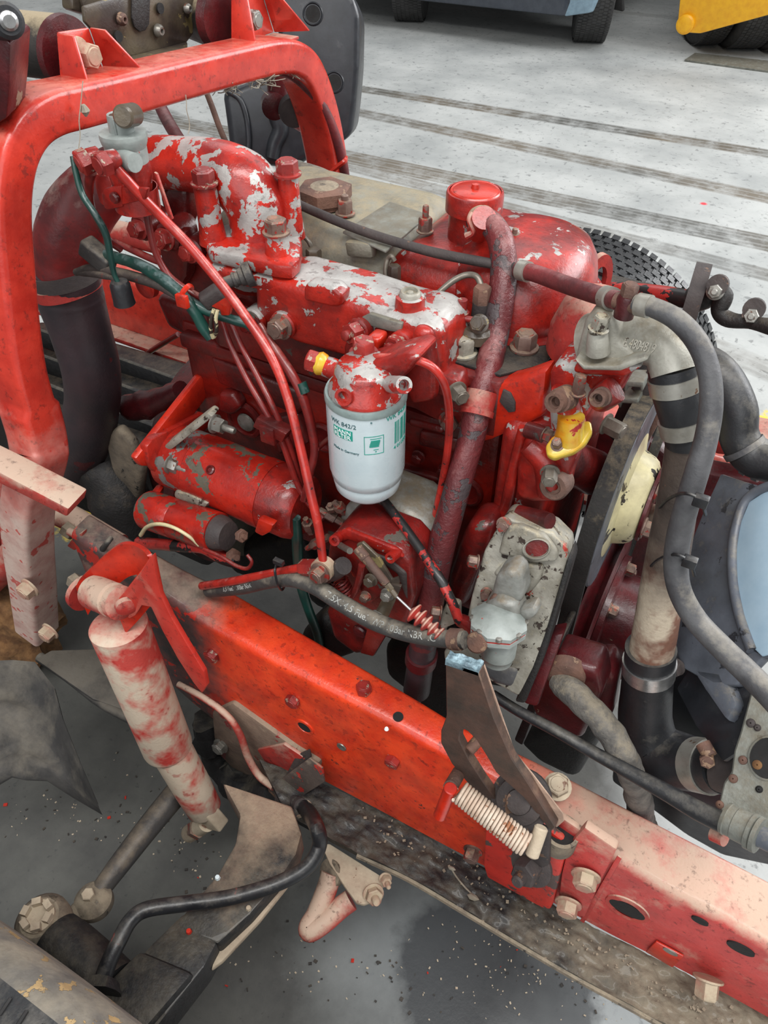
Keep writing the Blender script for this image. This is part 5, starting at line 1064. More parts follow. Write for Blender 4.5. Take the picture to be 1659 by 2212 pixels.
# ------------------------------------------------------------------ shock absorber and its bracket
sb = thing('shock_bracket', 'red forked bracket with pointed tail holding the shock absorber eye', 'bracket', px(280, 1300, Y=.41))
rim = [(166, 1262, .372), (176, 1246, .378), (206, 1216, .392), (240, 1186, .405), (262, 1172, .412), (286, 1170, .416), (314, 1182, .415), (328, 1198, .41), (322, 1216, .402), (300, 1244, .388), (270, 1280, .372), (246, 1306, .362)]
Pr = catmull([px(*a[:2], Y=a[2]) for a in rim], [0]*len(rim), 4)[0]
drop = Vector((.008, -.004, -.048)); cen = sum(Pr, Vector())/len(Pr)
rings = []
for i, p in enumerate(Pr):
    t_ = (Pr[min(i+1, len(Pr)-1)]-Pr[max(i-1, 0)]).normalized(); nn = t_.cross(drop).normalized()
    if (p-cen).dot(nn) > 0: nn = -nn
    th_ = .0055; rings.append([p, p+drop, p+drop+nn*th_, p+nn*th_])
MB().loft(rings).build('fork_strap', M['red'], sb)
pr(Py([(328, 1200), (334, 1230), (346, 1286), (370, 1336), (402, 1390), (440, 1452), (446, 1482), (436, 1498), (418, 1476), (384, 1424), (350, 1362), (326, 1312), (306, 1308), (292, 1330), (266, 1344), (244, 1336), (240, 1310), (262, 1286), (300, 1240)], .365), (0, .007, 0), .0015, 2).build('tail_plate', M['red_fork'], sb)
q = px(188, 1285, Y=.385)
MB().lathe(px(158, 1252, Y=.395), VX*.9-VY*.2, [(0, .011), (.012, .011)], 6).build('nut', M['dirt_beige'], sb)
ear = px(180, 1276, Y=.382); MB().lathe(ear, VX*.95-VY*.2, [(0, .026), (.008, .026)], 32).build('left_ear', M['red_dust_mid'], sb)
q = px(272, 1306, Y=.362); MB().lathe(q, NY*.6+VX*.8, [(0, .0135), (.006, .0125), (.008, .008), (.008, 0)], 24).build('pin_head', M['red_dust_mid'], sb)
sh = thing('shock_absorber', 'dust caked shock absorber with pink-red faded body hanging from the forked bracket', 'shock absorber', px(440, 1780, Y=.36))
a, b = px(200, 1278, Y=.372), px(264, 1304, Y=.365); L = (b-a).length; r = pw(74, a)/2
MB().lathe(a, b-a, [(0, r*.75), (.002, r), (L*.70, r), (L*.72, r*.85), (L*.8, r*.85), (L*.82, r*.98), (L*.96, r*.98), (L, r*.7)], 36).build('top_eye', M['red_dusty'], sh)
a, b = px(256, 1352, Y=.365), px(362, 1612, Y=.352); ax = (b-a).normalized(); L = (b-a).length; r = pw(126, a)/2
MB().lathe(a, ax, [(-.006, r*.5), (-.004, r*.9), (-.001, r*1.0), (.012, r*1.0), (L*.6, r*.985), (L-.004, r*.985), (L, r*.97)], 48).build('dust_cover', M['shock_dusty'], sh)
c_ = px(440, 1750, Y=.345); L2_ = (c_-b).length; r2 = pw(88, b)/2
MB().lathe(b-ax*.03, c_-b, [(0, r2), (L2_*.6+.03, r2*.96), (L2_*.94+.03, r2*.9), (L2_*1.0+.03, r2*.7), (L2_*1.02+.03, 0)], 36).build('damper_tube', M['shock_dusty'], sh)
m = MB(); q = px(456, 1765, Y=.342); m.obox(q, VX*.017+VZ*.012, (VX*-.5+VZ*.8).normalized()*.020, VY*.012, .004, 3); m.build('lower_eye', M['dirt_pale'], sh)
e0, e1 = px(448, 1776, Y=.338), px(410, 1800, Y=.33); MB().cyl(e0, e1, pw(40, e0)/2, n=24).build('bush', M['dirt_pale'], sh); bolt(sh, px(430, 1787, Y=.333), e1-e0, pw(38, e1), .016, M['bolt'], False, 'nut')
# ------------------------------------------------------------------ axle, spring, steering
axz = .40
axl = thing('axle_beam', 'dirty front axle beam, dusty upper part and black oily outer end', 'axle', px(430, 1960, Z=.34))
A_ = lambda pts, Z: [px(x, y, Z=Z) for x, y in pts]
def slab(pts, Z, dz, mat, nm, par, bev=.004):
    P__ = A_(pts, Z); return MB().prism([Vector((p.x, p.y, p.z-dz)) for p in P__], (0, 0, dz), bev, 2).build(nm, M[mat], par)
slab([(480, 1690), (630, 1740), (652, 1800), (640, 1845), (600, 1906), (540, 1975), (470, 2040), (380, 2000), (396, 1975), (470, 1888), (508, 1822), (518, 1760)], axz, .05, 'axle_all', 'beam_inner', axl)
slab([(396, 1972), (470, 2034), (440, 2090), (330, 2230), (180, 2230), (262, 2108), (330, 2036)], axz-.001, .06, 'axle_all', 'beam_outer', axl)
slab([(612, 1900), (622, 1912), (560, 1990), (480, 2076), (456, 2094), (466, 2056), (540, 1976)], axz-.03, .01, 'dirt_pale', 'lower_web', axl, .002)
slab([(300, 2050), (420, 2100), (300, 2240), (150, 2240), (230, 2120)], axz+.012, .02, 'black_dirt', 'mud_cake', axl, .008)
for x, y, mt in ((408, 2012, 'red'), (470, 1896, 'filter_white'), (537, 1962, 'dirt_pale'), (364, 2136, 'dirt_pale'), (243, 2166, 'red')):
    q = px(x, y, Z=axz+.002); MB().lathe(q, VZ, [(-.001, .004), (.003, .003)], 7).build('paint_fleck', M[mt], axl)
ls = thing('leaf_spring', 'black oil-soaked leaf spring below the rail, dusty towards the front', 'leaf spring', px(1000, 1950, Z=.32))
sp_up = [(560, 1640), (690, 1688), (840, 1762), (1000, 1850), (1120, 1912), (1260, 1990), (1400, 2062), (1560, 2140), (1700, 2210)]
sp_lo = [(620, 1760), (760, 1836), (880, 1892), (1000, 1962), (1100, 2022), (1240, 2104), (1380, 2180), (1500, 2250), (1640, 2330)]
U_ = smooth_line([px(x, y, Z=.345) for x, y in sp_up], 22); D_ = smooth_line([px(x, y, Z=.345) for x, y in sp_lo], 22)
def lump(p): return .0045*mnoise.noise(p*38)+.003*mnoise.noise(p*90)+.0015*mnoise.noise(p*190)
def leaf(i0, i1, mat, nm):
    rg = []
    for i in range(i0, i1):
        a, b = U_[i], D_[i]; top = [a+(b-a)*(k/36) for k in range(37)]
        top = [p+VZ*lump(p) for p in top]; rg.append(top+[b-VZ*.012, a-VZ*.012])
    return MB().loft(rg).build(nm, M[mat], ls, 60)
leaf(0, len(U_), 'spring_all', 'top_leaf')
P_ = [D_[i]-VZ*.008 for i in range(24, len(D_), 10)]; MB().tube(P_, [.005]*len(P_), 8).build('lower_leaf_edge', M['dirt_beige'], ls)
P_ = [U_[i]*.5+D_[i]*.5-VZ*.03 for i in range(2, len(D_), 20)]
sp = thing('spring_perch', 'dirt covered plate with hex bolt where spring, axle and rail meet', 'plate', px(560, 1650, Y=.43))
pr(Py([(456, 1540), (500, 1520), (640, 1620), (690, 1650), (680, 1700), (600, 1720), (560, 1690), (500, 1660), (462, 1620)], .432), (0, .02, 0), .006).build('perch_plate', M['axle_dusty'], sp)
pr(Py([(555, 1620), (612, 1608), (660, 1640), (640, 1680), (590, 1676)], .428), (0, .006, 0), .002).build('red_gusset', M['red_dust_mid'], sp)
q = px(478, 1610, Y=.43); bolt(sp, q, NY+VZ*.2, pw(26, q), .010, M['steel'])
P_, R_ = tp([(440, 1560, .44, 60), (470, 1640, .44, 60), (520, 1700, .42, 70), (600, 1720, .41, 70)]); MB().tube(P_, R_, 14, wob=.5).build('mud_lump', M['black_dirt'], sp)
bb = thing('brake_hose_bracket', 'bent sheet metal bracket with flaking red paint carrying the brake hose', 'bracket', px(630, 1740, Y=.41))
pr([px(x, y, Y=.405) for x, y in ((578, 1704), (622, 1738), (606, 1758), (594, 1762), (588, 1740))], (.004, .01, 0), .001).build('end_tab', M['rust'], bb)
pr([px(578, 1704, Y=.405), px(668, 1638, Y=.425), px(696, 1660, Y=.42), px(700, 1690, Y=.418), px(618, 1742, Y=.40)], (0, .004, -.002), .001).build('bracket_plate', M['bracket_flake'], bb)
pr([px(604, 1700, Y=.408), px(672, 1636, Y=.43), px(668, 1620, Y=.43), px(640, 1632, Y=.43)], (0, .003, 0), .0008).build('fold', M['rust_dark'], bb)
P_, R_ = tp([(612, 1722, .40, 44), (636, 1734, .395, 36), (650, 1742, .39, 34)]); MB().tube(P_, R_, 16).build('hose_ferrule', M['rust_dark'], bb)
o = hose('brake_hose', 'black rubber brake hose sweeping from the bracket down to the axle end', 'hose', [(640, 1736, .393, 34), (664, 1752, .385, 34), (684, 1786, ('Z', .475), 34), (690, 1826, ('Z', .462), 33), (664, 1872, ('Z', .45), 33), (600, 1908, ('Z', .442), 33), (500, 1938, ('Z', .44), 33), (400, 1952, ('Z', .44), 34), (318, 1964, ('Z', .445), 34), (282, 1988, ('Z', .448), 34), (256, 2034, ('Z', .446), 35), (236, 2076, ('Z', .44), 36), (220, 2120, ('Z', .43), 38)], M['hose_black'])
ringband(o, px(655, 1748, Y=.388), VX*.7-VZ*.6, pw(38, px(655, 1748, Y=.388))/2, .004, M['dirt_pale'], 'hose_ring')
o = hose('brake_pipe', 'thin dusty red brake pipe running along under the rail to the bracket', 'pipe', [(385, 1478, .42, 14), (440, 1508, .42, 15), (490, 1545, .418, 15), (518, 1586, .415, 16), (536, 1636, .412, 16), (560, 1676, .408, 17), (592, 1700, .404, 18)], M['red_dusty'])
tr_ = thing('tie_rod', 'black tie rod with dusty ball joint end on the dark floor', 'tie rod', px(250, 1880, Z=.33))
tz = .27
q = [px(x, y, Z=tz) for x, y in ((400, 1690), (330, 1775), (262, 1862), (215, 1925))]
MB().tube(q, [pw(54, q[0])/2, pw(52, q[1])/2, pw(48, q[2])/2, pw(42, q[3])/2], 20).build('rod', M['rod_dark'], tr_)
q = px(202, 1946, Z=tz); MB().lathe(q-VZ*.02, VZ, [(0, .022), (.01, .027), (.024, .027), (.032, .020), (.034, .012), (.034, 0)], 28).build('ball_joint', M['dirt_beige'], tr_)
MB().hexp(q+VZ*.013+VX*-.004, VZ, .016, .01).build('joint_cap', M['dirt_pale'], tr_)
P_ = [px(x, y, Z=tz-.01) for x, y in ((200, 1950), (165, 1985), (152, 2030), (170, 2060))]; MB().tube(P_, [.019, .018, .014, .012], 16).build('joint_arm', M['dirt_beige'], tr_)
sk = thing('steering_knuckle', 'black steering arm with dusty castellated nut beside the front tyre', 'steering arm', px(130, 2050, Z=.38))
P_ = [px(x, y, Z=.385) for x, y in ((122, 2020), (150, 2050), (200, 2100), (240, 2140))]; MB().tube(P_, [.030, .034, .036, .036], 22).build('arm', M['black_dirt'], sk)
q = px(90, 1988, Z=.40); MB().lathe(q-VZ*.02, VZ, [(0, .034), (.018, .034), (.026, .028), (.03, .024)], 28).build('arm_eye', M['dirt_beige'], sk)
m = MB(); m.lathe(q+VZ*.008, VZ, [(0, .020), (.008, .020), (.008, .010), (.006, 0)], 24)
for k in range(6):
    t_ = math.radians(60*k+15); d_ = Vector((math.cos(t_), math.sin(t_), 0)); m.obox(q+VZ*.019+d_*.0155, d_*.004, d_.cross(VZ)*.0055, VZ*.006)
m.build('castle_nut', M['dirt_pale'], sk)
P_ = [px(x, y, Z=.43) for x, y in ((222, 2116), (214, 2140))]; MB().tube(P_, [.02, .024], 12, wob=.6).build('hose_boss', M['black_dirt'], sk)
# near front tyre
wz = .36; cx_ = -.34; yin = .043
ft = thing('steered_wheel', 'worn black front tyre with dusty shoulder at the lower left corner', 'tyre', (cx_, yin-.09, 0))
c_ = Vector((cx_, yin-.095, wz)); ri = .20
prof = [(.190, .22), (.196, .27), (.190, .325), (.178, .347), (.160, .3585)]
MB().lathe(c_-VY*.095, VY, [(0, .22), (-.006, .27), (0, .325), (.012, .347), (.03, .3585), (.095, .362), (.158, .3585)], 96, False, False).build('tread', M['tyre'], ft, 60)
MB().lathe(c_-VY*.095, VY, [(.158, .3585), (.166, .3565), (.178, .348), (.190, .325), (.197, .27), (.19, .22)], 96, False, False).build('shoulder', M['tyre_dust'], ft, 60)
MB().lathe(c_-VY*.08, VY, [(0, .0), (.0, .215), (.16, .215), (.15, .12), (.15, 0)], 48).build('rim', M['rust_dark'], ft)
m = MB(); n_ = 120
for k in range(n_):
    t_ = 2*math.pi*k/n_; e = Vector((math.sin(t_), 0, math.cos(t_))); f = VY.cross(e)
    if e.z < .4: continue
    for j, yy in enumerate((.120, .080, .040, .005)):
        q = c_+VY*(yy-.095+.02)+e*.3605; P_ = [q+VY*.012+f*.003, q+f*.0045, q-VY*.004-f*.0015, q-VY*.014-f*.001]
        m.tube(P_, [.0018, .0021, .0021, .0016], 5, 1)
o = m.build('tread_sipes', M['dark_void'], ft); o['kind'] = 'stuff'
wf = thing('steered_wheel', 'glossy black far tyre with knobbly tread behind the red dome', 'tyre', (-.34, 1.56, 0))
wheel(wf, Vector((-.395, 1.585, .37)), VY, .345, .20, M['tyre_glossy'])
# tow hook and its plate
tw = thing('tow_hook', 'dusty bent steel U hook under the leaf spring', 'hook', px(720, 1980, Z=.28))
P_ = [px(x, y, Z=z) for x, y, z in ((716, 1888, .31), (704, 1925, .30), (684, 1975, .285), (668, 2002, .28), (672, 2010, .28), (700, 1992, .285), (734, 1962, .29), (758, 1944, .295))]
MB().tube(P_, [pw(46, p)/2 for p in P_], 18).build('hook_bar', M['red_dusty'], tw)
MB().lathe(px(716, 1886, Z=.31), Vector((-.3, -.5, .5)), [(-.006, .020), (.004, .020), (.006, .016)], 24).build('collar', M['dirt_beige'], tw)
tpz = thing('hook_plate', 'pale dusty plate with two nuts beside the leaf spring', 'plate', px(770, 1890, Z=.3))
slab([(694, 1824), (712, 1822), (836, 1900), (830, 1912), (812, 1932), (806, 1946), (786, 1954), (770, 1950), (752, 1926), (712, 1866)], .325, .008, 'dirt_pale', 'plate', tpz, .002)
for x, y, s in ((806, 1930, 32), (832, 1898, 20)):
    q = px(x, y, Z=.326); bolt(tpz, q, VX*.5-VY*.5+VZ*.6, pw(s, q), .011, M['bolt_dusty'], True, 'nut', .012)
# ------------------------------------------------------------------ bracket with broken arm, spring and nuts on the rail
ba_ = thing('broken_arm', 'flat brown steel arm standing up from the rail, top edge torn and blue', 'arm', px(1180, 1790, Y=.40))
pr(Py([(962, 1428), (1034, 1452), (1068, 1554), (1106, 1640), (1138, 1688), (1168, 1736), (1200, 1788), (1190, 1796), (1176, 1780), (1130, 1722), (1094, 1690), (1070, 1668), (1052, 1636), (1028, 1598), (1006, 1576), (994, 1580), (992, 1600), (1012, 1640), (1044, 1690), (1084, 1746), (1070, 1752), (1030, 1716), (985, 1662), (974, 1648), (952, 1606), (952, 1580), (964, 1548)], .400), (0, .011, 0), .0012, 1).build('arm_plate', M['brown_arm'], ba_)
pr(Py([(1036, 1450), (1046, 1436), (1082, 1540), (1112, 1626), (1150, 1672), (1216, 1758), (1218, 1774), (1202, 1790)][:7]+[(1202, 1788), (1140, 1688), (1108, 1640), (1070, 1554)], .4105), (0, .0015, 0), .0004, 1).build('worn_edge', M['arm_edge'], ba_)
P_, Q_ = px(962, 1428, Y=.400), px(1034, 1452, Y=.400)
m = MB(); rg = []
for i in range(15):
    c0 = P_+(Q_-P_)*(i/14); row = []
    for j in range(7):
        p = c0+VY*(.0115*j/6)+VZ*(.004*mnoise.noise(c0*160+Vector((0, j*.9, 0)))+.003); row.append(p)
    rg.append(row+[c0+VY*.0115-VZ*.006, c0-VZ*.006])
m.loft(rg); m.build('torn_top', M['torn_blue'], ba_, 20)
for x0, y0, x1, y1, w, mt in ((1012, 1622, 1034, 1598, 26, 'rust'), (992, 1668, 972, 1702, 30, 'rust'), (974, 1702, 950, 1762, 30, 'red')):
    a, b = px(x0, y0, Y=.405 if mt == 'rust' else .368), px(x1, y1, Y=(.36 if mt == 'red' else .372) if y0 > 1650 else .42); MB().cyl(a, b, pw(w, a)/2, n=20, ch=.001).build('pin', M[mt], ba_)
cs = thing('coil_spring', 'small rusty white coil spring stretched beside the broken arm', 'spring', px(1130, 1825, Y=.36))
a, b = px(992, 1710, Y=.372), px(1136, 1826, Y=.36); L = (b-a).length; ux, uy = frame(b-a); r = pw(46, a)/2; N_ = 21; K_ = 16
P_ = [a+(b-a)*(i/(N_*K_))+(ux*math.cos(2*math.pi*i/K_)+uy*math.sin(2*math.pi*i/K_))*r for i in range(N_*K_+1)]
MB().tube(P_, [L/N_*.46]*len(P_), 7, 1).build('coils', M['spring_white'], cs, 70)
P_, R_ = tp([(986, 1706, .372, 10), (972, 1700, .375, 10), (970, 1712, .37, 10), (984, 1728, .365, 10)]); MB().tube(P_, R_, 10).build('spring_hook', M['spring_white'], cs)
a_, b_ = px(1170, 1786, Y=.385), px(1148, 1850, Y=.362); MB().cyl(a_, b_, pw(30, a_)/2, n=20, ch=.0015).build('anchor_pin', M['dirt_pale'], cs)
pb = thing('pivot_bracket', 'red bracket plate with ring socket and big hex bolts bolted to the rail side', 'bracket', px(1140, 1960, Y=.42))
pr(Py([(1058, 1740), (1048, 1800), (1044, 1870), (1052, 1896), (1170, 1962), (1188, 1966), (1196, 1950), (1212, 1880), (1228, 1828), (1180, 1790), (1110, 1740)], .418), (0, .01, 0), .003, 2).build('plate', M['red_plate'], pb)
pr(Py([(1226, 1828), (1262, 1788), (1332, 1836), (1300, 1900), (1262, 1984), (1204, 1958), (1212, 1890)], .424), (0, .012, 0), .003, 2).build('lap_plate', M['rail_dusty'], pb)
pr([px(1200, 1740, Z=.60), px(1262, 1786, Z=.60), px(1256, 1796, Z=.60), px(1190, 1752, Z=.60)], (0, 0, -.03), .002).build('top_gusset', M['rail_dusty'], pb)
q = px(1214, 1794, Z=.585); r = pw(78, q)/2
MB().lathe(q-VZ*.03, VZ, [(0, r*.8), (0, r), (.03, r), (.03, r*.80), (.004, r*.78)], 40, False, False).build('ring_socket', M['dirt_beige'], pb); MB().lathe(q, VZ, [(-.03, r*.82), (-.006, r*.81), (-.006, 0)], 32).build('socket_hollow', M['dark_void'], pb)
a, b = px(1128, 1725, Y=.415), px(1115, 1738, Y=.39); MB().lathe(a, b-a, [(0, .033), (.008, .033), (.010, .026), (.02, .025), (.022, .014), (.026, .013), (.027, 0)], 30).build('pivot_boss', M['rust_dark'], pb)
a, b = px(1150, 1868, Y=.405), px(1118, 1904, Y=.372); d_ = b-a; MB().lathe(a, d_, [(0, .026), (.004, .026), (.005, .022)], 30).build('washer', M['rust_dark'], pb); bolt(pb, a+d_.normalized()*.005, d_, pw(50, a), .022, M['rust_dark'], False, 'nut', .014)
pr(Py([(1160, 1786), (1188, 1800), (1186, 1870), (1166, 1880), (1150, 1860)], .402), (0, .008, 0), .003).build('link', M['rust_dark'], pb)
for x, y, s, mt in ((1266, 1890, 44, 'bolt_dusty'), (1228, 1950, 40, 'bolt_dusty'), (1022, 1836, 30, 'bolt')):
    q = px(x, y, Y=.42); bolt(pb, q, NY+VX*.15, pw(s, q), .013, M[mt])
q = px(1204, 1700, Z=.605); bolt(pb, q, VZ+NY*.3, pw(42, q), .014, M['dirt_pale'])
# ------------------------------------------------------------------ hoses and pipes
HX_ = [(1018, 482, .80, 46), (1040, 474, .768, 52), (1062, 486, .75, 54), (1082, 522, .735, 57), (1088, 580, .72, 58), (1082, 650, .70, 58), (1070, 724, .68, 58), (1054, 800, .645, 58), (1036, 866, .62, 56), (1020, 940, .60, 58), (1000, 1010, .58, 58), (978, 1090, .56, 58), (956, 1170, .545, 60), (938, 1250, .53, 60), (924, 1330, .525, 60), (910, 1420, .53, 58), (900, 1490, .54, 58)]
br_ = thing('breather_hose', 'wrinkled dark red breather hose from the filler neck down past the fuel filter', 'hose', px(910, 1490, Y=.54))
P_, R_ = tp(HX_); MB().tube(P_[:10], R_[:10], 24, 8).build('hose_run', M['rubber_wrinkle'], br_, 70); MB().tube(P_[8:15], R_[8:15], 24, 8).build('hose_run', M['rubber_wrinkle'], br_, 70); MB().tube(P_[14:], R_[14:], 24, 8).build('hose_end', M['rubber_lower'], br_, 70)
d_ = P_[9]-P_[7]; ringband(br_, P_[8], d_, R_[8]*1.0, .020, M['red_dust_mid'], 'joint_collar', .003); ringband(br_, P_[8]+d_.normalized()*.012, d_, R_[8]*1.02, .006, M['red_dust_mid'], 'joint_ring', .004)
ringband(br_, P_[15], P_[16]-P_[14], R_[15]*1.02, .02, M['maroon'], 'lower_clamp', .003)
ringband(br_, P_[1], P_[2]-P_[0], R_[1]*1.0, .012, M['bolt_dusty'], 'hose_clamp', .0015)
P2_, R2_ = tp([(1020, 460, .74, 14), (1014, 476, .735, 12), (1022, 500, .735, 12), (1008, 510, .735, 16)]); MB().tube(P2_, R2_, 8).build('clamp_screw', M['red_dust_mid'], br_)
o = hose('vacuum_pipe', 'thin rusty black pipe lying along the top of the rocker cover', 'pipe', [(590, 412, .80, 18), (634, 436, .755, 19), (700, 466, .732, 20), (780, 498, .722, 20), (860, 524, .718, 21), (940, 546, .716, 22), (1020, 562, .716, 22), (1090, 574, .72, 22), (1126, 580, .715, 22)], M['rust_dark'])
hh_ = thing('heater_hose', 'dark red heater hose with clamps leading to the T fitting on the water elbow', 'hose', px(1220, 620, Y=.69))
P_, R_ = tp([(1118, 582, .715, 36), (1160, 592, .705, 37), (1220, 614, .682, 38), (1280, 634, .645, 40), (1336, 650, .615, 40)]); MB().tube(P_, R_, 20).build('hose_run', M['rubber_red'], hh_, 70)
for f, nm in ((.06, 'clamp'), (.86, 'clamp')):
    i = 0 if f < .5 else 3; q = P_[0]*(1-.35)+P_[1]*.35 if i == 0 else P_[3]*.36+P_[4]*.64; ringband(hh_, q, P_[i+1]-P_[i], R_[i]*1.03, .011, M['steel_dull'], nm)
tf = thing('t_fitting', 'rusty T fitting with hex bolt between the two heater hoses', 'pipe fitting', px(1352, 652, Y=.665))
q = px(1353, 656, Y=.612); MB().lathe(q-VZ*.012, VZ, [(0, .0085), (.016, .009), (.02, .0075)], 24).build('fitting_body', M['maroon'], tf); bolt(tf, q+VZ*.008, VZ, .0125, .010, M['rust'], False)
MB().cyl(px(1330, 648, Y=.615), px(1382, 664, Y=.608), .007, n=16).build('cross_tube', M['rust'], tf)
h2 = thing('coolant_hose', 'long grey coolant hose tied to the radiator pipe and running off to the right', 'hose', px(1500, 1300, Y=.55))
L_ = [(1372, 656, .61, 40), (1410, 664, .606, 42), (1464, 692, .60, 46), (1508, 742, .594, 48), (1532, 806, .585, 48), (1536, 876, .575, 50), (1526, 944, .563, 50), (1508, 1010, .553, 52), (1484, 1090, .545, 52), (1466, 1160, .54, 52), (1460, 1222, .535, 52), (1470, 1280, .53, 50), (1504, 1340, .525, 50), (1560, 1400, .515, 52), (1620, 1458, .505, 54), (1680, 1520, .49, 56), (1740, 1590, .48, 56)]
P_, R_ = tp(L_); MB().tube(P_, R_, 22, 8).build('hose_run', M['rubber_grey'], h2, 70)
ringband(h2, P_[0]*.5+P_[1]*.5, P_[1]-P_[0], R_[0]*1.04, .011, M['steel_dull'])
for i in (8, 10):
    q = P_[i]; rd = R_[i]
    x_, y_ = L_[i][0], L_[i][1]; w0 = px(x_-56, y_-4, Y=.60); 
    ring = [px(x_+dx_, y_+dy_, Y=YY) for dx_, dy_, YY in ((-64, 12, .61), (-40, -12, .568), (-10, -24, .53), (16, -18, .525), (32, -4, .54), (40, 22, .58))]
    MB().tube(ring, [.0016]*len(ring), 6).build('cable_tie', M['hose_black'], h2)
    MB().obox(px(x_+30, y_-8, Y=.527), VX*.006, VY*.004, VZ*.005, .001).build('tie_head', M['hose_black'], h2)
rp = thing('radiator_pipe', 'rusty steel radiator pipe standing upright at the front of the engine', 'pipe', px(1410, 1420, Y=.6))
P_, R_ = tp([(1484, 930, .615, 84), (1476, 1000, .615, 84), (1462, 1090, .612, 86), (1446, 1180, .608, 90), (1430, 1270, .604, 92), (1414, 1370, .60, 94), (1402, 1430, .60, 94)]); MB().tube(P_, R_, 30).build('pipe_run', M['rad_pipe'], rp, 70)
uh = thing('radiator_hose', 'black rubber hose sleeve with two steel clamps below the water elbow', 'hose', px(1470, 900, Y=.62))
P_, R_ = tp([(1454, 790, .622, 106), (1460, 830, .62, 108), (1472, 880, .617, 104), (1482, 930, .615, 92), (1483, 955, .615, 90)]); MB().tube(P_, R_, 30).build('sleeve', M['rubber'], uh, 70)
for i, f in ((0, .92), (2, .75)):
    q = P_[i]*(1-f)+P_[i+1]*f; ringband(uh, q, P_[i+1]-P_[i], R_[i]*(1.015 if i == 0 else .985), .014, M['steel_dull'])
lh = thing('radiator_hose', 'thick black elbow hose with steel clamps at the bottom of the radiator pipe', 'hose', px(1420, 1620, Y=.58))
P_, R_ = tp([(1406, 1400, .60, 108), (1402, 1440, .60, 106), (1396, 1500, .598, 108), (1394, 1560, .592, 114), (1412, 1610, .584, 118), (1460, 1642, .572, 118), (1520, 1654, .56, 112), (1560, 1660, .55, 106)]); MB().tube(P_, R_, 32, 8).build('hose_elbow', M['rubber'], lh, 70)
ringband(lh, P_[1], P_[2]-P_[0], R_[1]*1.01, .020, M['steel_bright']); ringband(lh, P_[6], P_[7]-P_[5], R_[6]*1.0, .022, M['steel_dull'])
q = px(1528, 1618, Y=.535); MB().cyl(px(1518, 1606, Y=.54), px(1534, 1634, Y=.53), .008, n=14).build('worm_housing', M['rust'], lh); bolt(lh, px(1528, 1640, Y=.528), NY+VZ*.6, .014, .008, M['rust'], False, 'clamp_screw')
P_, R_ = tp([(1555, 1660, .55, 100), (1600, 1672, .545, 98), (1660, 1690, .54, 96)]); MB().tube(P_, R_, 24).build('radiator_neck', M['rust_dark'], lh)
o = hose('air_duct_hose', 'black corrugated air hose curving away at the right edge', 'hose', [(1480, 770, .88, 86), (1550, 806, .86, 84), (1592, 880, .84, 82), (1596, 940, .83, 82), (1626, 988, .82, 82), (1690, 1010, .81, 80)], M['rubber'], n=24)
for k, (x, y, dx_, dy_) in enumerate(((1608, 968, 20, 30), (1630, 988, 34, 22), (1650, 998, 40, 16))):
    ringband(o, px(x, y, Y=.825), px(x+dx_, y+dy_, Y=.82)-px(x, y, Y=.825), pw(84, px(x, y, Y=.825))/2, .007, M['rubber_grey'], 'hose_rib', .002)
o = hose('black_pipe', 'black-over-red steering pipe leading right behind the T fitting', 'pipe', [(1280, 622, .97, 24), (1340, 624, .95, 28), (1420, 634, .93, 36), (1494, 648, .91, 42)], M['pipe_redblack'])
o['label'] = 'tapered red and black bar behind the T fitting'; o.name = 'support_bar'
lr = MB(); q = px(1284, 606, Y=.93); 
lug = thing('lifting_eye', 'red lifting eye with large hole standing behind the heater hose', 'lifting eye', px(1282, 640, Y=.93))
pl_ = (q, (VX*.85-VY*.5).normalized()); u_ = VZ; v_ = pl_[1].cross(VZ).normalized()
MB().loft([[q+u_*(.038*math.cos(t_)*s_)+v_*(.022*math.sin(t_)*s_)+pl_[1]*h_ for t_ in [2*math.pi*k/32 for k in range(32)]] for s_, h_ in ((.58, .0), (1.0, .0), (1.0, .008), (.58, .008), (.58, .0))], False, False).build('eye_plate', M['red_dust_mid'], lug)
pr([px(x, y, Y=.93) for x, y in ((1250, 640), (1300, 640), (1290, 720), (1240, 716))], (0, .008, 0), .001).build('eye_shank', M['red_dark'], lug)
cl_ = thing('exhaust_clamp', 'grimy clamp ring and bolted bracket arm in front of the bright floor', 'bracket', px(1520, 660, Y=.90))
q = px(1500, 648, Y=.905); MB().lathe(q-VX*.010, VX*.95+VY*.1, [(0, .034), (0, .042), (.018, .042), (.018, .034), (0, .034)], 36, False, False).build('clamp_ring', M['rust_dark'], cl_)
P_, R_ = tp([(1496, 650, .91, 60), (1530, 640, .90, 40), (1548, 626, .895, 34), (1562, 640, .89, 40), (1556, 672, .885, 36), (1574, 690, .88, 34), (1620, 696, .875, 30), (1690, 712, .86, 36)]); MB().tube(P_, R_, 16, wob=.25).build('bracket_arm', M['black_grime'], cl_)
for x, y, w in ((1548, 624, 44), (1626, 676, 46)):
    q = px(x, y, Y=.882); MB().lathe(q+VY*.012, NY+VZ*.4, [(0, pw(w, q)/2), (.02, pw(w, q)/2)], 20).build('boss', M['rust_dark'], cl_); bolt(cl_, q-VY*.006, NY+VZ*.4, pw(w*.6, q), .01, M['steel'], True, 'nut', .008)
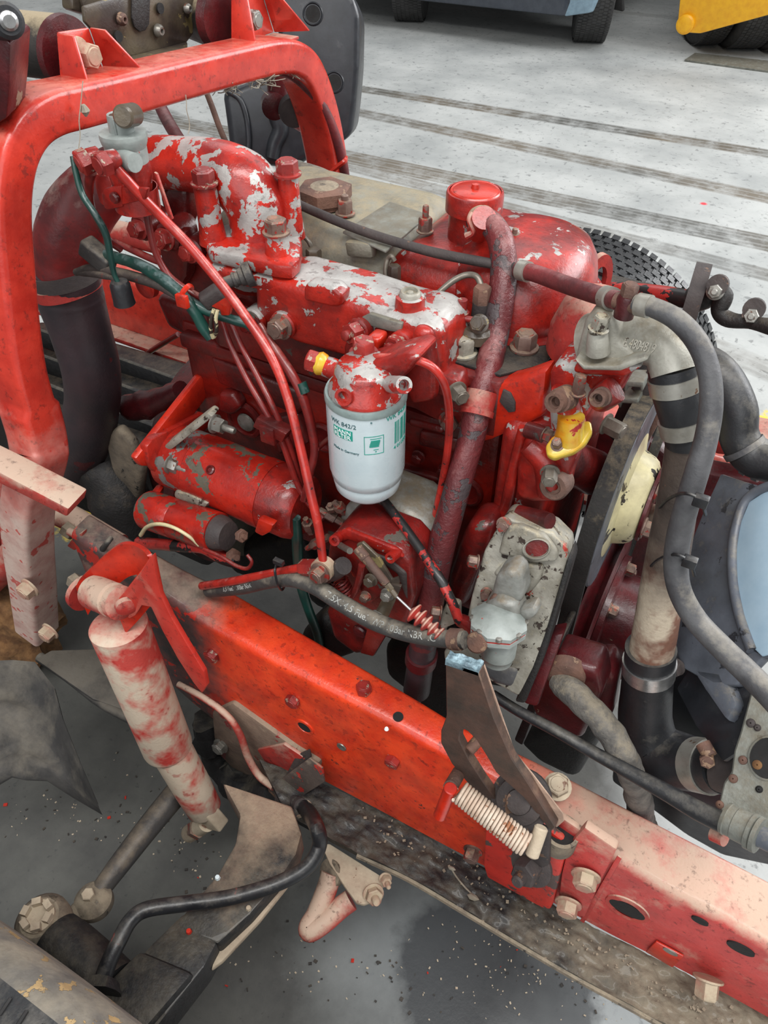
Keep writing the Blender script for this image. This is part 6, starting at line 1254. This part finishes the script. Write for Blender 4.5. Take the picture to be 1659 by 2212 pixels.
# fuel hose with lettering and the red pipe above it
fh = thing('fuel_hose', 'dusty black rubber fuel hose with white lettering running to the lift pump', 'hose', px(720, 1300, Y=.46))
FL = [(452, 1276, .475, 30), (520, 1268, .47, 34), (580, 1254, .465, 36), (630, 1250, .46, 37), (680, 1266, .455, 38), (734, 1300, .45, 38), (800, 1338, .445, 40), (870, 1364, .442, 40), (940, 1378, .44, 40), (1004, 1382, .442, 40)]
P_, R_ = tp(FL); MB().tube(P_, R_, 22, 8).build('hose_run', M['rubber_dusty'], fh, 70)
ringband(fh, px(985, 1381, Y=.441), P_[9]-P_[8], R_[9]*1.04, .012, M['rust'])
def along(text, path, rad, f0, size, mat, parent):
    Q, S = catmull(path, rad, 12); cum = [0]
    for i in range(1, len(Q)): cum.append(cum[-1]+(Q[i]-Q[i-1]).length)
    def at_(s):
        for i in range(1, len(cum)):
            if cum[i] >= s: t_ = (s-cum[i-1])/(cum[i]-cum[i-1]); return Q[i-1].lerp(Q[i], t_), (Q[i]-Q[i-1]).normalized(), S[i]
        return Q[-1], (Q[-1]-Q[-2]).normalized(), S[-1]
    s0 = f0*cum[-1]
    def fn(x, y, z):
        p, t_, r = at_(s0+x); v = (CAMP-p); v = (v-t_*v.dot(t_)).normalized(); b = v.cross(t_).normalized()
        a_ = (y-size*.35)/r; return p+(v*math.cos(a_)+b*math.sin(a_))*(r*1.01+z)
    return place(glyphs(text, size, .00015), fn, 'hose_print', M[mat], parent)
along('3,5 Fuel   10Bar NBR', P_, R_, .12, .0085, 'print_dim', fh)
along('7.5X14,5 Fuel  WP 10Bar NBR  IC', P_, R_, .60, .0105, 'print_dim', fh)
o = hose('return_pipe', 'red-black plastic return pipe strapped above the fuel hose', 'pipe', [(436, 1266, .47, 18), (500, 1256, .468, 19), (560, 1244, .464, 19), (620, 1232, .462, 19), (660, 1224, .462, 19)], M['pipe_red'])
ring = [px(x, y, Y=YY) for x, y, YY in ((596, 1222, .452), (604, 1216, .46), (616, 1222, .47), (618, 1250, .475), (610, 1274, .462), (600, 1262, .446), (594, 1236, .446), (596, 1222, .452))]
m = MB().tube(ring, [.0016]*len(ring), 6); m.obox(px(602, 1214, Y=.45), VX*.006, VY*.003, VZ*.003); tag(m.build('cable_tie', M['hose_black']), 'black cable tie bundling the fuel hose and red return pipe', 'cable tie')
pipes = [
 ('main_fuel_pipe', 'long red pipe arching from the fuel trap down to the banjo union', [(240, 350, .525, 24), (262, 376, .528, 24), (300, 418, .535, 22), (352, 472, .545, 22), (410, 532, .55, 22), (470, 604, .55, 22), (522, 672, .545, 22), (570, 742, .535, 22), (604, 810, .525, 21), (630, 890, .51, 21), (652, 980, .495, 21), (672, 1070, .48, 21), (688, 1140, .47, 20), (698, 1214, .462, 19)], 'pipe_red'),
 ('filter_outlet_pipe', 'glossy red pipe bending from the filter head down behind the breather hose', [(800, 776, .555, 24), (830, 774, .55, 22), (890, 776, .545, 20), (934, 794, .545, 20), (960, 832, .55, 19), (970, 890, .56, 18), (968, 960, .57, 17), (956, 1040, .575, 17), (940, 1120, .57, 17), (932, 1180, .565, 17)], 'pipe_red'),
 ('supply_pipe', 'red and black worn pipe from under the fuel filter down to the lift pump', [(806, 1052, .56, 20), (830, 1082, .545, 20), (870, 1134, .525, 21), (914, 1196, .505, 21), (950, 1250, .49, 22), (976, 1300, .482, 22), (992, 1342, .48, 22)], 'pipe_redblack'),
 ('injector_pipe', 'thin maroon injector pipe, left of the clamped pair', [(478, 690, .575, 13), (496, 740, .57, 13), (530, 812, .56, 14), (570, 882, .55, 14), (606, 946, .55, 14), (626, 1000, .55, 14), (650, 1060, .55, 14), (690, 1104, .548, 14)], 'pipe_maroon'),
 ('injector_pipe', 'thin maroon injector pipe, right of the clamped pair', [(500, 700, .578, 13), (524, 752, .572, 13), (560, 820, .562, 14), (592, 884, .552, 14), (622, 952, .555, 14), (642, 1020, .558, 14), (662, 1080, .558, 14), (700, 1120, .55, 14)], 'pipe_maroon'),
 ('leak_off_pipe', 'maroon pipe with a green band curving down behind the long red pipe', [(560, 700, .59, 16), (592, 750, .585, 20), (630, 808, .575, 22), (655, 860, .57, 22), (672, 920, .565, 21), (680, 975, .56, 20), (668, 1030, .55, 17), (656, 1080, .545, 16)], 'pipe_maroon'),
 ('cross_pipe', 'short maroon pipe crossing from the block to the pipe bundle', [(684, 970, .56, 12), (710, 948, .59, 12), (740, 925, .62, 12)], 'pipe_maroon'),
 ('drain_pipe', 'maroon pipe hanging under the fuel trap and bending into the harness', [(316, 448, .56, 18), (322, 490, .56, 16), (336, 545, .56, 15), (362, 592, .56, 15), (398, 622, .56, 15), (440, 646, .562, 15)], 'pipe_maroon'),
 ('vent_pipe', 'dark red pipe dropping from the rear union of the fuel trap behind the green wire', [(196, 370, .55, 26), (192, 400, .552, 20), (196, 440, .56, 16), (210, 480, .57, 15), (236, 520, .59, 14), (262, 540, .6, 14)], 'pipe_maroon'),
 ('leak_off_line', 'grey bent injector line on the red rocker cover left of the breather hose', [(920, 660, .66, 13), (950, 630, .675, 13), (980, 606, .69, 14), (1008, 594, .70, 14), (1030, 598, .70, 14), (1041, 622, .695, 14)], 'copper_grey'),
 ('leak_off_line', 'short red leak-off line with banjo below the grey bent line', [(910, 668, .655, 14), (940, 676, .66, 14), (980, 684, .665, 14), (1026, 692, .668, 15)], 'pipe_maroon'),
 ('injector_line', 'small red and grey bent line beside the nut in the middle of the rocker cover', [(834, 612, .69, 11), (833, 580, .695, 11), (838, 560, .70, 11), (846, 554, .70, 11), (853, 564, .70, 10)], 'copper_grey'),
 ('injector_line', 'small grey bent line at the foot of the intake elbow', [(646, 516, .69, 10), (656, 512, .70, 10), (668, 524, .70, 10), (676, 546, .70, 10)], 'copper_grey'),
]
for nm, lb, L_, mt in pipes: hose(nm, lb, 'pipe', L_, M[mt], n=12)
pc = thing('pipe_clip', 'red plastic clip holding the pair of thin pipes together', 'clip', px(590, 920, Y=.55))
q = px(590, 922, Y=.545); MB().obox(q, VX*.020-VZ*.004, VY*.008, VZ*.008+VX*.004, .002).build('clip_body', M['red_oily'], pc); MB().obox(px(582, 936, Y=.54), VX*.010, VY*.006, VZ*.012, .002).build('clip_tongue', M['red_oily'], pc)
q = px(655, 838, Y=.573); MB().lathe(q, px(664, 862, Y=.57)-px(646, 812, Y=.576), [(-.006, .0058), (.006, .0058)], 16).build('green_band', M['wire_green'], bpy.data.objects['leak_off_pipe'])
for x, y, s, Y_, mt, lb in ((1041, 638, 34, .69, 'rust', 'hex union nut at the end of the grey bent line beside the breather hose'), (852, 592, 24, .695, 'zinc', 'hex union nut at the small bent line in the middle of the rocker cover'), (678, 556, 30, .695, 'zinc', 'hex union nut at the foot of the intake elbow')):
    q = px(x, y, Y=Y_); ij = thing('injector_nut', lb, 'nut', q-VZ*.03); MB().hexp(q-VZ*.008, VZ, pw(s, q), .018).build('nut', M[mt], ij); MB().lathe(q-VZ*.034, VZ, [(0, pw(s, q)*.6), (.026, pw(s, q)*.55)], 20).build('holder', M['rust_dark'], ij)
bq = thing('leak_off_banjo', 'yellow-brown banjo bolt with round base beside the breather hose on the deck', 'pipe fitting', px(1036, 712, Y=.665))
q = px(1036, 700, Y=.66); bolt(bq, q, NY+VZ*.6, pw(30, q), .008, M['zinc']); MB().lathe(px(1030, 722, Y=.672)-VZ*.004, VZ, [(0, .019), (.010, .019), (.014, .015)], 26).build('base', M['zinc'], bq)
q = px(998, 670, Y=.67); MB().lathe(q-VZ*.012, VZ, [(0, .008), (.01, .008), (.01, .005), (.024, .005)], 12).build('stud', M['bolt_red'], bq)
# wiring
def wire(nm, lb, L_, mt, par=None, **k): return hose(nm, lb, 'wire', L_, M[mt], par, n=10, **k)
gw = thing('green_wire', 'loose dark green wire with black connector hanging beside the hoop', 'wire', px(250, 600, Y=.53))
P_, R_ = tp([(156, 338, .545, 10), (164, 372, .54, 14), (178, 420, .535, 15), (206, 464, .53, 16), (228, 504, .53, 16), (238, 550, .53, 15), (246, 590, .53, 12), (256, 612, .53, 10)]); MB().tube(P_, R_, 12).build('wire_run', M['wire_green'], gw)
a = px(257, 608, Y=.53); MB().lathe(a, -VZ, [(0, .009), (.004, .011), (.022, .0115), (.026, .012), (.027, .009)], 22).build('connector', M['hose_black'], gw)
hn = thing('wiring_harness', 'dusty taped wiring loom passing from the intake hose to the manifold', 'wiring loom', px(300, 620, Y=.56))
for nm_, L_, mt in (('loom', [(165, 588, .575, 16), (200, 580, .568, 20), (250, 588, .56, 22), (310, 604, .555, 24), (360, 622, .552, 24), (402, 650, .55, 22)], 'wire_dusty'), ('loom_branch', [(212, 548, .575, 22), (250, 556, .565, 24), (300, 572, .558, 26), (350, 602, .553, 27), (396, 640, .55, 27), (420, 672, .548, 26), (438, 706, .548, 26), (455, 732, .548, 20)], 'wire_green'),
                   ('loom_tail', [(396, 640, .552, 20), (440, 668, .555, 22), (500, 690, .565, 22), (540, 704, .57, 20), (566, 740, .575, 16)], 'wire_green'), ('loom_end', [(168, 588, .575, 14), (205, 592, .562, 16), (240, 600, .55, 12), (262, 612, .535, 10)], 'wire_dusty')):
    P_, R_ = tp(L_); MB().tube(P_, R_, 14, wob=.15).build(nm_, M[mt], hn)
m = MB(); m.obox(px(212, 552, Y=.568), VX*.018-VZ*.010, VY*.010, VX*.006+VZ*.010, .004, 3); m.build('plug_housing', M['rubber_dusty'], hn)
ring = [px(x, y, Y=YY) for x, y, YY in ((388, 650, .538), (396, 630, .54), (408, 618, .548), (414, 622, .556)) ]; MB().tube(ring, [.003]*4, 6).build('cable_tie', M['red'], hn)
MB().obox(px(394, 650, Y=.535), VX*.007, VY*.003, VZ*.007, .001).build('tie_head', M['red'], hn)
for L_ in ([(462, 668, .548, 8), (456, 690, .545, 9), (456, 715, .545, 9), (460, 730, .547, 8)], [(470, 670, .548, 8), (466, 690, .545, 9), (468, 712, .545, 9), (463, 728, .547, 8)]):
    P_, R_ = tp(L_); MB().tube(P_, R_, 10).build('pale_wire', M['cream'], hn)
wire('starter_wire', 'thin red wire with cream end looping at the solenoid', [(304, 1156, .48, 9), (318, 1138, .478, 9), (344, 1132, .476, 9), (376, 1140, .476, 8), (410, 1160, .478, 8), (430, 1178, .48, 8)], 'cream')
wire('terminal_wire', 'thin red wire hanging in a loop below the solenoid terminal', [(440, 1186, .478, 9), (480, 1204, .476, 9), (510, 1222, .475, 9), (534, 1228, .475, 9), (544, 1214, .476, 8), (534, 1198, .478, 8)], 'pipe_maroon')
wire('battery_cable', 'thick dusty red and black cable lying along the rail to the starter', [(300, 1172, .485, 26), (350, 1176, .485, 26), (400, 1180, .487, 28), (440, 1184, .49, 26), (480, 1204, .495, 30), (512, 1214, .497, 30)], 'pipe_redblack')
o = wire('earth_cable', 'dark red-green cable dropping behind the fuel hose to the sump', [(640, 1118, .545, 20), (642, 1160, .545, 26), (644, 1210, .545, 24), (650, 1262, .54, 22), (664, 1310, .54, 20), (686, 1370, .55, 20), (694, 1420, .56, 20)], 'wire_green')
wire('breather_line', 'dark cable running down behind the rubber intake hose', [(190, 990, .62, 20), (228, 1040, .61, 22), (256, 1090, .6, 22), (284, 1150, .58, 22)], 'rubber_dusty')
wire('black_line', 'thin black line behind the top beam dropping to the intake elbow', [(340, 215, .95, 26), (356, 250, .93, 28), (376, 285, .90, 28), (392, 310, .88, 28)], 'rubber_red')
wire('brown_line', 'thin brown line behind the top beam right of the thicker black one', [(438, 180, 1.0, 12), (456, 225, .98, 13), (476, 280, .95, 13), (496, 325, .92, 13)], 'rust')
o = wire('hoop_cable', 'black sheathed cable following the inside of the far hoop leg', [(560, 152, .97, 14), (612, 156, 1.0, 18), (646, 174, 1.02, 20), (684, 212, 1.045, 22), (712, 262, 1.065, 22), (730, 312, 1.08, 22), (740, 350, 1.09, 22), (748, 398, 1.1, 20)], 'rubber_red')
ring = [px(x, y, Y=YY) for x, y, YY in ((706, 380, 1.05), (726, 362, 1.055), (744, 348, 1.06), (748, 340, 1.075))]; tag(MB().tube(ring, [.004, .004, .004, .003], 6).build('cable_tie', M['red']), 'red cable tie sticking out at the far hoop leg', 'cable tie')
gh = thing('vent_hose', 'dusty grey-black hose with ribbed end below the far hoop leg', 'hose', px(690, 390, Y=.95))
P_, R_ = tp([(634, 378, .93, 56), (664, 384, .93, 58), (700, 396, .92, 56), (736, 418, .91, 44), (756, 442, .90, 24)]); MB().tube(P_, R_, 22).build('hose_run', M['rubber_dusty'], gh, 70)
ringband(gh, P_[0], P_[1]-P_[0], R_[0]*1.03, .02, M['galv'], 'ribbed_end')
o = hose('cobweb_tube', 'small black elbow tube by the hex plug on the rocker cover', 'pipe', [(760, 410, .9, 20), (748, 430, .88, 20), (744, 455, .87, 20)], M['rust_dark'])
o.name = 'small_elbow'
# black hose, textile hose and fittings in front of the rail
o = hose('speedometer_cable', 'black ribbed cable sleeve slanting above the rail to the connector at right', 'cable', [(1064, 1500, .50, 22), (1120, 1536, .495, 24), (1200, 1578, .49, 26), (1280, 1624, .485, 28), (1360, 1668, .478, 32), (1440, 1712, .47, 38), (1510, 1752, .462, 44), (1580, 1786, .455, 46)], M['rubber'])
cn = thing('hose_coupling', 'grey crimped coupling on the cable at the right edge', 'coupling', px(1600, 1790, Y=.45))
a, b = px(1566, 1766, Y=.457), px(1642, 1806, Y=.448); L = (b-a).length; r = pw(72, a)/2
MB().lathe(a, b-a, [(0, r*.8), (0, r*.95), (L*.1, r), (L*.12, r*.93), (L*.3, r*.93), (L*.32, r*.98), (L*.7, r*.96), (L*.72, r*1.08), (L*.82, r*1.08), (L*.84, r*.98), (L*.88, r*1.08), (L*1.0, r*1.06), (L, r*.5)], 36).build('crimp_sleeve', M['galv'], cn)
P_, R_ = tp([(1636, 1804, .449, 46), (1680, 1826, .444, 46), (1740, 1860, .438, 46)]); MB().tube(P_, R_, 20).build('outlet_tube', M['shroud'], cn)
P_, R_ = tp([(1540, 1800, .462, 34), (1566, 1812, .458, 36)]); MB().cyl(P_[0], P_[1], R_[0], n=16).build('red_plug', M['red_dust_mid'], cn)
sp_ = thing('steering_pump', 'oily maroon hydraulic pump below the pulleys with a hose outlet', 'pump', px(1230, 1560, Y=.55))
pr(Py([(1150, 1500), (1196, 1420), (1290, 1450), (1300, 1500), (1256, 1600), (1160, 1560), (1146, 1530)], .545), (0, .045, 0), .008, 3).build('pump_block', M['maroon'], sp_)
pr(Py([(1250, 1440), (1312, 1430), (1330, 1470), (1318, 1560), (1270, 1590)], .58), (0, .04, 0), .012, 3).build('pump_block', M['maroon'], sp_)
q = px(1222, 1458, Y=.54); MB().lathe(q, NY+VX*.2, [(-.01, .024), (.004, .022), (.006, .018)], 28).build('port_boss', M['rust'], sp_)
pr(Py([(1110, 1600), (1200, 1380), (1216, 1384), (1128, 1612)], .56), (0, .05, 0), .003).build('mount_plate', M['black_grime'], sp_)
th_ = hose('braided_hose', 'frayed textile covered hose curving down from the maroon pump behind the rail', 'hose', [(1204, 1470, .535, 50), (1232, 1492, .525, 62), (1280, 1536, .515, 62), (1322, 1590, .508, 60), (1352, 1640, .50, 58), (1374, 1700, .515, 56), (1388, 1770, .54, 56), (1400, 1840, .56, 56), (1405, 1900, .58, 56)], M['textile'], n=26, k=10, wob=.2)
# ------------------------------------------------------------------ radiator shroud and front panels
sd = thing('fan_shroud', 'grey plastic fan shroud with pale blue curved insert at the right edge', 'shroud', px(1560, 1500, Y=.62))
n1 = (VX*-.75+VY*-.45+VZ*.5).normalized(); s1 = (px(1560, 1250, Y=.70), n1)
S_ = lambda pts, o_=0: [px(x, y, pl=s1)+n1*o_ for x, y in pts]
pr(S_([(1556, 1022), (1610, 1040), (1720, 1070), (1720, 1430), (1648, 1420), (1590, 1480), (1540, 1480), (1470, 1440), (1440, 1340), (1480, 1200), (1520, 1100)]), n1*-.012, .003, 2).build('shroud_panel', M['shroud'], sd)
pr(S_([(1720, 1050), (1660, 1062), (1622, 1086), (1604, 1130), (1594, 1190), (1596, 1260), (1610, 1330), (1634, 1404), (1650, 1420), (1720, 1400)], .004), n1*-.004, .002, 2).build('blue_insert', M['pale_blue'], sd)
P_ = S_([(1720, 1046), (1660, 1056), (1618, 1082), (1598, 1130), (1588, 1190), (1590, 1262), (1604, 1334), (1630, 1408)], .004); MB().tube(P_, [.006]*len(P_), 10).build('rolled_edge', M['shroud'], sd)
pr(S_([(1470, 1430), (1640, 1450), (1600, 1600), (1540, 1640), (1480, 1560), (1440, 1480)], -.014), n1*-.01, .004, 2).build('skirt', M['tank_black'], sd)
pr(S_([(1486, 1436), (1560, 1446), (1590, 1520), (1568, 1560), (1520, 1490)], .0), n1*-.02, .006, 2).build('skirt_fold', M['shroud'], sd)
q = S_([(1462, 1440)], .002)[0]; bolt(sd, q, VX*-.2+NY+VZ*.2, pw(30, q), .012, M['rust_dark'])
o = pr([px(x, y, Y=.62) for x, y in ((1654, 1378), (1662, 1384), (1578, 1622), (1570, 1618))], (.002, .004, 0), .0008).build('panel_edge_strip', M['galv']); tag(o, 'thin pale metal edge strip between the shroud and lamp panel', 'strip')
lpn = thing('lamp_panel', 'galvanised lamp mounting panel with round hole and rusty screws, lower right', 'panel', px(1610, 1780, Y=.5))
n2 = (VX*-.28+VY*-.62+VZ*.74).normalized(); s2 = (px(1610, 1640, Y=.52), n2); T_ = lambda pts, o_=0: [px(x, y, pl=s2)+n2*o_ for x, y in pts]
outl = T_([(1622, 1496), (1720, 1440), (1760, 1860), (1659, 1796), (1600, 1770), (1560, 1758), (1552, 1738), (1564, 1690), (1580, 1668), (1586, 1622), (1600, 1580)])
hole = T_([(1660+42*math.cos(t_), 1638+46*math.sin(t_)) for t_ in [2*math.pi*k/30 for k in range(30)]])
pr(outl, n2*-.006, .0015, 1).build('panel_sheet', M['galv'], lpn)
MB().loft([[p+n2*h_ for p in [hole[0].lerp(hole[15], .5)+(p-hole[0].lerp(hole[15], .5))*s_ for p in hole]] for s_, h_ in ((1.0, .0005), (.96, .0012))]).build('lamp_hole', M['dark_void'], lpn)
MB().loft([[p+n2*h_ for p in [hole[0].lerp(hole[15], .5)+(p-hole[0].lerp(hole[15], .5))*s_ for p in hole]] for s_, h_ in ((.97, .001), (1.06, .0005), (1.06, .002), (.97, .0025), (.96, .001))], False, False).build('hole_rim', M['galv'], lpn)
for x, y, s, mt in ((1605, 1642, 20, 'rust'), (1584, 1682, 20, 'rust'), (1555, 1738, 18, 'rust'), (1640, 1705, 16, 'dark_void'), (1636, 1652, 22, 'foam'), (1622, 1562, 20, 'rust_dark'), (1636, 1572, 16, 'rust_dark')):
    q = T_([(x, y)])[0]; r = pw(s, q)/2; MB().lathe(q, n2, [(-.001, r), (.002, r*.9), (.0035, r*.5), (.0036, r*.2), (.001, 0)], 14).build('screw', M[mt], lpn)
# ------------------------------------------------------------------ things on the left floor
fm = thing('foam_lump', 'torn brown foam lump under the hoop foot at the left edge', 'foam', px(20, 1380, Z=.30))
P_ = [px(x, y, Y=.50) for x, y in ((-30, 1290), (20, 1310), (56, 1360), (40, 1424))]; MB().tube(P_, [.055, .07, .065, .05], 20, wob=.7).build('foam_block', M['foam'], fm, 80)
mf = thing('mud_flap', 'crumpled black rubber splash guard lying at the left edge', 'mud flap', px(60, 1560, Y=.44))
rg = []
ol_a = [(-60, 1440), (30, 1430), (84, 1446), (120, 1490), (140, 1560), (170, 1640), (214, 1740)]
ol_b = [(-60, 1700), (-20, 1690), (20, 1670), (60, 1690), (104, 1690), (150, 1712), (214, 1748)]
for i in range(len(ol_a)):
    a, b = px(*ol_a[i], Z=.40), px(*ol_b[i], Z=.33); row = [a.lerp(b, k/16)+VZ*(.03*mnoise.noise(a.lerp(b, k/16)*18)+.012*mnoise.noise(a.lerp(b, k/16)*50)) for k in range(17)]
    rg.append(row+[p-VZ*.006 for p in row[::-1]])
MB().loft(rg).build('rubber_sheet', M['flap_dusty'], mf, 80)
ld = thing('step_ledge', 'dusty dark metal ledge below the shock absorber on the left', 'ledge', px(180, 1480, Z=.36))
slab([(76, 1424), (110, 1404), (210, 1400), (300, 1500), (330, 1580), (286, 1540), (200, 1510)], .40, .01, 'flap_dusty', 'ledge_plate', ld, .003)
P_ = [px(x, y, Z=.39) for x, y in ((86, 1420), (150, 1464), (220, 1518), (290, 1556))]; MB().tube(P_, [.009]*4, 10).build('ledge_lip', M['flap_dusty'], ld)
# cobwebs under the top beam
m = MB(); random.seed(5)
for k in range(46):
    t_ = random.random(); base = px(490+t_*140, 178-t_*26+random.uniform(-6, 10), X=-.70); 
    P_ = [base+Vector((random.uniform(-.01, .01), random.uniform(-.02, .02), random.uniform(-.012, .006)))*j for j in (0, .5, 1, 1.5)]
    m.tube(P_, [.0006]*4, 4, 2)
for (x0, y0, x1, y1) in ((177, 175, 170, 320), (404, 205, 408, 290)):
    P_ = [px(x0+(x1-x0)*k/5+random.uniform(-3, 3), y0+(y1-y0)*k/5, X=-.68) for k in range(6)]; m.tube(P_, [.0007]*6, 4, 2)
P_ = [px(179, 226, X=-.679), px(184, 240, X=-.679), px(186, 252, X=-.679)]; m.tube(P_, [.002, .005, .001], 7)
o = m.build('cobweb', M['web']); tag(o, 'grey cobweb strands hanging under the red top beam', 'cobweb', None, 'stuff')
tg_ = thing('dry_twig', 'dry pale twig with a seed head lying on the black leaf spring', 'twig', px(1000, 1905, Z=.35))
P_ = [px(x, y, Z=.352) for x, y in ((975, 1876), (986, 1894), (1004, 1916), (1020, 1932))]; MB().tube(P_, [.0012]*4, 6).build('stem', M['web'], tg_)
for x, y, s in ((976, 1876, .006), (1022, 1938, .009)):
    q = px(x, y, Z=.353); MB().lathe(q, VX+VZ*.3, [(-s, .0005), (-s*.4, s*.5), (s*.4, s*.45), (s, .0005)], 8).build('seed_head', M['web'], tg_)

# grit and paint flakes lying about
random.seed(11)
def grit(nm, lb, spots, mt, n, size):
    m = MB()
    for k in range(n):
        x0, y0, x1, y1, Z, jit = random.choice(spots); t_ = random.random(); p = px(x0+(x1-x0)*t_+random.uniform(-jit, jit), y0+(y1-y0)*t_+random.uniform(-jit, jit)*.6, Z=Z)
        s_ = size*random.uniform(.4, 1.4); a_ = random.random()*6.28; u_ = Vector((math.cos(a_), math.sin(a_), 0))
        m.obox(p+VZ*s_*.3, u_*s_, u_.cross(VZ)*s_*random.uniform(.3, .9), VZ*s_*.3)
    o = m.build(nm, M[mt]); return tag(o, lb, 'grit', None, 'stuff')
fl_ = [(60, 1750, 420, 1800, 0, 90), (500, 2050, 1000, 2150, 0, 120), (300, 1650, 520, 1950, 0, 80), (950, 2000, 1400, 2200, 0, 60)]
grit('floor_grit', 'dark grit scattered over the stained floor', fl_, 'black_grime', 150, .0022)
grit('chips_and_glints', 'pale paint chips on the stained floor and bits standing for wet sparkles', fl_+[(930, 2060, 1200, 2160, 0, 90)], 'dirt_pale', 230, .0014)  # the extra strip on the wet patch imitates its glints
grit('red_flakes', 'tiny red paint flakes on the floor near the front axle', fl_, 'red', 12, .0026)
grit('spring_grit', 'light grit lying on the leaf spring', [(760, 1760, 1250, 2020, .352, 40), (1180, 2000, 1560, 2200, .350, 40)], 'dirt_beige', 160, .0016)
for o in list(SC.objects):
    if o.parent is None and o.get('category') and not o.get('group'):
        b_ = o.name.split('.')[0]
        if sum(1 for q in SC.objects if q.parent is None and q.name.split('.')[0] == b_) > 1: o['group'] = b_.replace('_', ' ')+'s of the vehicle'
